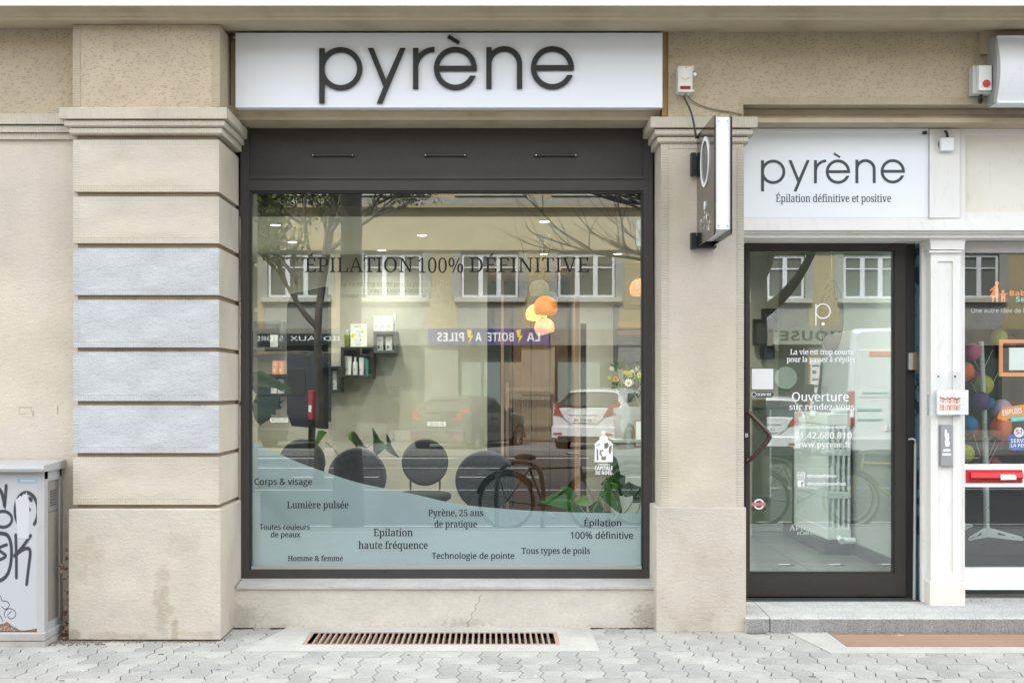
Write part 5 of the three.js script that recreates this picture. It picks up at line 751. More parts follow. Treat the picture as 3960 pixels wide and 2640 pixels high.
// pictures and things at the right of the back wall, seen through the shop window
{
  const z = BR + 0.05, t = thing('wall_picture', 'large grey framed landscape picture on the back wall at the right', 'picture', [ux(2440, z), vy(1400, z), z]);
  const cv = document.createElement('canvas'); cv.width = 256; cv.height = 256; const c = cv.getContext('2d'); for (const [y, h, col] of [[0, 70, '#8e8a7c'], [70, 30, '#b08f72'], [100, 18, '#5f5a56'], [118, 22, '#a8805e'], [140, 116, '#5d6266']]) { c.fillStyle = col; c.fillRect(0, y, 256, h); } for (let i = 0; i < 300; i++) { c.fillStyle = `rgba(${90 + rnd() * 110},${90 + rnd() * 80},${85 + rnd() * 70},0.3)`; c.fillRect(rnd() * 256, rnd() * 256, 20 + rnd() * 60, 2); }
  const pt = new THREE.CanvasTexture(cv); pt.colorSpace = THREE.SRGBColorSpace;
  mesh('frame', [pbox(2374, 2560, 1178, 1192, z + 0.02, z - 0.04), pbox(2374, 2560, 1380, 1398, z + 0.02, z - 0.04), pbox(2374, 2388, 1192, 1380, z + 0.02, z - 0.04)], mat([0.1, 0.11, 0.11], 0.6), t); mesh('print', new THREE.PlaneGeometry(0.5, 0.52).translate(ux(2388, z) + 0.25, (vy(1192, z) + vy(1380, z)) / 2, z), mat([1, 1, 1], 0.6, { t: pt }), t);
  const z2 = -3.6, tb = thing('console', 'low white console standing below the wall picture', 'console', [ux(2440, z2), FL, z2]); mesh('top', rbox(ux(2370, z2), ux(2560, z2), 1.03, 1.06, z2 - 0.35, z2, 0.004), RM.pale, tb); mesh('cupboard', box(ux(2376, z2), ux(2556, z2), FL + 0.05, 1.03, z2 - 0.34, z2 - 0.02), RM.pale, tb);
  const zv = -3.75, p = q(2428, 1560, zv), v = thing('vase', 'pale vase holding the yellow and white bouquet', 'vase', [p.x, 1.06, zv]); mesh('vase_body', lathe([[0, 0], [0.05, 0], [0.065, 0.12], [0.045, 0.25], [0.04, 0.32], [0.048, 0.34]], 20).translate(p.x, 1.06, zv), RM.pale, v);
  const b = thing('bouquet', 'bouquet of yellow and white flowers with green sprigs behind the pane', 'bouquet', [p.x, 1.36, zv]);
  const st = [], lf = []; for (let i = 0; i < 46; i++) { const e = V(p.x + rr(-0.13, 0.2), 1.5 + rr(-0.05, 0.28), zv + rr(-0.12, 0.12)); st.push(rod(V(p.x, 1.36, zv), e, 0.002, 0.002, 4)); for (let k = 0; k < 5; k++) lf.push(new THREE.CircleGeometry(rr(0.012, 0.026), 5).scale(0.5, 1, 1).rotateX(rr(-1, 1)).rotateZ(rr(0, 6)).translate(e.x + rr(-0.03, 0.03), e.y + rr(-0.06, 0.02), e.z + rr(-0.03, 0.03))); }
  mesh('stems', st, mat([0.07, 0.14, 0.03], 0.8), b); mesh('sprigs', lf, mat([0.06, 0.11, 0.035], 0.8, { side: THREE.DoubleSide }), b).userData.kind = 'stuff';
  const fl = (x, y, dz, r, c1, c2) => { const a = []; for (let i = 0; i < 11; i++) a.push(new THREE.CircleGeometry(r * 0.36, 8).scale(0.6, 1.6, 1).translate(0, r * 0.6, 0).rotateZ(i * 0.571)); const [X, Y] = [ux(2080 + x / 2.412, zv + dz), vy(1350 + y / 2.412, zv + dz)]; mesh('flower', a.map((g) => g.rotateX(-0.2).translate(X, Y, zv + dz)), mat(c1, 0.7, { side: THREE.DoubleSide }), b); mesh('flower_heart', ball(X, Y, zv + dz, r * 0.36, 10, 8), mat(c2, 0.8), b); };
  fl(846, 312, 0.14, 0.035, [0.8, 0.8, 0.74], [0.6, 0.4, 0.03]); fl(726, 280, 0.12, 0.024, [0.75, 0.38, 0.02], [0.6, 0.28, 0.02]); fl(812, 214, 0.12, 0.018, [0.75, 0.4, 0.03], [0.6, 0.3, 0.02]); fl(950, 240, 0.12, 0.024, [0.75, 0.65, 0.05], [0.5, 0.4, 0.03]); fl(850, 235, 0.13, 0.03, [0.42, 0.45, 0.06], [0.4, 0.42, 0.05]); fl(690, 180, 0.1, 0.018, [0.78, 0.78, 0.7], [0.6, 0.5, 0.1]); fl(930, 175, 0.1, 0.018, [0.75, 0.75, 0.5], [0.6, 0.5, 0.1]); fl(880, 205, 0.1, 0.016, [0.78, 0.7, 0.1], [0.6, 0.5, 0.1]); fl(668, 268, 0.1, 0.014, [0.75, 0.65, 0.08], [0.6, 0.4, 0.1]);
  const zc = -3.62, cf = thing('certificate', 'small white certificate in a pale frame standing at the right edge', 'certificate', [ux(2480, zc), vy(1722, zc), zc]); mesh('frame', pbox(2452, 2550, 1622, 1728, zc + 0.004, zc - 0.01), RM.post, cf); mesh('sheet', pbox(2460, 2545, 1630, 1722, zc + 0.006, zc - 0.006), mat([0.75, 0.78, 0.76], 0.6), cf);
}
// plants
const leafM = mat([0.055, 0.19, 0.03], 0.35, { t: T.leaf, side: THREE.DoubleSide }), leafL = mat([0.18, 0.36, 0.04], 0.4, { t: T.leaf, side: THREE.DoubleSide }), leafD = mat([0.03, 0.1, 0.03], 0.3, { t: T.leaf, side: THREE.DoubleSide }), stemM = mat([0.16, 0.2, 0.08], 0.6);
function leafGeo(len, wid, fold, droop, shape) {
  const n = 16, m = 6, pos = [], uv = [], ix = [];
  for (let i = 0; i <= n; i++) { const a = i / n, w = wid * shape(a), y = len * a - droop * 0.3 * len * a * a, z = -droop * len * a * a; for (let j = 0; j <= m; j++) { const b = j / m * 2 - 1; pos.push(b * w, y, z + fold * Math.abs(b) * w); uv.push(j / m, a); } }
  for (let i = 0; i < n; i++) for (let j = 0; j < m; j++) { const k = i * (m + 1) + j; ix.push(k, k + 1, k + m + 2, k, k + m + 2, k + m + 1); }
  const g = new THREE.BufferGeometry(); g.setAttribute('position', new THREE.Float32BufferAttribute(pos, 3)); g.setAttribute('uv', new THREE.Float32BufferAttribute(uv, 2)); g.setIndex(ix); g.computeVertexNormals(); return g;
}
const heart = (a) => a < 0.18 ? Math.sqrt(a / 0.18) * 0.95 : Math.max(0.01, Math.pow(Math.max(0, 1 - (a - 0.18) / 0.82), 0.75) * 0.98), lobed = (a) => Math.max(0.02, (0.35 + 0.65 * Math.abs(Math.sin(a * 15))) * Math.sin(Math.PI * Math.min(1, a * 0.9 + 0.1)) ** 0.7);
function put(g, p, rx, ry, rz) { return g.rotateX(rx).rotateY(ry).rotateZ(rz).translate(p.x, p.y, p.z); }
{
  const z = -2.55, t = thing('alocasia_plant', 'small plant of folded arrow leaves on speckled stems behind the blue grey chair', 'plant', [ux(1376, z), FL, z]), b = q(1376, 1900, z);
  const Z4 = (x, y) => q(940 + x / 2.24, 1350 + y / 2.24, z);
  const stems = [[[840, 980], [800, 880], [712, 802]], [[950, 975], [962, 900], [972, 850]], [[960, 975], [1030, 880], [1120, 822]], [[1040, 985], [1120, 900], [1256, 846]], [[1060, 1000], [1110, 940], [1150, 895]]];
  for (const s of stems) mesh('stem', tube([V(b.x + rr(-0.03, 0.03), FL + 0.35, z), ...s.map(([x, y]) => Z4(x, y))], 0.0045, 24, 6), stemM, t);
  const L = (x, y, len, w, fold, droop, rx, ry, rz, m) => mesh('leaf', put(leafGeo(len, w, fold, droop, heart), Z4(x, y), rx, ry, rz), m, t);
  L(728, 720, 0.19, 0.05, 1.0, 0.1, 0, 0.9, 2.45, leafM); L(944, 704, 0.16, 0.034, 1.4, 0.05, 0, 0.4, 3.45, leafL); L(956, 712, 0.19, 0.05, 1.1, 0.2, 0, 0.5, 3.7, leafM); L(1128, 835, 0.155, 0.04, 1.3, 0.1, 0, 0.8, 0.02, leafD); L(1210, 800, 0.15, 0.07, 0.5, 0.3, 0.2, 0.3, 2.6, leafD); L(1262, 800, 0.17, 0.045, 1.0, 0.2, 0, 0.6, 3.6, leafD); L(1262, 830, 0.1, 0.02, 1.2, 0, 0, 0.3, 0.2, leafD);
  mesh('pot', lathe([[0, 0], [0.12, 0], [0.16, 0.34], [0.15, 0.34], [0.13, 0.3], [0, 0.3]], 24).translate(b.x, FL, z), RM.enamel, t); mesh('soil', new THREE.CylinderGeometry(0.14, 0.14, 0.02, 20).translate(b.x, FL + 0.31, z), M.soil, t);
}
{
  const z = -0.95, t = thing('leafy_plant', 'glossy green broad leaved plant behind the lower right corner of the pane', 'plant', [ux(2300, z), FL, z]), Z5 = (x, y, d = 0) => q(2080 + x / 2.412, 1350 + y / 2.412, z + d), b = V(ux(2300, z), FL + 0.5, z - 0.05);
  const L = (x, y, len, w, fold, droop, rx, ry, rz, m, d = 0) => mesh('leaf', put(leafGeo(len, w, fold, droop, heart), Z5(x, y, d), rx, ry, rz), m, t);
  L(330, 1400, 0.24, 0.075, 0.5, 0.1, 0, 0.3, 1.62, leafM); L(300, 1285, 0.14, 0.075, 0.5, 0.25, -0.2, -0.2, 2.6, leafM, 0.02); L(285, 1420, 0.13, 0.05, 0.6, 0.1, 0, 0.4, 3.4, leafM, 0.03); L(470, 1400, 0.11, 0.045, 0.4, 0.2, 0, 0, 1.9, leafL, 0.02); L(650, 1250, 0.25, 0.075, 0.8, 0.1, 0, 0.35, 3.55, leafM, 0.04); L(655, 1240, 0.22, 0.04, 1.2, 0.1, 0, -0.7, 3.5, leafL, 0.05); L(700, 1170, 0.18, 0.1, 0.4, 0.2, 0, 0.4, 3.5, leafD); L(720, 1000, 0.22, 0.05, 0.7, 0.2, 0, 0.8, 3.3, leafD, -0.02);
  L(790, 1290, 0.16, 0.06, 0.5, 0.2, 0, 0.2, 4.5, leafD); L(900, 1340, 0.13, 0.06, 0.6, 0.2, 0, 0.3, 4.2, leafD); L(960, 1360, 0.12, 0.05, 0.6, 0.1, 0, 0.2, 0.9, leafD); L(520, 1430, 0.13, 0.055, 0.6, 0.1, 0, 0.3, 3.9, leafD, -0.02); L(420, 1480, 0.12, 0.05, 0.5, 0.1, 0, 0.1, 2.2, leafD, -0.02); L(560, 1440, 0.15, 0.06, 0.6, 0.1, 0, 0.3, 3.0, leafD, -0.04);
  for (const s of [[[520, 1520], [600, 1370], [648, 1250]], [[610, 1520], [640, 1400], [655, 1260]], [[440, 1520], [380, 1450], [330, 1405]], [[810, 1520], [900, 1400], [975, 1310]], [[925, 1520], [960, 1400], [985, 1320]], [[640, 1200], [690, 1050], [705, 990]]]) mesh('stem', tube([b.clone().add(V(rr(-0.06, 0.1), 0, 0)), ...s.map(([x, y]) => Z5(x, y))], 0.005, 20, 6), mat([0.14, 0.22, 0.05], 0.5), t);
  mesh('pot', lathe([[0, 0], [0.15, 0], [0.2, 0.5], [0.19, 0.5], [0.16, 0.45], [0, 0.45]], 24).translate(b.x, FL, b.z), RM.enamel, t);
}
{
  const z = -0.95, t = thing('hanging_leaf_plant', 'large lobed dark green leaves reaching in at the left edge of the pane', 'plant', [-1.98, FL, z - 0.1]), m = mat([0.02, 0.07, 0.018], 0.4, { t: T.leaf, side: THREE.DoubleSide });
  const pts = (a) => new THREE.Shape(a.map(([x, y]) => new THREE.Vector2(ux(950 + x / 2.85, z), vy(1150 + y / 2.85, z))));
  const bend = (g, k, cx, dz) => { const p = g.attributes.position; for (let i = 0; i < p.count; i++) p.setZ(i, z + dz - k * (p.getX(i) - cx) ** 2 + 0.012 * Math.sin(p.getY(i) * 46 + p.getX(i) * 22)); g.computeVertexNormals(); return g; };
  const fan = (a, c) => { const n = 5, pos = [], uv = [], ix = []; a.forEach(([x, y]) => { for (let k = 0; k <= n; k++) { const px = c[0] + (x - c[0]) * k / n, py = c[1] + (y - c[1]) * k / n; pos.push(ux(950 + px / 2.85, z), vy(1150 + py / 2.85, z), z); uv.push(k / n * 0.4 + 0.52, 0.5); } }); for (let i = 0; i + 1 < a.length; i++) for (let k = 0; k < n; k++) { const s = i * (n + 1) + k; ix.push(s, s + 1, s + n + 2, s, s + n + 2, s + n + 1); } const g = new THREE.BufferGeometry(); g.setAttribute('position', new THREE.Float32BufferAttribute(pos, 3)); g.setAttribute('uv', new THREE.Float32BufferAttribute(uv, 2)); g.setIndex(ix); g.computeVertexNormals(); return g; };
  mesh('leaf', bend(fan([[60, 1060], [110, 1030], [160, 1075], [210, 1070], [270, 1110], [262, 1140], [302, 1150], [260, 1190], [280, 1235], [225, 1250], [235, 1305], [185, 1295], [190, 1350], [160, 1365], [140, 1375], [95, 1418], [58, 1380], [30, 1330], [20, 1200], [40, 1100], [60, 1060]], [60, 1150]), 2.2, -2.0, 0), m, t);
  mesh('leaf', bend(fan([[60, 830], [120, 805], [170, 815], [240, 870], [300, 900], [340, 930], [400, 960], [430, 985], [425, 1060], [385, 1020], [350, 1040], [310, 1000], [260, 1000], [200, 990], [150, 980], [100, 960], [60, 940], [60, 830]], [80, 880]), 1.2, -1.95, 0.03), mat([0.045, 0.1, 0.012], 0.45, { t: T.leaf, side: THREE.DoubleSide }), t);
  mesh('leaf', bend(fan([[20, 870], [110, 880], [160, 960], [190, 1040], [150, 1080], [60, 1070], [20, 1000], [20, 870]], [40, 920]), 1.6, -2, -0.03), m, t);
  mesh('stem', tube([V(-2.02, FL + 0.45, z - 0.1), V(-2.0, 1.0, z - 0.06), V(ux(975, z), vy(1480, z), z)], 0.01, 16), stemM, t); mesh('pot', lathe([[0, 0], [0.15, 0], [0.19, 0.48], [0.18, 0.48], [0.15, 0.44], [0, 0.44]], 24).translate(-2.02, FL, z - 0.1), RM.black, t);
}
// behind the door: radiator, counter, lattice, pictures, switch
{
  const t = thing('radiator', 'white ribbed cast iron radiator standing along the right wall behind the door', 'radiator', [2.93, FL, -3.3]), sec = [], zc = -2.72, X0 = 2.826, nx = 5, y0 = 0.25, y1 = 1.315, w = 0.205;
  for (let i = 0; i < nx; i++) { const x = X0 + 0.014 + i * (w - 0.028) / (nx - 1); sec.push(rod(V(x, y0 + 0.05, 0), V(x, y1 - 0.06, 0), 0.0125, 0.0125, 10)); }
  for (const [a, b] of [[y0, y0 + 0.1], [y1 - 0.1, y1], [0.595, 0.655], [0.955, 1.015]]) sec.push(rbox(X0, X0 + w, a, b, -0.0145, 0.0145, 0.01, 2));
  const g = mergeGeometries(sec.map((a) => strip(a.index ? a.toNonIndexed() : a)));
  for (let i = 0; i < 25; i++) { const o = new THREE.Mesh(g, RM.enamel); o.name = 'radiator_section'; o.castShadow = o.receiveShadow = true; o.position.set(-2.93, -FL, zc - i * 0.0475 + 3.3); t.add(o); }
  mesh('valve', [rod(V(2.93, 0.27, zc + 0.01), V(2.93, 0.25, zc + 0.1), 0.022, 0.026, 14), rod(V(2.94, 0.25, zc + 0.06), V(3.05, 0.25, zc + 0.06), 0.028, 0.028, 14)], RM.enamel, t); mesh('air_valve', [rod(V(2.88, 1.33, zc - 0.02), V(3.02, 1.335, zc - 0.02), 0.026, 0.03, 14), rod(V(3.0, 1.3, zc - 0.02), V(3.05, 1.3, zc - 0.02), 0.02, 0.02, 12)], M.white, t);
  mesh('plinth', box(2.80, 3.034, FL, 0.245, -4.2, -2.68), mat([0.06, 0.06, 0.058], 0.6), t);
}
{
  const z = -4.38, t = thing('reception_counter', 'pale green reception counter with a bright lit edge strip', 'counter', [ux(2985, z), FL, z]), cm = mat([0.44, 0.5, 0.43], 0.55);
  mesh('front', [pbox(2890, 3064, 1578, 2054, z, z - 0.15, 0.003)], cm, t); mesh('top', pbox(2886, 3068, 1570, 1578, z + 0.03, z - 0.15), RM.pale, t); mesh('light_strip', pbox(2978, 2984, 1582, 1925, z + 0.006, z), em([0.9, 1, 0.92], 0.08, [0.35, 0.38, 0.35]), t); mesh('side_return', pbox(2890, 2976, 1585, 1925, z + 0.05, z + 0.001), mat([0.36, 0.40, 0.34], 0.6), t);
  const l = new THREE.RectAreaLight(new THREE.Color(0.9, 1, 0.92), 0.08, 0.014, 0.8); const p = q(2981, 1755, z + 0.012); l.position.copy(p); l.lookAt(p.x, p.y, p.z + 1); scene.add(l);
}
{
  const z = -1.6, c = q(3217, 1224, z), a = 45 * (CZ - z) / F, b = 141 * (CZ - z) / F, t = thing('wire_lattice', 'tall oval wire lattice hanging behind the door pane', 'wire ornament', [c.x, c.y - b, z]), g = [], rim = [];
  for (let i = 0; i <= 60; i++) { const k = i / 60 * 2 * Math.PI; rim.push(V(c.x + a * Math.cos(k), c.y + b * Math.sin(k), z)); }
  mesh('rim', tube(rim, 0.004, 80, 5), RM.black, t); const wx = mat([0.07, 0.065, 0.055], 0.7);
  for (let s = -3; s <= 3; s++) { const p = []; for (let i = 0; i <= 24; i++) { const yy = -0.98 + 1.96 * i / 24, hw = a * Math.sqrt(1 - yy * yy); p.push(V(c.x + hw * (s / 3.6 + 0.16 * Math.sin(i * 1.55 + s * 2)), c.y + b * yy, z)); } g.push(tube(p, 0.0018, 60, 4)); }
  for (let i = 0; i < 12; i++) { const yy = -0.9 + i * 0.163, hw = a * Math.sqrt(1 - yy * yy); const p = []; for (let k = 0; k <= 10; k++) p.push(V(c.x - hw + 2 * hw * k / 10, c.y + b * yy + 0.02 * Math.sin(k * 1.4 + i), z)); g.push(tube(p, 0.0016, 26, 4)); }
  mesh('wires', g, wx, t).userData.kind = 'stuff'; mesh('cord', rod(V(c.x, c.y + b, z), V(c.x, CE, z), 0.002, 0.002, 5), wx, t);
  const e = new THREE.CircleGeometry(1, 40).scale(a, b, 1).translate(c.x, c.y, z - 0.004); mesh('gauze', e, mat([0.4, 0.36, 0.28], 0.9, { transmission: 0.75, thickness: 0, ior: 1.05, roughness: 0.3, side: THREE.DoubleSide }), t);
}
{
  const z = -3.9, f = (u0, u1, v0, v1, dz, label) => { const t = thing('black_frame', label, 'frame', [ux((u0 + u1) / 2, z), vy(v1, z), z + dz]); mesh('frame', [pbox(u0, u1, v0, v0 + 8, z + dz, z + dz - 0.05), pbox(u0, u1, v1 - 8, v1, z + dz, z + dz - 0.05), pbox(u0, u0 + 8, v0 + 8, v1 - 8, z + dz, z + dz - 0.05), pbox(u1 - 8, u1, v0 + 8, v1 - 8, z + dz, z + dz - 0.05)], RM.black, t); mesh('backing', pbox(u0 + 8, u1 - 8, v0 + 8, v1 - 8, z + dz - 0.03, z + dz - 0.045), mat([0.05, 0.055, 0.055], 0.5), t); };
  f(2948, 3006, 1193, 1285, 0, 'upper black box frame behind the left of the door pane'); f(2914, 2972, 1233, 1336, 0.06, 'middle black box frame behind the left of the door pane'); f(2944, 2998, 1332, 1390, 0.02, 'lower black box frame behind the left of the door pane');
  const w = thing('partition_wall', 'narrow beige partition behind the left edge of the door pane', 'partition', [1.9, FL, -4.0]); mesh('panel', box(1.45, ux(3008, -4.0), 1.42, CE - 0.01, -4.06, -3.96), RM.wall, w); mesh('panel', box(1.45, ux(2906, -4.0), FL, 1.42, -4.06, -3.96), RM.wall, w);
  const s = thing('light_switch', 'white light switch plate on the right wall behind the door pane', 'switch', [3.06, 1.3, -2.0]); mesh('plate', rbox(3.05, 3.0615, vy(1676, -1.55), vy(1630, -1.55), -1.62, -1.52, 0.003), M.white, s); mesh('rocker', rbox(3.045, 3.051, vy(1664, -1.55), vy(1640, -1.55), -1.59, -1.55, 0.002), RM.enamel, s);
}
// the neighbour's balloon stand
{
  const z = -1.15, t = thing('balloon_stand', 'pale grey pole stand with pierced feet in the dark neighbouring shop', 'stand', [ux(3812, z), FL, z]), pm = mat([0.45, 0.48, 0.46], 0.5), P = (x, y) => [ux(3560 + x / 2.85, z), vy(1780 + y / 2.85, z)];
  mesh('pole', [rod(V(ux(3796, z), vy(1320, z), z), V(ux(3812, z), vy(1690, z), z), 0.0175, 0.0185, 14), rod(V(ux(3812, z), vy(1690, z), z), V(ux(3817, z), vy(2050, z), z), 0.021, 0.021, 14)], pm, t); mesh('pole_hole', [[1344], [1398], [1640], [1695], [1962], [2020]].map(([v]) => disc(ux(3796 + (v - 1320) * 0.043, z + 0.02), vy(v, z + 0.02), z + 0.02, 0.004, 0.003, 8)), RM.black, t);
  const foot = (a, hs, dz) => { const s = new THREE.Shape(a.map((p) => new THREE.Vector2(...P(...p)))); for (const h of hs) s.holes.push(new THREE.Path(h.map((p) => new THREE.Vector2(...P(...p))))); return plate(s, z + dz - 0.012, z + dz, 0.003); };
  mesh('foot', foot([[720, 745], [760, 740], [1105, 835], [1130, 860], [1128, 885], [1060, 880], [720, 842]], [[[838, 800], [850, 785], [940, 815], [940, 835], [840, 822]], [[990, 830], [1060, 850], [1060, 858], [995, 848]]], 0.02), pm, t); mesh('foot', foot([[720, 745], [690, 745], [540, 835], [522, 860], [530, 885], [600, 868], [720, 848]], [[[620, 825], [665, 790], [665, 820], [625, 838]], [[560, 850], [590, 832], [588, 850], [562, 860]]], 0.02), pm, t);
  mesh('foot', [foot([[700, 740], [620, 728], [480, 726], [420, 735], [420, 800], [600, 812], [700, 760]], [[[450, 765], [590, 762], [612, 790], [470, 800]]], -0.2)], pm, t);
  const pal = { pink: [0.5, 0.14, 0.24], orange: [0.6, 0.1, 0.015], purple: [0.055, 0.025, 0.13], yellow: [0.36, 0.38, 0.01], blue: [0.0, 0.16, 0.32], wine: [0.2, 0.02, 0.03], lilac: [0.45, 0.3, 0.45], brown: [0.32, 0.07, 0.015] };
  const Bm = {}; for (const k in pal) Bm[k] = mat(pal[k], 0.5, { b: T.fine, bs: 0.002 });
  const zq = (x, y) => [3560 + x / 2.85, 1350 + y / 2.85];
  let proto;
  [[578, 30, 92, 'pink', 'pink balloon at the upper left of the stand', 0.0], [490, 250, 105, 'orange', 'orange balloon half hidden by the white pilaster', 0.02], [560, 300, 84, 'wine', 'dark red balloon behind the orange one', -0.16], [700, 395, 108, 'yellow', 'olive yellow balloon behind the pole', -0.12], [668, 578, 106, 'purple', 'dark purple balloon in front of the pole', 0.1], [770, 600, 60, 'blue', 'blue balloon peeping out behind the dark purple one', -0.15], [545, 828, 92, 'blue', 'teal blue balloon left of the pole', 0.06], [570, 880, 100, 'brown', 'rust balloon behind the teal blue one', -0.08], [890, 870, 118, 'orange', 'big orange red balloon right of the pole', 0.04], [895, 670, 112, 'lilac', 'lilac balloon above the big orange red one', -0.2], [500, 1150, 98, 'yellow', 'yellow green balloon low at the left of the stand', 0.02], [810, 1260, 72, 'wine', 'small salmon red balloon just above the white rail', -0.05], [850, -370, 108, 'purple', 'violet blue balloon at the top of the stand', -0.1], [870, -130, 90, 'yellow', 'yellow balloon high at the right of the pole', -0.15], [990, -70, 70, 'wine', 'faint red balloon at the upper right edge', -0.3], [900, 1010, 70, 'wine', 'dark wine balloon under the big orange red one', -0.12]].forEach(([x, y, r, c, label, dz]) => {
    const [u, v] = zq(x, y), zz = z + dz, R = r / 2.85 * (CZ - zz) / F, p = q(u, v, zz);
    if (!proto) { proto = thing('balloon', label, 'balloon', p.toArray(), 'balloons round the stand'); bases.set(proto, V(0, 0, 0)); const prof = []; for (let i = 0; i <= 20; i++) { const a = Math.PI * i / 20; prof.push([Math.sin(a) * (1 - 0.06 * Math.max(0, -Math.cos(a))), -Math.cos(a) * (Math.cos(a) > 0 ? 1.08 : 1)]); } mesh('skin', lathe(prof.map(([a, b]) => [a, -b]).reverse(), 28), Bm[c], proto); mesh('knot', lathe([[0.02, -1.06], [0.07, -1.14], [0.03, -1.12]], 10), Bm[c], proto); proto.scale.setScalar(R); proto.rotation.z = rr(-0.4, 0.4); }
    else { const o = copy(proto, p.toArray(), 0, label, null, R); o.rotation.z = rr(-0.5, 0.5); o.children.forEach((m) => { m.material = Bm[c]; }); }
  });
  const str = thing('balloon_strings', 'thin pale strings tying the balloons to the stand', 'string', [ux(3812, z), 1, z]); const sl = (a, b) => { const p = q(...zq(...a), z + 0.03), r2 = q(...zq(...b), z + 0.03); return rod(p, r2, 0.0018, 0.0018, 5); };
  for (const [a, b] of [[[600, 125], [650, 230]], [[560, 360], [612, 470]], [[800, 10], [700, 220]], [[860, 260], [745, 480]], [[590, 930], [665, 1180]], [[785, 960], [735, 1060]], [[835, 1000], [740, 1220]], [[865, 1045], [760, 1250]]]) mesh('string', sl(a, b), mat([0.5, 0.5, 0.46], 0.7), str);
  const dz = -2.2, ds = thing('shop_desk', 'dark low desk in the neighbouring shop behind the balloons', 'desk', [4.4, FL, dz]); mesh('top', rbox(3.5, 5.2, 0.82, 0.86, dz - 0.6, dz, 0.004), RM.dark, ds); mesh('front', box(3.55, 5.15, FL, 0.82, dz - 0.55, dz - 0.5), RM.dark, ds);
}
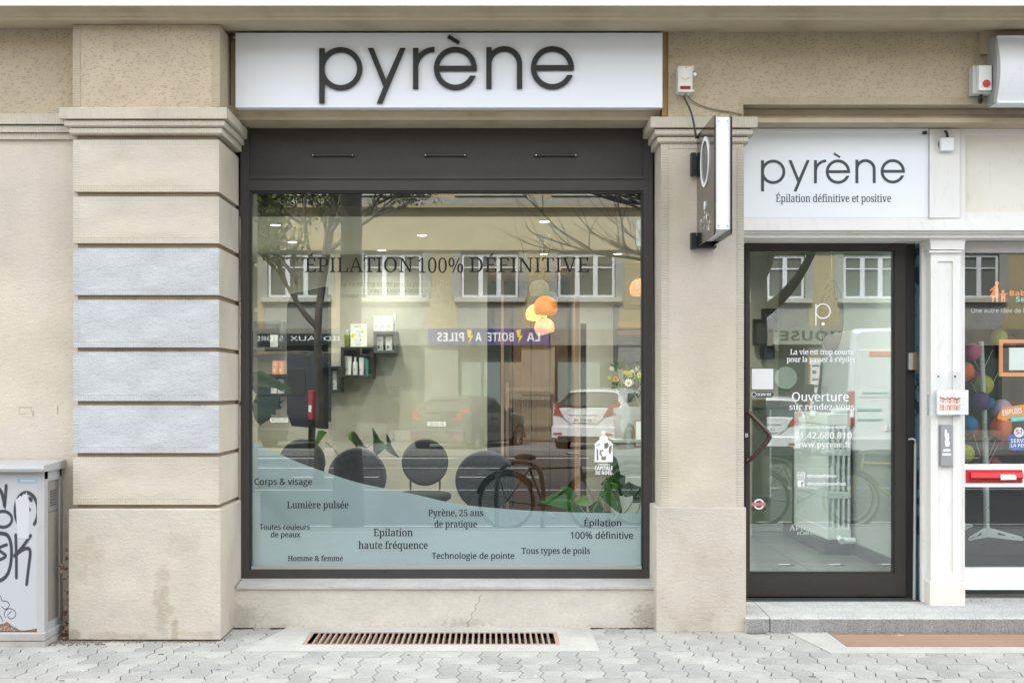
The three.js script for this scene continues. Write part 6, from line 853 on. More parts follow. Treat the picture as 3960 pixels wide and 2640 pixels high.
// ---------------------------------------------------------------- across the street: what the panes mirror
const ZG = -0.352, FZ = 28, DV = CZ + FZ - 2 * ZG;                        // facade opposite and its mirrored distance
const mx = (u, z, g = ZG) => (u - 1900) * (CZ + z - 2 * g) / F, my = (v, z, g = ZG) => EY + (1500 - v) * (CZ + z - 2 * g) / F;
const ob = thing('opposite_building', 'cream street building with white framed windows mirrored in the panes', 'building', [0, 0, 0]);
{
  const cream = mat([0.42, 0.355, 0.225], 0.9, { t: T.stone }), pale = mat([0.36, 0.36, 0.33], 0.9, { t: T.speck }), grey = mat([0.22, 0.22, 0.2], 0.9, { t: T.dirt }), band = mat([0.3, 0.26, 0.2], 0.9, { t: T.dirt }), glass = mat([0.21, 0.22, 0.19], 0.08, { t: T.fabric }), shop = mat([0.06, 0.075, 0.065], 0.15), sill = mat([0.4, 0.39, 0.34], 0.85);
  const X0 = -24, X1 = 30, y = (v) => my(v, FZ), z = FZ;
  const bx = (a, b, c, d, f, k) => box(a, b, c, d, z - f, z + k);
  mesh('wall', [bx(X0, X1, y(968), y(808), 0.12, 0.6), bx(X0, X1, y(808) + 0.14, 10, 0, 0.6), bx(X0, X1, 0, 10, -0.5, 8)], cream, ob);
  mesh('string_course', bx(X0, X1, y(808), y(792), 0.35, 0.5), mat([0.3, 0.25, 0.15], 0.9), ob); mesh('string_course', bx(X0, X1, y(792), y(768), 0.18, 0.5), pale, ob);
  mesh('apron_wall', bx(X0, X1, y(1271), y(1166), 0, 0.5), pale, ob); mesh('shop_fascia', bx(X0, X1, y(1335), y(1271), 0.08, 0.5), grey, ob);
  mesh('window_back', bx(X0, X1, y(1166), y(968), -0.3, 0.5), pale, ob); mesh('cornice', bx(X0, X1, 10, 10.4, 0.5, 2), pale, ob);
  const frameW = mat([0.6, 0.61, 0.63], 0.5);
  const P = 374 * DV / F, x00 = mx(1060 * K, z), W = 130 * K * DV / F;
  const win = (x, y0, y1, k) => {
    const w = sub(ob, 'window'), f = 0.07, d = -0.08;
    mesh('frame', [bx(x, x + W, y0, y0 + f, -0.02, 0.2), bx(x, x + W, y1 - f, y1, -0.02, 0.2), ...[0, 1, 2, 3].map((i) => bx(x + i * (W - f) / 3 - (i % 3 ? 0.03 : 0), x + i * (W - f) / 3 + f + (i % 3 ? 0.03 : 0), y0 + f, y1 - f, -0.021, 0.2)), bx(x, x + W, y0 + (y1 - y0) * 0.68, y0 + (y1 - y0) * 0.68 + 0.035, -0.03, 0.2)], frameW, w);
    mesh('pane', bx(x + 0.02, x + W - 0.02, y0 + 0.02, y1 - 0.02, d, 0.25), glass, w);
    mesh('sill', bx(x - 0.2, x + W + 0.2, y0 - 0.13, y0, 0.16, 0.2), sill, w);
    if (k) mesh('surround', [bx(x - 0.28, x - 0.02, y0, y1 + 0.1, 0.04, 0.2), bx(x + W + 0.02, x + W + 0.28, y0, y1 + 0.1, 0.04, 0.2)], pale, w);
  };
  for (let i = -5; i <= 7; i++) { const x = x00 + i * P; win(x, y(1150), y(982), true); win(x, y(736) - 0.04, y(736) + 1.3, false); const px = x + W + (P - W) / 2; mesh('pilaster', bx(px - 0.46, px + 0.46, y(1271), y(968), 0.02, 0.4), cream, ob); }
  // ground floor
  mesh('shop_front', bx(X0, X1, 0.3, y(1335), -0.25, 0.5), shop, ob); mesh('plinth', bx(X0, X1, 0, 0.3, 0, 0.5), grey, ob);
  for (let i = -5; i <= 7; i++) { const px = x00 + i * P + W + (P - W) / 2; mesh('pier', bx(px - 0.48, px + 0.48, 0, y(1335), 0.02, 0.4), i === 0 ? band : grey, ob); }
  for (const [a, b] of [[1060, 1105], [1112, 1150], [1282, 1380]]) mesh('shop_window', bx(mx(a * K, z), mx(b * K, z), 0.6, y(1400), -0.2, 0.3), mat([0.2, 0.24, 0.225], 0.2), ob);
  // yard gate of upright ribs
  const ga = mx(1166 * K, z), gb = mx(1264 * K, z); mesh('gate_recess', bx(ga - 0.1, gb + 0.1, 0, y(1400), -0.1, 0.4), band, ob);
  const gate = thing('yard_gate', 'pale ribbed yard gate across the street, mirrored behind the bicycle', 'gate', [(ga + gb) / 2, 0, z - 0.25]); const gm = mat([0.3, 0.27, 0.21], 0.7);
  for (let i = 0; i < 16; i++) mesh('gate_board', bx(ga + i * (gb - ga) / 16 + 0.02, ga + (i + 1) * (gb - ga) / 16 - 0.04, 0.08, y(1505), 0.28 + (i % 2) * 0.03, -0.24), gm, gate); mesh('gate_rail', [bx(ga, gb, 0.5, 0.6, 0.235, -0.2), bx(ga, gb, 1.2, 1.3, 0.235, -0.2), bx(ga - 0.05, gb + 0.05, y(1512), y(1498), 0.33, -0.2)], gm, gate);
  // shop signs, written the right way round
  const sign = (name, label, u0, u1, v0, v1, bm, words, tm, font, cap, extra) => {
    const a = mx(u0, z), b = mx(u1, z), t = thing(name, label, 'sign', [(a + b) / 2, y(v1), z - 0.12]); mesh('board', bx(a, b, y(v1), y(v0), 0.14, -0.09), bm, t);
    const h = y(v0) - y(v1);
    for (const [s, c0, c1] of words) { const w = Math.abs(mx(c1, z) - mx(c0, z)); mesh('letters', wordsGeo(s, font, w, h * cap).rotateY(Math.PI).translate(Math.max(mx(c0, z), mx(c1, z)), y(v1) + h * (1 - cap) / 2, z - 0.145), tm, t); }
    return t;
  };
  const lw = mat([0.8, 0.8, 0.8], 0.5);
  const s1 = sign('fascia_sign', 'violet blue fascia sign reading LA BOITE A PILES across the street', 983 * K, 1262 * K, 1271, 1335, mat([0.07, 0.06, 0.19], 0.5), [['LA', 1240 * K, 1210 * K], ['BOITE', 1180 * K, 1120 * K], ['A', 1106 * K, 1092 * K], ['PILES', 1066 * K, 1005 * K]], lw, 'bold', 0.52);
  for (const u of [1193, 1080]) { const g = new THREE.ShapeGeometry(new THREE.Shape([[0.05, 0.21], [-0.1, 0.2], [-0.06, -0.02], [0.0, -0.02], [-0.06, -0.21], [0.1, 0.04], [0.02, 0.04]].map((p) => new THREE.Vector2(...p)))).translate(mx(u * K, z), (y(1271) + y(1335)) / 2, z - 0.146); mesh('bolt', g, mat([0.75, 0.62, 0.03], 0.5), s1); }
  sign('fascia_sign', 'dark green fascia sign reading RIDEAUX STORES across the street', 574 * K, 800 * K, 1290, 1328, mat([0.02, 0.03, 0.028], 0.4), [['RIDEAUX', 790 * K, 668 * K], ['STORES', 652 * K, 578 * K]], lw, 'sans', 0.45);
  sign('fascia_sign', 'grey fascia sign reading NATURHOUSE in dark green across the street', 3000, 3560, 1262, 1330, mat([0.26, 0.27, 0.225], 0.7), [['NATURHOUSE', 3520, 3028]], mat([0.07, 0.09, 0.055], 0.6), 'bold', 0.55);
  const nb = thing('advert_boards', 'two tall wooden framed notice boards outside the shop across the street', 'notice board', [mx(3200, z - 0.5), 0, z - 0.5]);
  for (const [a, b] of [[3142, 3200], [3206, 3264]]) { mesh('board', box(mx(a, 27.4), mx(b, 27.4), 0.5, my(1374, 27.4), 27.4, 27.46), mat([0.42, 0.22, 0.09], 0.6, { t: T.wood }), nb); mesh('sheet', box(mx(a + 9, 27.4), mx(b - 9, 27.4), 0.7, my(1390, 27.4), 27.385, 27.4), mat([0.6, 0.58, 0.56], 0.7), nb); for (let i = 0; i < 7; i++) mesh('print', box(mx(a + 15, 27.4), mx(b - 15 - (i % 3) * 6, 27.4), 0.95 + i * 0.2, 1.0 + i * 0.2 + (i % 2) * 0.03, 27.38, 27.384), mat([0.12, 0.11, 0.13], 0.7), nb); }
  const rs = thing('round_sticker', 'round pale green sign in the shop window across the street', 'sign', [mx(3060, z - 0.1), y(1430) - 0.3, z - 0.1]); mesh('disc', disc(mx(3060, z), y(1460), z + 0.2, 0.33, 0.02, 32), mat([0.22, 0.3, 0.25], 0.6), rs);
}
// vehicles
const glassM = mat([0.03, 0.036, 0.036], 0.05), tyreM = mat([0.02, 0.02, 0.02], 0.9), rimM = mat([0.45, 0.46, 0.47], 0.3, { metalness: 0.8 }), lampM = mat([0.3, 0.02, 0.018], 0.2, { clearcoat: 1 }), plateM = mat([0.72, 0.73, 0.76], 0.5);
function vehicle(name, label, s, paint, plateText, pos, turn) {
  const t = thing(name, label, s.van ? 'van' : 'car', pos); bases.set(t, V(0, 0, 0)); t.rotation.y = turn;
  const ring = (x) => {                                                 // half section at x, from the keel to the roof line
    const b = s.bot(x), be = s.belt(x), tp = s.top(x), w = s.half(x), wr = w * s.roof(x);
    return [[0, b], [w * 0.86, b], [w * 0.985, b + 0.1], [w, b + 0.3], [w, (b + be) / 2 + 0.1], [w * 0.985, be], [wr + (w * 0.985 - wr) * 0.5, be + (tp - be) * 0.5], [wr, tp - 0.07], [wr * 0.9, tp - 0.015], [wr * 0.5, tp], [0, tp]];
  };
  const N = 54, xs = []; for (let i = 0; i <= N; i++) { const a = i / N; xs.push(s.len * (a < 0.35 ? 0.7 * a * a / 0.35 : 0.245 + (a - 0.35) * 0.755 / 0.65)); }
  const skin = (x0, x1, k0, k1, off, n = 14, mir = true) => {           // patch of the surface between stations k0..k1 of the section
    const pos = [], ix = [], S = mir ? [-1, 1] : [1];
    const smp = (x, k) => { const r = ring(x), i = Math.min(r.length - 2, Math.floor(k)), f = k - i; return [r[i][0] + (r[i + 1][0] - r[i][0]) * f, r[i][1] + (r[i + 1][1] - r[i][1]) * f]; };
    for (const sg of S) { const o = pos.length / 3, m = 8; for (let i = 0; i <= n; i++) { const x = x0 + (x1 - x0) * i / n; for (let j = 0; j <= m; j++) { const k = typeof k0 === 'function' ? k0(i / n) + (k1(i / n) - k0(i / n)) * j / m : k0 + (k1 - k0) * j / m, [a, b] = smp(x, k), [a2, b2] = smp(x, Math.min(9.99, k + 0.05)), [a3, b3] = smp(x, k - 0.05); let nx = b2 - b3, ny = -(a2 - a3); const l = Math.hypot(nx, ny) || 1; pos.push(x - off * 0.4, b + ny / l * off, sg * (a + nx / l * off)); } } for (let i = 0; i < n; i++) for (let j = 0; j < m; j++) { const q0 = o + i * (m + 1) + j; ix.push(q0, q0 + 1, q0 + m + 2, q0, q0 + m + 2, q0 + m + 1); } }
    const g = new THREE.BufferGeometry(); g.setAttribute('position', new THREE.Float32BufferAttribute(pos, 3)); g.setIndex(ix); g.computeVertexNormals(); return strip(g);
  };
  { const pos = [], ix = [], R = ring(0).length, m = R * 2 - 1; for (const x of xs) { const r = ring(x); for (let j = 0; j < R; j++) pos.push(x, r[j][1], -r[j][0]); for (let j = R - 2; j >= 0; j--) pos.push(x, r[j][1], r[j][0]); } for (let i = 0; i < N; i++) for (let j = 0; j < m - 1; j++) { const q0 = i * m + j; ix.push(q0, q0 + 1, q0 + m + 1, q0, q0 + m + 1, q0 + m); } for (const e of [0, N]) for (let j = 1; j < m - 2; j++) ix.push(e * m, e * m + j, e * m + j + 1);
    const g = new THREE.BufferGeometry(); g.setAttribute('position', new THREE.Float32BufferAttribute(pos, 3)); g.setIndex(ix); g.computeVertexNormals(); mesh('body', strip(g), paint, t); }
  for (const [x0, x1, k0, k1] of s.sides) mesh('side_window', skin(x0, x1, k0, k1, 0.006), glassM, t);
  if (s.back) mesh('rear_window', skin(s.back[0], s.back[1], s.back[2], 9.99, 0.008), glassM, t);
  if (s.front) mesh('windscreen', skin(s.front[0], s.front[1], s.front[2], 9.99, 0.008), glassM, t);
  if (s.lamps) for (const sg of [-1, 1]) {
    const A = [[0.47, 0.83], [0.60, 0.98], [0.68, 1.14], [0.70, 1.0], [0.715, 0.86]], B = [[0.5, 0.83], [0.6, 0.98], [0.735, 1.17], [0.83, 1.03], [0.862, 0.88]], pos = [], ix = [];
    for (const [P, x] of [[A, -0.014], [B, 0.3]]) for (const [z, y] of P) pos.push(x, y, sg * z);
    for (let i = 1; i < 4; i++) ix.push(0, i, i + 1, 5, 5 + i + 1, 5 + i); for (let i = 0; i < 5; i++) { const j = (i + 1) % 5; ix.push(i, j, 5 + j, i, 5 + j, 5 + i); }
    const g = new THREE.BufferGeometry(); g.setAttribute('position', new THREE.Float32BufferAttribute(pos, 3)); g.setIndex(ix); const h = g.toNonIndexed(); h.computeVertexNormals(); mesh('tail_lamp', strip(h), lampM, t);
  }
  for (const b of s.boxes) mesh(b[0], b[2] ? rbox(...b[1], Math.min(0.03, Math.abs(b[1][1] - b[1][0]) / 2.1, Math.abs(b[1][3] - b[1][2]) / 2.1, Math.abs(b[1][5] - b[1][4]) / 2.1), 2) : box(...b[1]), b[3], t);
  mesh('number_plate', box(s.plate[0] - 0.01, s.plate[0], s.plate[1], s.plate[1] + 0.11, -0.26, 0.26), plateM, t); mesh('plate_text', wordsGeo(plateText, 'bold', 0.42, 0.075).rotateY(-Math.PI / 2).translate(s.plate[0] - 0.013, s.plate[1] + 0.018, -0.21), mat([0.02, 0.02, 0.03], 0.6), t);
  for (const x of s.axles) for (const sg of [-1, 1]) { const w = sub(t, 'wheel'), zz = sg * (s.half(x) - 0.1), r = s.wheel; mesh('tyre', new THREE.TorusGeometry(r - 0.09, 0.095, 10, 28).scale(1, 1, 1.1).translate(x, r - 0.0, zz), tyreM, w); const sp = [new THREE.CylinderGeometry(r - 0.11, r - 0.11, 0.02, 24).rotateX(Math.PI / 2).translate(x, r, zz + sg * 0.03)]; mesh('rim_back', sp, mat([0.05, 0.05, 0.05], 0.6), w); const st = []; for (let i = 0; i < 9; i++) { const a = i * 0.698; st.push(rod(V(x, r, zz + sg * 0.06), V(x + Math.cos(a) * (r - 0.12), r + Math.sin(a) * (r - 0.12), zz + sg * 0.075), 0.024, 0.018, 6)); } st.push(new THREE.TorusGeometry(r - 0.12, 0.015, 6, 26).translate(x, r, zz + sg * 0.07)); mesh('rim', st, rimM, w); mesh('wheel_arch', new THREE.RingGeometry(r - 0.02, r + 0.07, 30, 1, 0, Math.PI).translate(x, r, sg * (s.half(x) + 0.004)), tyreM, t); }
  return t;
}
const ss = sm;
const hatch = (o = {}) => ({
  len: 3.95, wheel: 0.31, axles: [0.62, 3.12], bot: (x) => 0.24 + 0.16 * ss(0.35, 0, x) + 0.08 * ss(3.5, 3.95, x), belt: (x) => 0.98 + 0.05 * ss(1.5, 0.1, x) - 0.12 * ss(2.2, 3.95, x), half: (x) => 0.86 - 0.13 * ss(0.35, 0, x) ** 2 - 0.22 * ss(3.2, 3.95, x) ** 2, roof: (x) => 0.72 + 0.22 * ss(0.6, 0.05, x) + 0.16 * ss(2.6, 3.1, x),
  top: (x) => x < 0.66 ? 1.0 + 0.43 * Math.pow(ss(0.03, 0.72, x) / 0.979, 0.8) : x < 2.0 ? 1.43 + 0.045 * Math.sin((x - 0.66) / 1.34 * Math.PI) : x < 2.95 ? 1.43 - 0.43 * ss(2.0, 2.95, x) ** 1.1 : 1.0 - 0.14 * (x - 2.95) - 0.22 * ss(3.6, 3.95, x),
  sides: [[0.66, 1.38, (a) => 5.25, (a) => 5.7 + 1.0 * ss(0, 0.6, a)], [1.44, 2.55, (a) => 5.15, (a) => 6.75 - 1.1 * ss(0.55, 1, a)]], back: [0.11, 0.54, 7.1], front: [2.1, 2.9, 7.4],
  lamps: true, boxes: [['lower_trim', [-0.052, 0.1, 0.3, 0.4, -0.6, 0.6], 0, tyreM], ['bumper', [-0.05, 0.3, 0.34, 0.62, -0.76, 0.76], 1, o.bumper], ['reflector', [-0.056, 0.0, 0.42, 0.47, -0.7, -0.5], 0, lampM], ['reflector', [-0.056, 0.0, 0.42, 0.47, 0.5, 0.7], 0, lampM], ['handle_strip', [-0.018, 0.05, 0.87, 0.9, -0.35, 0.35], 0, o.bumper], ['mirror', [2.35, 2.5, 1.0, 1.14, -1.0, -0.86], 1, o.bumper], ['mirror', [2.35, 2.5, 1.0, 1.14, 0.86, 1.0], 1, o.bumper], ['door_handle', [1.5, 1.66, 0.87, 0.9, 0.84, 0.885], 0, tyreM], ['door_handle', [1.5, 1.66, 0.87, 0.9, -0.885, -0.84], 0, tyreM], ['door_gap', [1.405, 1.415, 0.5, 1.0, -0.863, 0.863], 0, tyreM], ['wiper', [0.05, 0.13, 1.06, 1.08, -0.05, 0.35], 0, tyreM]], plate: [-0.02, 0.70],
});
const van = (o = {}) => ({
  van: true, len: 5.5, wheel: 0.35, axles: [1.0, 4.5], bot: () => 0.3, belt: (x) => 1.35 - 0.2 * ss(4.2, 5.5, x), half: (x) => 1.0 - 0.12 * ss(0.25, 0, x) ** 2 - 0.2 * ss(4.8, 5.5, x) ** 2, roof: (x) => 0.9 + 0.06 * ss(4.8, 5.3, x), top: (x) => (o.h || 2.5) * (1 - 0.03 * ss(0.3, 0, x)) - (o.h - 1.35) * ss(3.7, 4.75, x) - 0.3 * ss(4.75, 5.5, x),
  sides: [[3.6, 4.45, 5.2, 6.5]], back: null, front: [3.9, 4.7, 7.4],
  boxes: [['tail_lamp', [-0.02, 0.14, 0.85, 1.6, -0.99, -0.84], 1, lampM], ['tail_lamp', [-0.02, 0.14, 0.85, 1.6, 0.84, 0.99], 1, lampM], ['lamp_lens', [-0.026, 0.0, 1.05, 1.22, -0.95, -0.87], 0, plateM], ['lamp_lens', [-0.026, 0.0, 1.05, 1.22, 0.87, 0.95], 0, plateM], ['rear_pane', [-0.012, 0.1, 1.45, o.h - 0.45, -0.78, -0.05], 1, o.pane], ['rear_pane', [-0.012, 0.1, 1.45, o.h - 0.45, 0.05, 0.78], 1, o.pane], ['door_gap', [-0.008, 0.1, 0.6, o.h - 0.25, -0.012, 0.012], 0, tyreM], ['bumper', [-0.1, 0.3, 0.36, 0.62, -0.92, 0.92], 1, o.bumper], ['mirror', [4.3, 4.45, 1.4, 1.75, -1.25, -1.02], 1, tyreM], ['mirror', [4.3, 4.45, 1.4, 1.75, 1.02, 1.25], 1, tyreM], ...(o.extra || [])], plate: [-0.02, 0.78],
});
const whiteP = mat([0.58, 0.59, 0.605], 0.25, { clearcoat: 0.8, clearcoatRoughness: 0.05 }), darkP = mat([0.012, 0.015, 0.02], 0.2, { clearcoat: 1, clearcoatRoughness: 0.04 }), greyP = mat([0.05, 0.055, 0.06], 0.25, { clearcoat: 1 });
{
  // rear ends face the shop; each is turned a little so that its near side shows
  vehicle('hatchback_car', 'white hatchback with red tail lamps mirrored at the right of the shop window', hatch({ bumper: whiteP }), whiteP, 'BD-552-PA', [mx(2256, 23.2), -0.13, 23.2], -Math.PI / 2 + 0.47).scale.setScalar(1.13);
  vehicle('hatchback_car', 'white hatchback mirrored behind the handle in the door pane', hatch({ bumper: whiteP }), whiteP, 'CK-418-TR', [mx(2960, 18.5, -0.57), -0.13, 18.5], -Math.PI / 2 + 0.28);
  vehicle('parked_car', 'dark grey car mirrored faintly in the middle of the shop window', hatch({ bumper: greyP }), greyP, 'AF-731-XC', [mx(1690, 23.4), -0.13, 23.4], -Math.PI / 2 + 0.45);
  vehicle('cargo_van', 'black tall van with a red tail lamp mirrored in the black display panel', van({ h: 2.62, pane: glassM, bumper: darkP }), darkP, 'FY-151-YB', [mx(1080, 24), -0.13, 24], -Math.PI / 2 + 0.38);
  const gm = mat([0.12, 0.4, 0.32], 0.5), rm = mat([0.6, 0.12, 0.06], 0.5);
  vehicle('cargo_van', 'white high roofed van with coloured marks mirrored in the door pane', van({ h: 2.92, pane: whiteP, bumper: mat([0.4, 0.4, 0.41], 0.5), extra: [['marking', [-0.03, 0, 2.32, 2.42, -0.75, 0.55], 0, rm], ['marking', [-0.03, 0, 1.72, 1.92, -0.3, -0.1], 0, gm], ['marking', [-0.03, 0, 1.2, 1.24, 0.3, 0.8], 0, gm], ['marking', [-0.03, 0, 1.0, 1.03, 0.3, 0.8], 0, gm], ['marking', [-0.03, 0, 1.55, 1.58, 0.2, 0.7], 0, gm]] }), whiteP, 'EM-264-LD', [mx(3470, 17.2, -0.57), -0.13, 17.2], -Math.PI / 2 + 0.1);
}
// bicycles and stands along the kerb
function bicycle(label, paint, pos, turn, lean) {
  const t = thing('bicycle', label, 'bicycle', pos, null); bases.set(t, V(0, 0, 0)); t.rotation.set(lean, turn, 0, 'YXZ');
  const R = 0.335, a = V(-0.52, R, 0), b = V(0.52, R, 0), bb = V(-0.08, 0.29, 0), st = V(-0.25, 0.72, 0), hd = V(0.34, 0.74, 0), hd2 = V(0.37, 0.62, 0);
  mesh('frame', [rod(bb, st, 0.016), rod(st, hd, 0.015), rod(bb, hd2, 0.018), rod(hd, hd2, 0.02), rod(a, st, 0.009), rod(a, bb, 0.01)], paint, t); mesh('fork', [rod(hd2, b.clone().add(V(0, 0, 0.05)), 0.011), rod(hd2, b.clone().add(V(0, 0, -0.05)), 0.011)], paint, t);
  for (const c of [a, b]) { const w = sub(t, 'wheel'); mesh('tyre', new THREE.TorusGeometry(R - 0.018, 0.019, 8, 40).translate(c.x, c.y, 0), tyreM, w); const sp = [new THREE.TorusGeometry(R - 0.045, 0.008, 5, 36).translate(c.x, c.y, 0)]; for (let i = 0; i < 16; i++) sp.push(rod(c, V(c.x + (R - 0.05) * Math.cos(i * 0.3927), c.y + (R - 0.05) * Math.sin(i * 0.3927), 0), 0.0016, 0.0016, 4)); mesh('rim', sp, rimM, w); mesh('mudguard', new THREE.TorusGeometry(R + 0.02, 0.018, 6, 24, 2.4).scale(1, 1, 1.3).rotateZ(0.5).translate(c.x, c.y, 0), tyreM, t); }
  mesh('saddle', new THREE.SphereGeometry(0.13, 16, 10).scale(1, 0.32, 0.62).translate(-0.3, 0.85, 0), tyreM, t); mesh('seat_post', rod(st, V(-0.29, 0.84, 0), 0.012), rimM, t); mesh('handlebar', [rod(hd, V(0.31, 0.88, 0), 0.012), tube([V(0.2, 0.9, -0.28), V(0.3, 0.9, -0.14), V(0.33, 0.88, 0), V(0.3, 0.9, 0.14), V(0.2, 0.9, 0.28)], 0.012, 20)], rimM, t); mesh('crank', [disc(bb.x, bb.y, 0.03, 0.08, 0.01), rod(V(bb.x, bb.y, 0.05), V(bb.x + 0.1, bb.y - 0.13, 0.05), 0.01)], rimM, t); mesh('rack', [rod(V(-0.3, 0.7, 0.05), V(-0.75, 0.7, 0.05), 0.006), rod(V(-0.3, 0.7, -0.05), V(-0.75, 0.7, -0.05), 0.006), rod(a, V(-0.65, 0.7, 0.05), 0.005)], tyreM, t);
  return t;
}
{
  const dk = mat([0.02, 0.02, 0.022], 0.35);
  bicycle('black bicycle mirrored beside the nearest blue grey chair', dk, [mx(2130, 6.1), -0.13, 6.1], 0.12, 0.05); bicycle('grey bicycle mirrored low in the door pane', mat([0.16, 0.17, 0.17], 0.4), [mx(3120, 6.0, -0.57), -0.13, 6.0], 0.2, 0.06); bicycle('yellow framed bicycle mirrored at the right of the door pane', mat([0.5, 0.36, 0.03], 0.4), [mx(3440, 6.5, -0.57), -0.13, 6.5], 2.9, -0.05); bicycle('dark bicycle mirrored under the lantern transfer', dk, [mx(2620, 6.5), -0.13, 6.5], 0.3, -0.06);
  const hoop = (u, label) => { const x = mx(u, 5.9), t = thing('bicycle_stand', label, 'bicycle stand', [x, -0.13, 5.9]); mesh('hoop', tube([V(x - 0.26, -0.13, 5.75), V(x - 0.26, 0.45, 5.75), V(x - 0.2, 0.62, 5.78), V(x, 0.69, 5.82), V(x + 0.2, 0.62, 5.86), V(x + 0.26, 0.45, 5.9), V(x + 0.26, -0.13, 5.9)], 0.028, 48, 10), mat([0.06, 0.055, 0.05], 0.5), t); };
  hoop(2010, 'brown tubular bicycle stand mirrored beside the black saddle'); hoop(2440, 'tubular bicycle stand mirrored at the right end of the shop window'); hoop(3020, 'tubular bicycle stand mirrored in the left of the door pane');
}
// street trees
const barkM = mat([0.17, 0.155, 0.13], 0.95, { t: T.bark, b: T.bark, bs: 0.01 });
function tree(label, base, r, trunk, limbs, o = {}) {
  const t = thing('street_tree', label, 'tree', base, 'trees along the kerb'), g = [], tips = [], B = V(...base);
  const branch = (p, d, len, rad, lvl) => { const pts = [p.clone()], n = 5; let c = p.clone(), dir = d.clone(); for (let i = 1; i <= n; i++) { dir.add(V(rr(-0.22, 0.22), rr(-0.06, 0.2), rr(-0.22, 0.22))).normalize(); c = c.clone().addScaledVector(dir, len / n); pts.push(c); if (lvl > 0 && i > 1) { const k = lvl > 1 ? 2 : 3; for (let j = 0; j < k; j++) if (rnd() < 0.75) branch(c, dir.clone().add(V(rr(-0.9, 0.9), rr(-0.1, 0.8), rr(-0.9, 0.9))).normalize(), len * rr(0.4, 0.65), rad * (0.62 - 0.06 * i), lvl - 1); } if (lvl <= 1) tips.push(c.clone()); } const k = new THREE.CatmullRomCurve3(pts), tg = new THREE.TubeGeometry(k, n * 2, rad, lvl > 1 ? 8 : 5); const q = tg.attributes.position, m = lvl > 1 ? 9 : 6; for (let i = 0; i < q.count; i++) { const f = 1 - 0.72 * Math.floor(i / m) / (n * 2), cc = k.getPoint(Math.floor(i / m) / (n * 2)); q.setXYZ(i, cc.x + (q.getX(i) - cc.x) * f, cc.y + (q.getY(i) - cc.y) * f, cc.z + (q.getZ(i) - cc.z) * f); } g.push(tg); };
  const tp = trunk.map((p) => V(...p)), k = new THREE.CatmullRomCurve3([B, ...tp]), tg = new THREE.TubeGeometry(k, 20, r, 14), q = tg.attributes.position; for (let i = 0; i < q.count; i++) { const a = Math.floor(i / 15) / 20, cc = k.getPoint(a), f = (1.25 - 0.45 * Math.min(1, a * 3)) * (1 + 0.06 * Math.sin(i * 2.3 + a * 9)); q.setXYZ(i, cc.x + (q.getX(i) - cc.x) * f, cc.y + (q.getY(i) - cc.y) * f, cc.z + (q.getZ(i) - cc.z) * f); }
  mesh('trunk', tg, barkM, t);
  for (const [p, d, len, rad, lvl] of limbs) branch(V(...p), V(...d).normalize(), len, rad, lvl);
  mesh('limbs', g, barkM, t);
  if (o.leaves) { const lg = new THREE.CircleGeometry(0.05, 5).scale(0.6, 1.1, 1), im = new THREE.InstancedMesh(lg, mat([0.13, 0.165, 0.045], 0.7, { transmission: 0.3, thickness: 0, ior: 1.1, side: THREE.DoubleSide }), o.leaves), m4 = new THREE.Matrix4(), e = new THREE.Euler(); for (let i = 0; i < o.leaves; i++) { const c = tips[Math.floor(rnd() * tips.length)]; e.set(rr(0, 6), rr(0, 6), rr(0, 6)); m4.makeRotationFromEuler(e).setPosition(c.x + rr(-1, 1) * 0.16 - B.x, c.y + rr(-0.14, 0.14) - B.y, c.z + rr(-1, 1) * 0.16 - B.z); im.setMatrixAt(i, m4); } im.name = 'crown'; im.userData.kind = 'stuff'; im.castShadow = true; t.add(im); }
  return t;
}
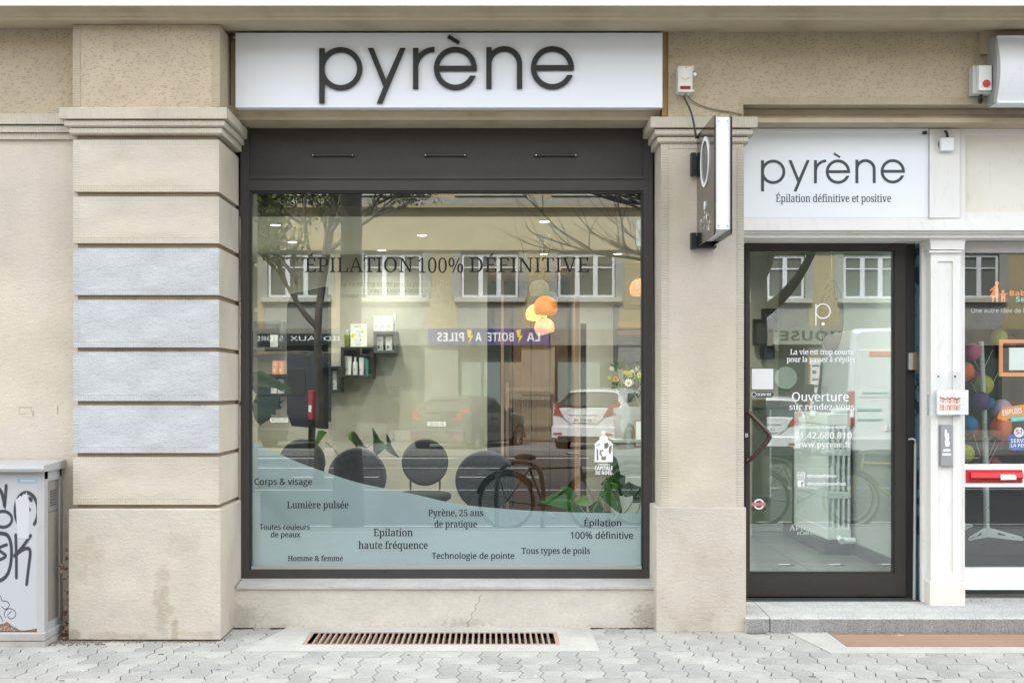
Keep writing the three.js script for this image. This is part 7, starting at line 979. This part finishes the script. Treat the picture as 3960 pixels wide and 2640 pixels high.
{
  const za = 13.2, X = (u) => mx(u, za), Y = (v) => my(v, za), xa = X(1232);
  tree('forked tree with sparse young leaves mirrored at the upper left of the shop window', [xa, -0.13, za], 0.08, [[xa + 0.02, 1.2, za], [X(1228), Y(1255), za], [X(1250), Y(1050), za + 0.1], [X(1290), Y(760), za + 0.2]], [[[X(1224), Y(1262), za], [-0.8, 0.9, 0.1], 1.5, 0.055, 3], [[X(1150), Y(1080), za], [-0.7, 0.6, -0.1], 1.4, 0.04, 3], [[X(1240), Y(1100), za], [0.35, 1, 0.2], 1.5, 0.055, 3], [[X(1262), Y(980), za], [0.9, 0.5, -0.1], 1.7, 0.042, 3], [[X(1205), Y(1000), za], [-0.2, 1, 0.2], 1.5, 0.042, 3], [[X(1290), Y(850), za], [1, 0.25, 0.1], 1.8, 0.04, 3], [[X(1120), Y(950), za], [-0.8, 0.3, 0.1], 1.2, 0.032, 3], [[X(1275), Y(900), za], [0.75, 0.7, 0.2], 1.5, 0.042, 3], [[X(1160), Y(860), za], [-0.5, 0.5, 0.1], 1.3, 0.032, 3]], { leaves: 9500 });
  const zb = 5.6, xb = mx(1347, zb); tree('straight grey trunk mirrored left of the product shelves', [xb, -0.02, zb], 0.15, [[xb, 1.2, zb], [xb + 0.03, 2.8, zb], [xb + 0.02, 5.2, zb]], [[[xb, 4.6, zb], [-0.4, 1, 0.3], 2.6, 0.09, 3], [[xb, 5, zb], [0.5, 1, -0.3], 2.6, 0.09, 3]], { leaves: 1500 });
  const zd = 5.8, gD = -0.57, xd = mx(2930, zd, gD), XD = (u) => mx(u, zd, gD), YD = (v) => my(v, zd, gD);
  tree('bare branched tree mirrored at the upper left of the door pane', [xd, -0.02, zd], 0.125, [[xd, 1.2, zd], [XD(2936), 2.6, zd], [XD(2930), 4.4, zd]], [[[XD(2950), YD(1210), zd], [0.85, 0.75, 0], 1.5, 0.075, 3], [[XD(2940), YD(1100), zd], [0.5, 1, 0.1], 1.4, 0.05, 2], [[XD(2930), 2.95, zd], [-1, 0.02, 0], 2.0, 0.042, 2], [[XD(2930), 3.5, zd], [-1, 0.05, 0.05], 1.9, 0.042, 2], [[XD(2930), YD(1050), zd], [-0.7, 0.5, 0], 1.9, 0.06, 3], [[XD(2930), YD(980), zd], [-0.9, 0.3, 0.1], 2.0, 0.055, 3], [[XD(2930), YD(900), zd], [-0.6, 0.9, 0.1], 1.8, 0.05, 3], [[XD(2935), YD(900), zd], [0.3, 1, 0.1], 1.8, 0.05, 3]]);
}
renderer.render(scene, camera);
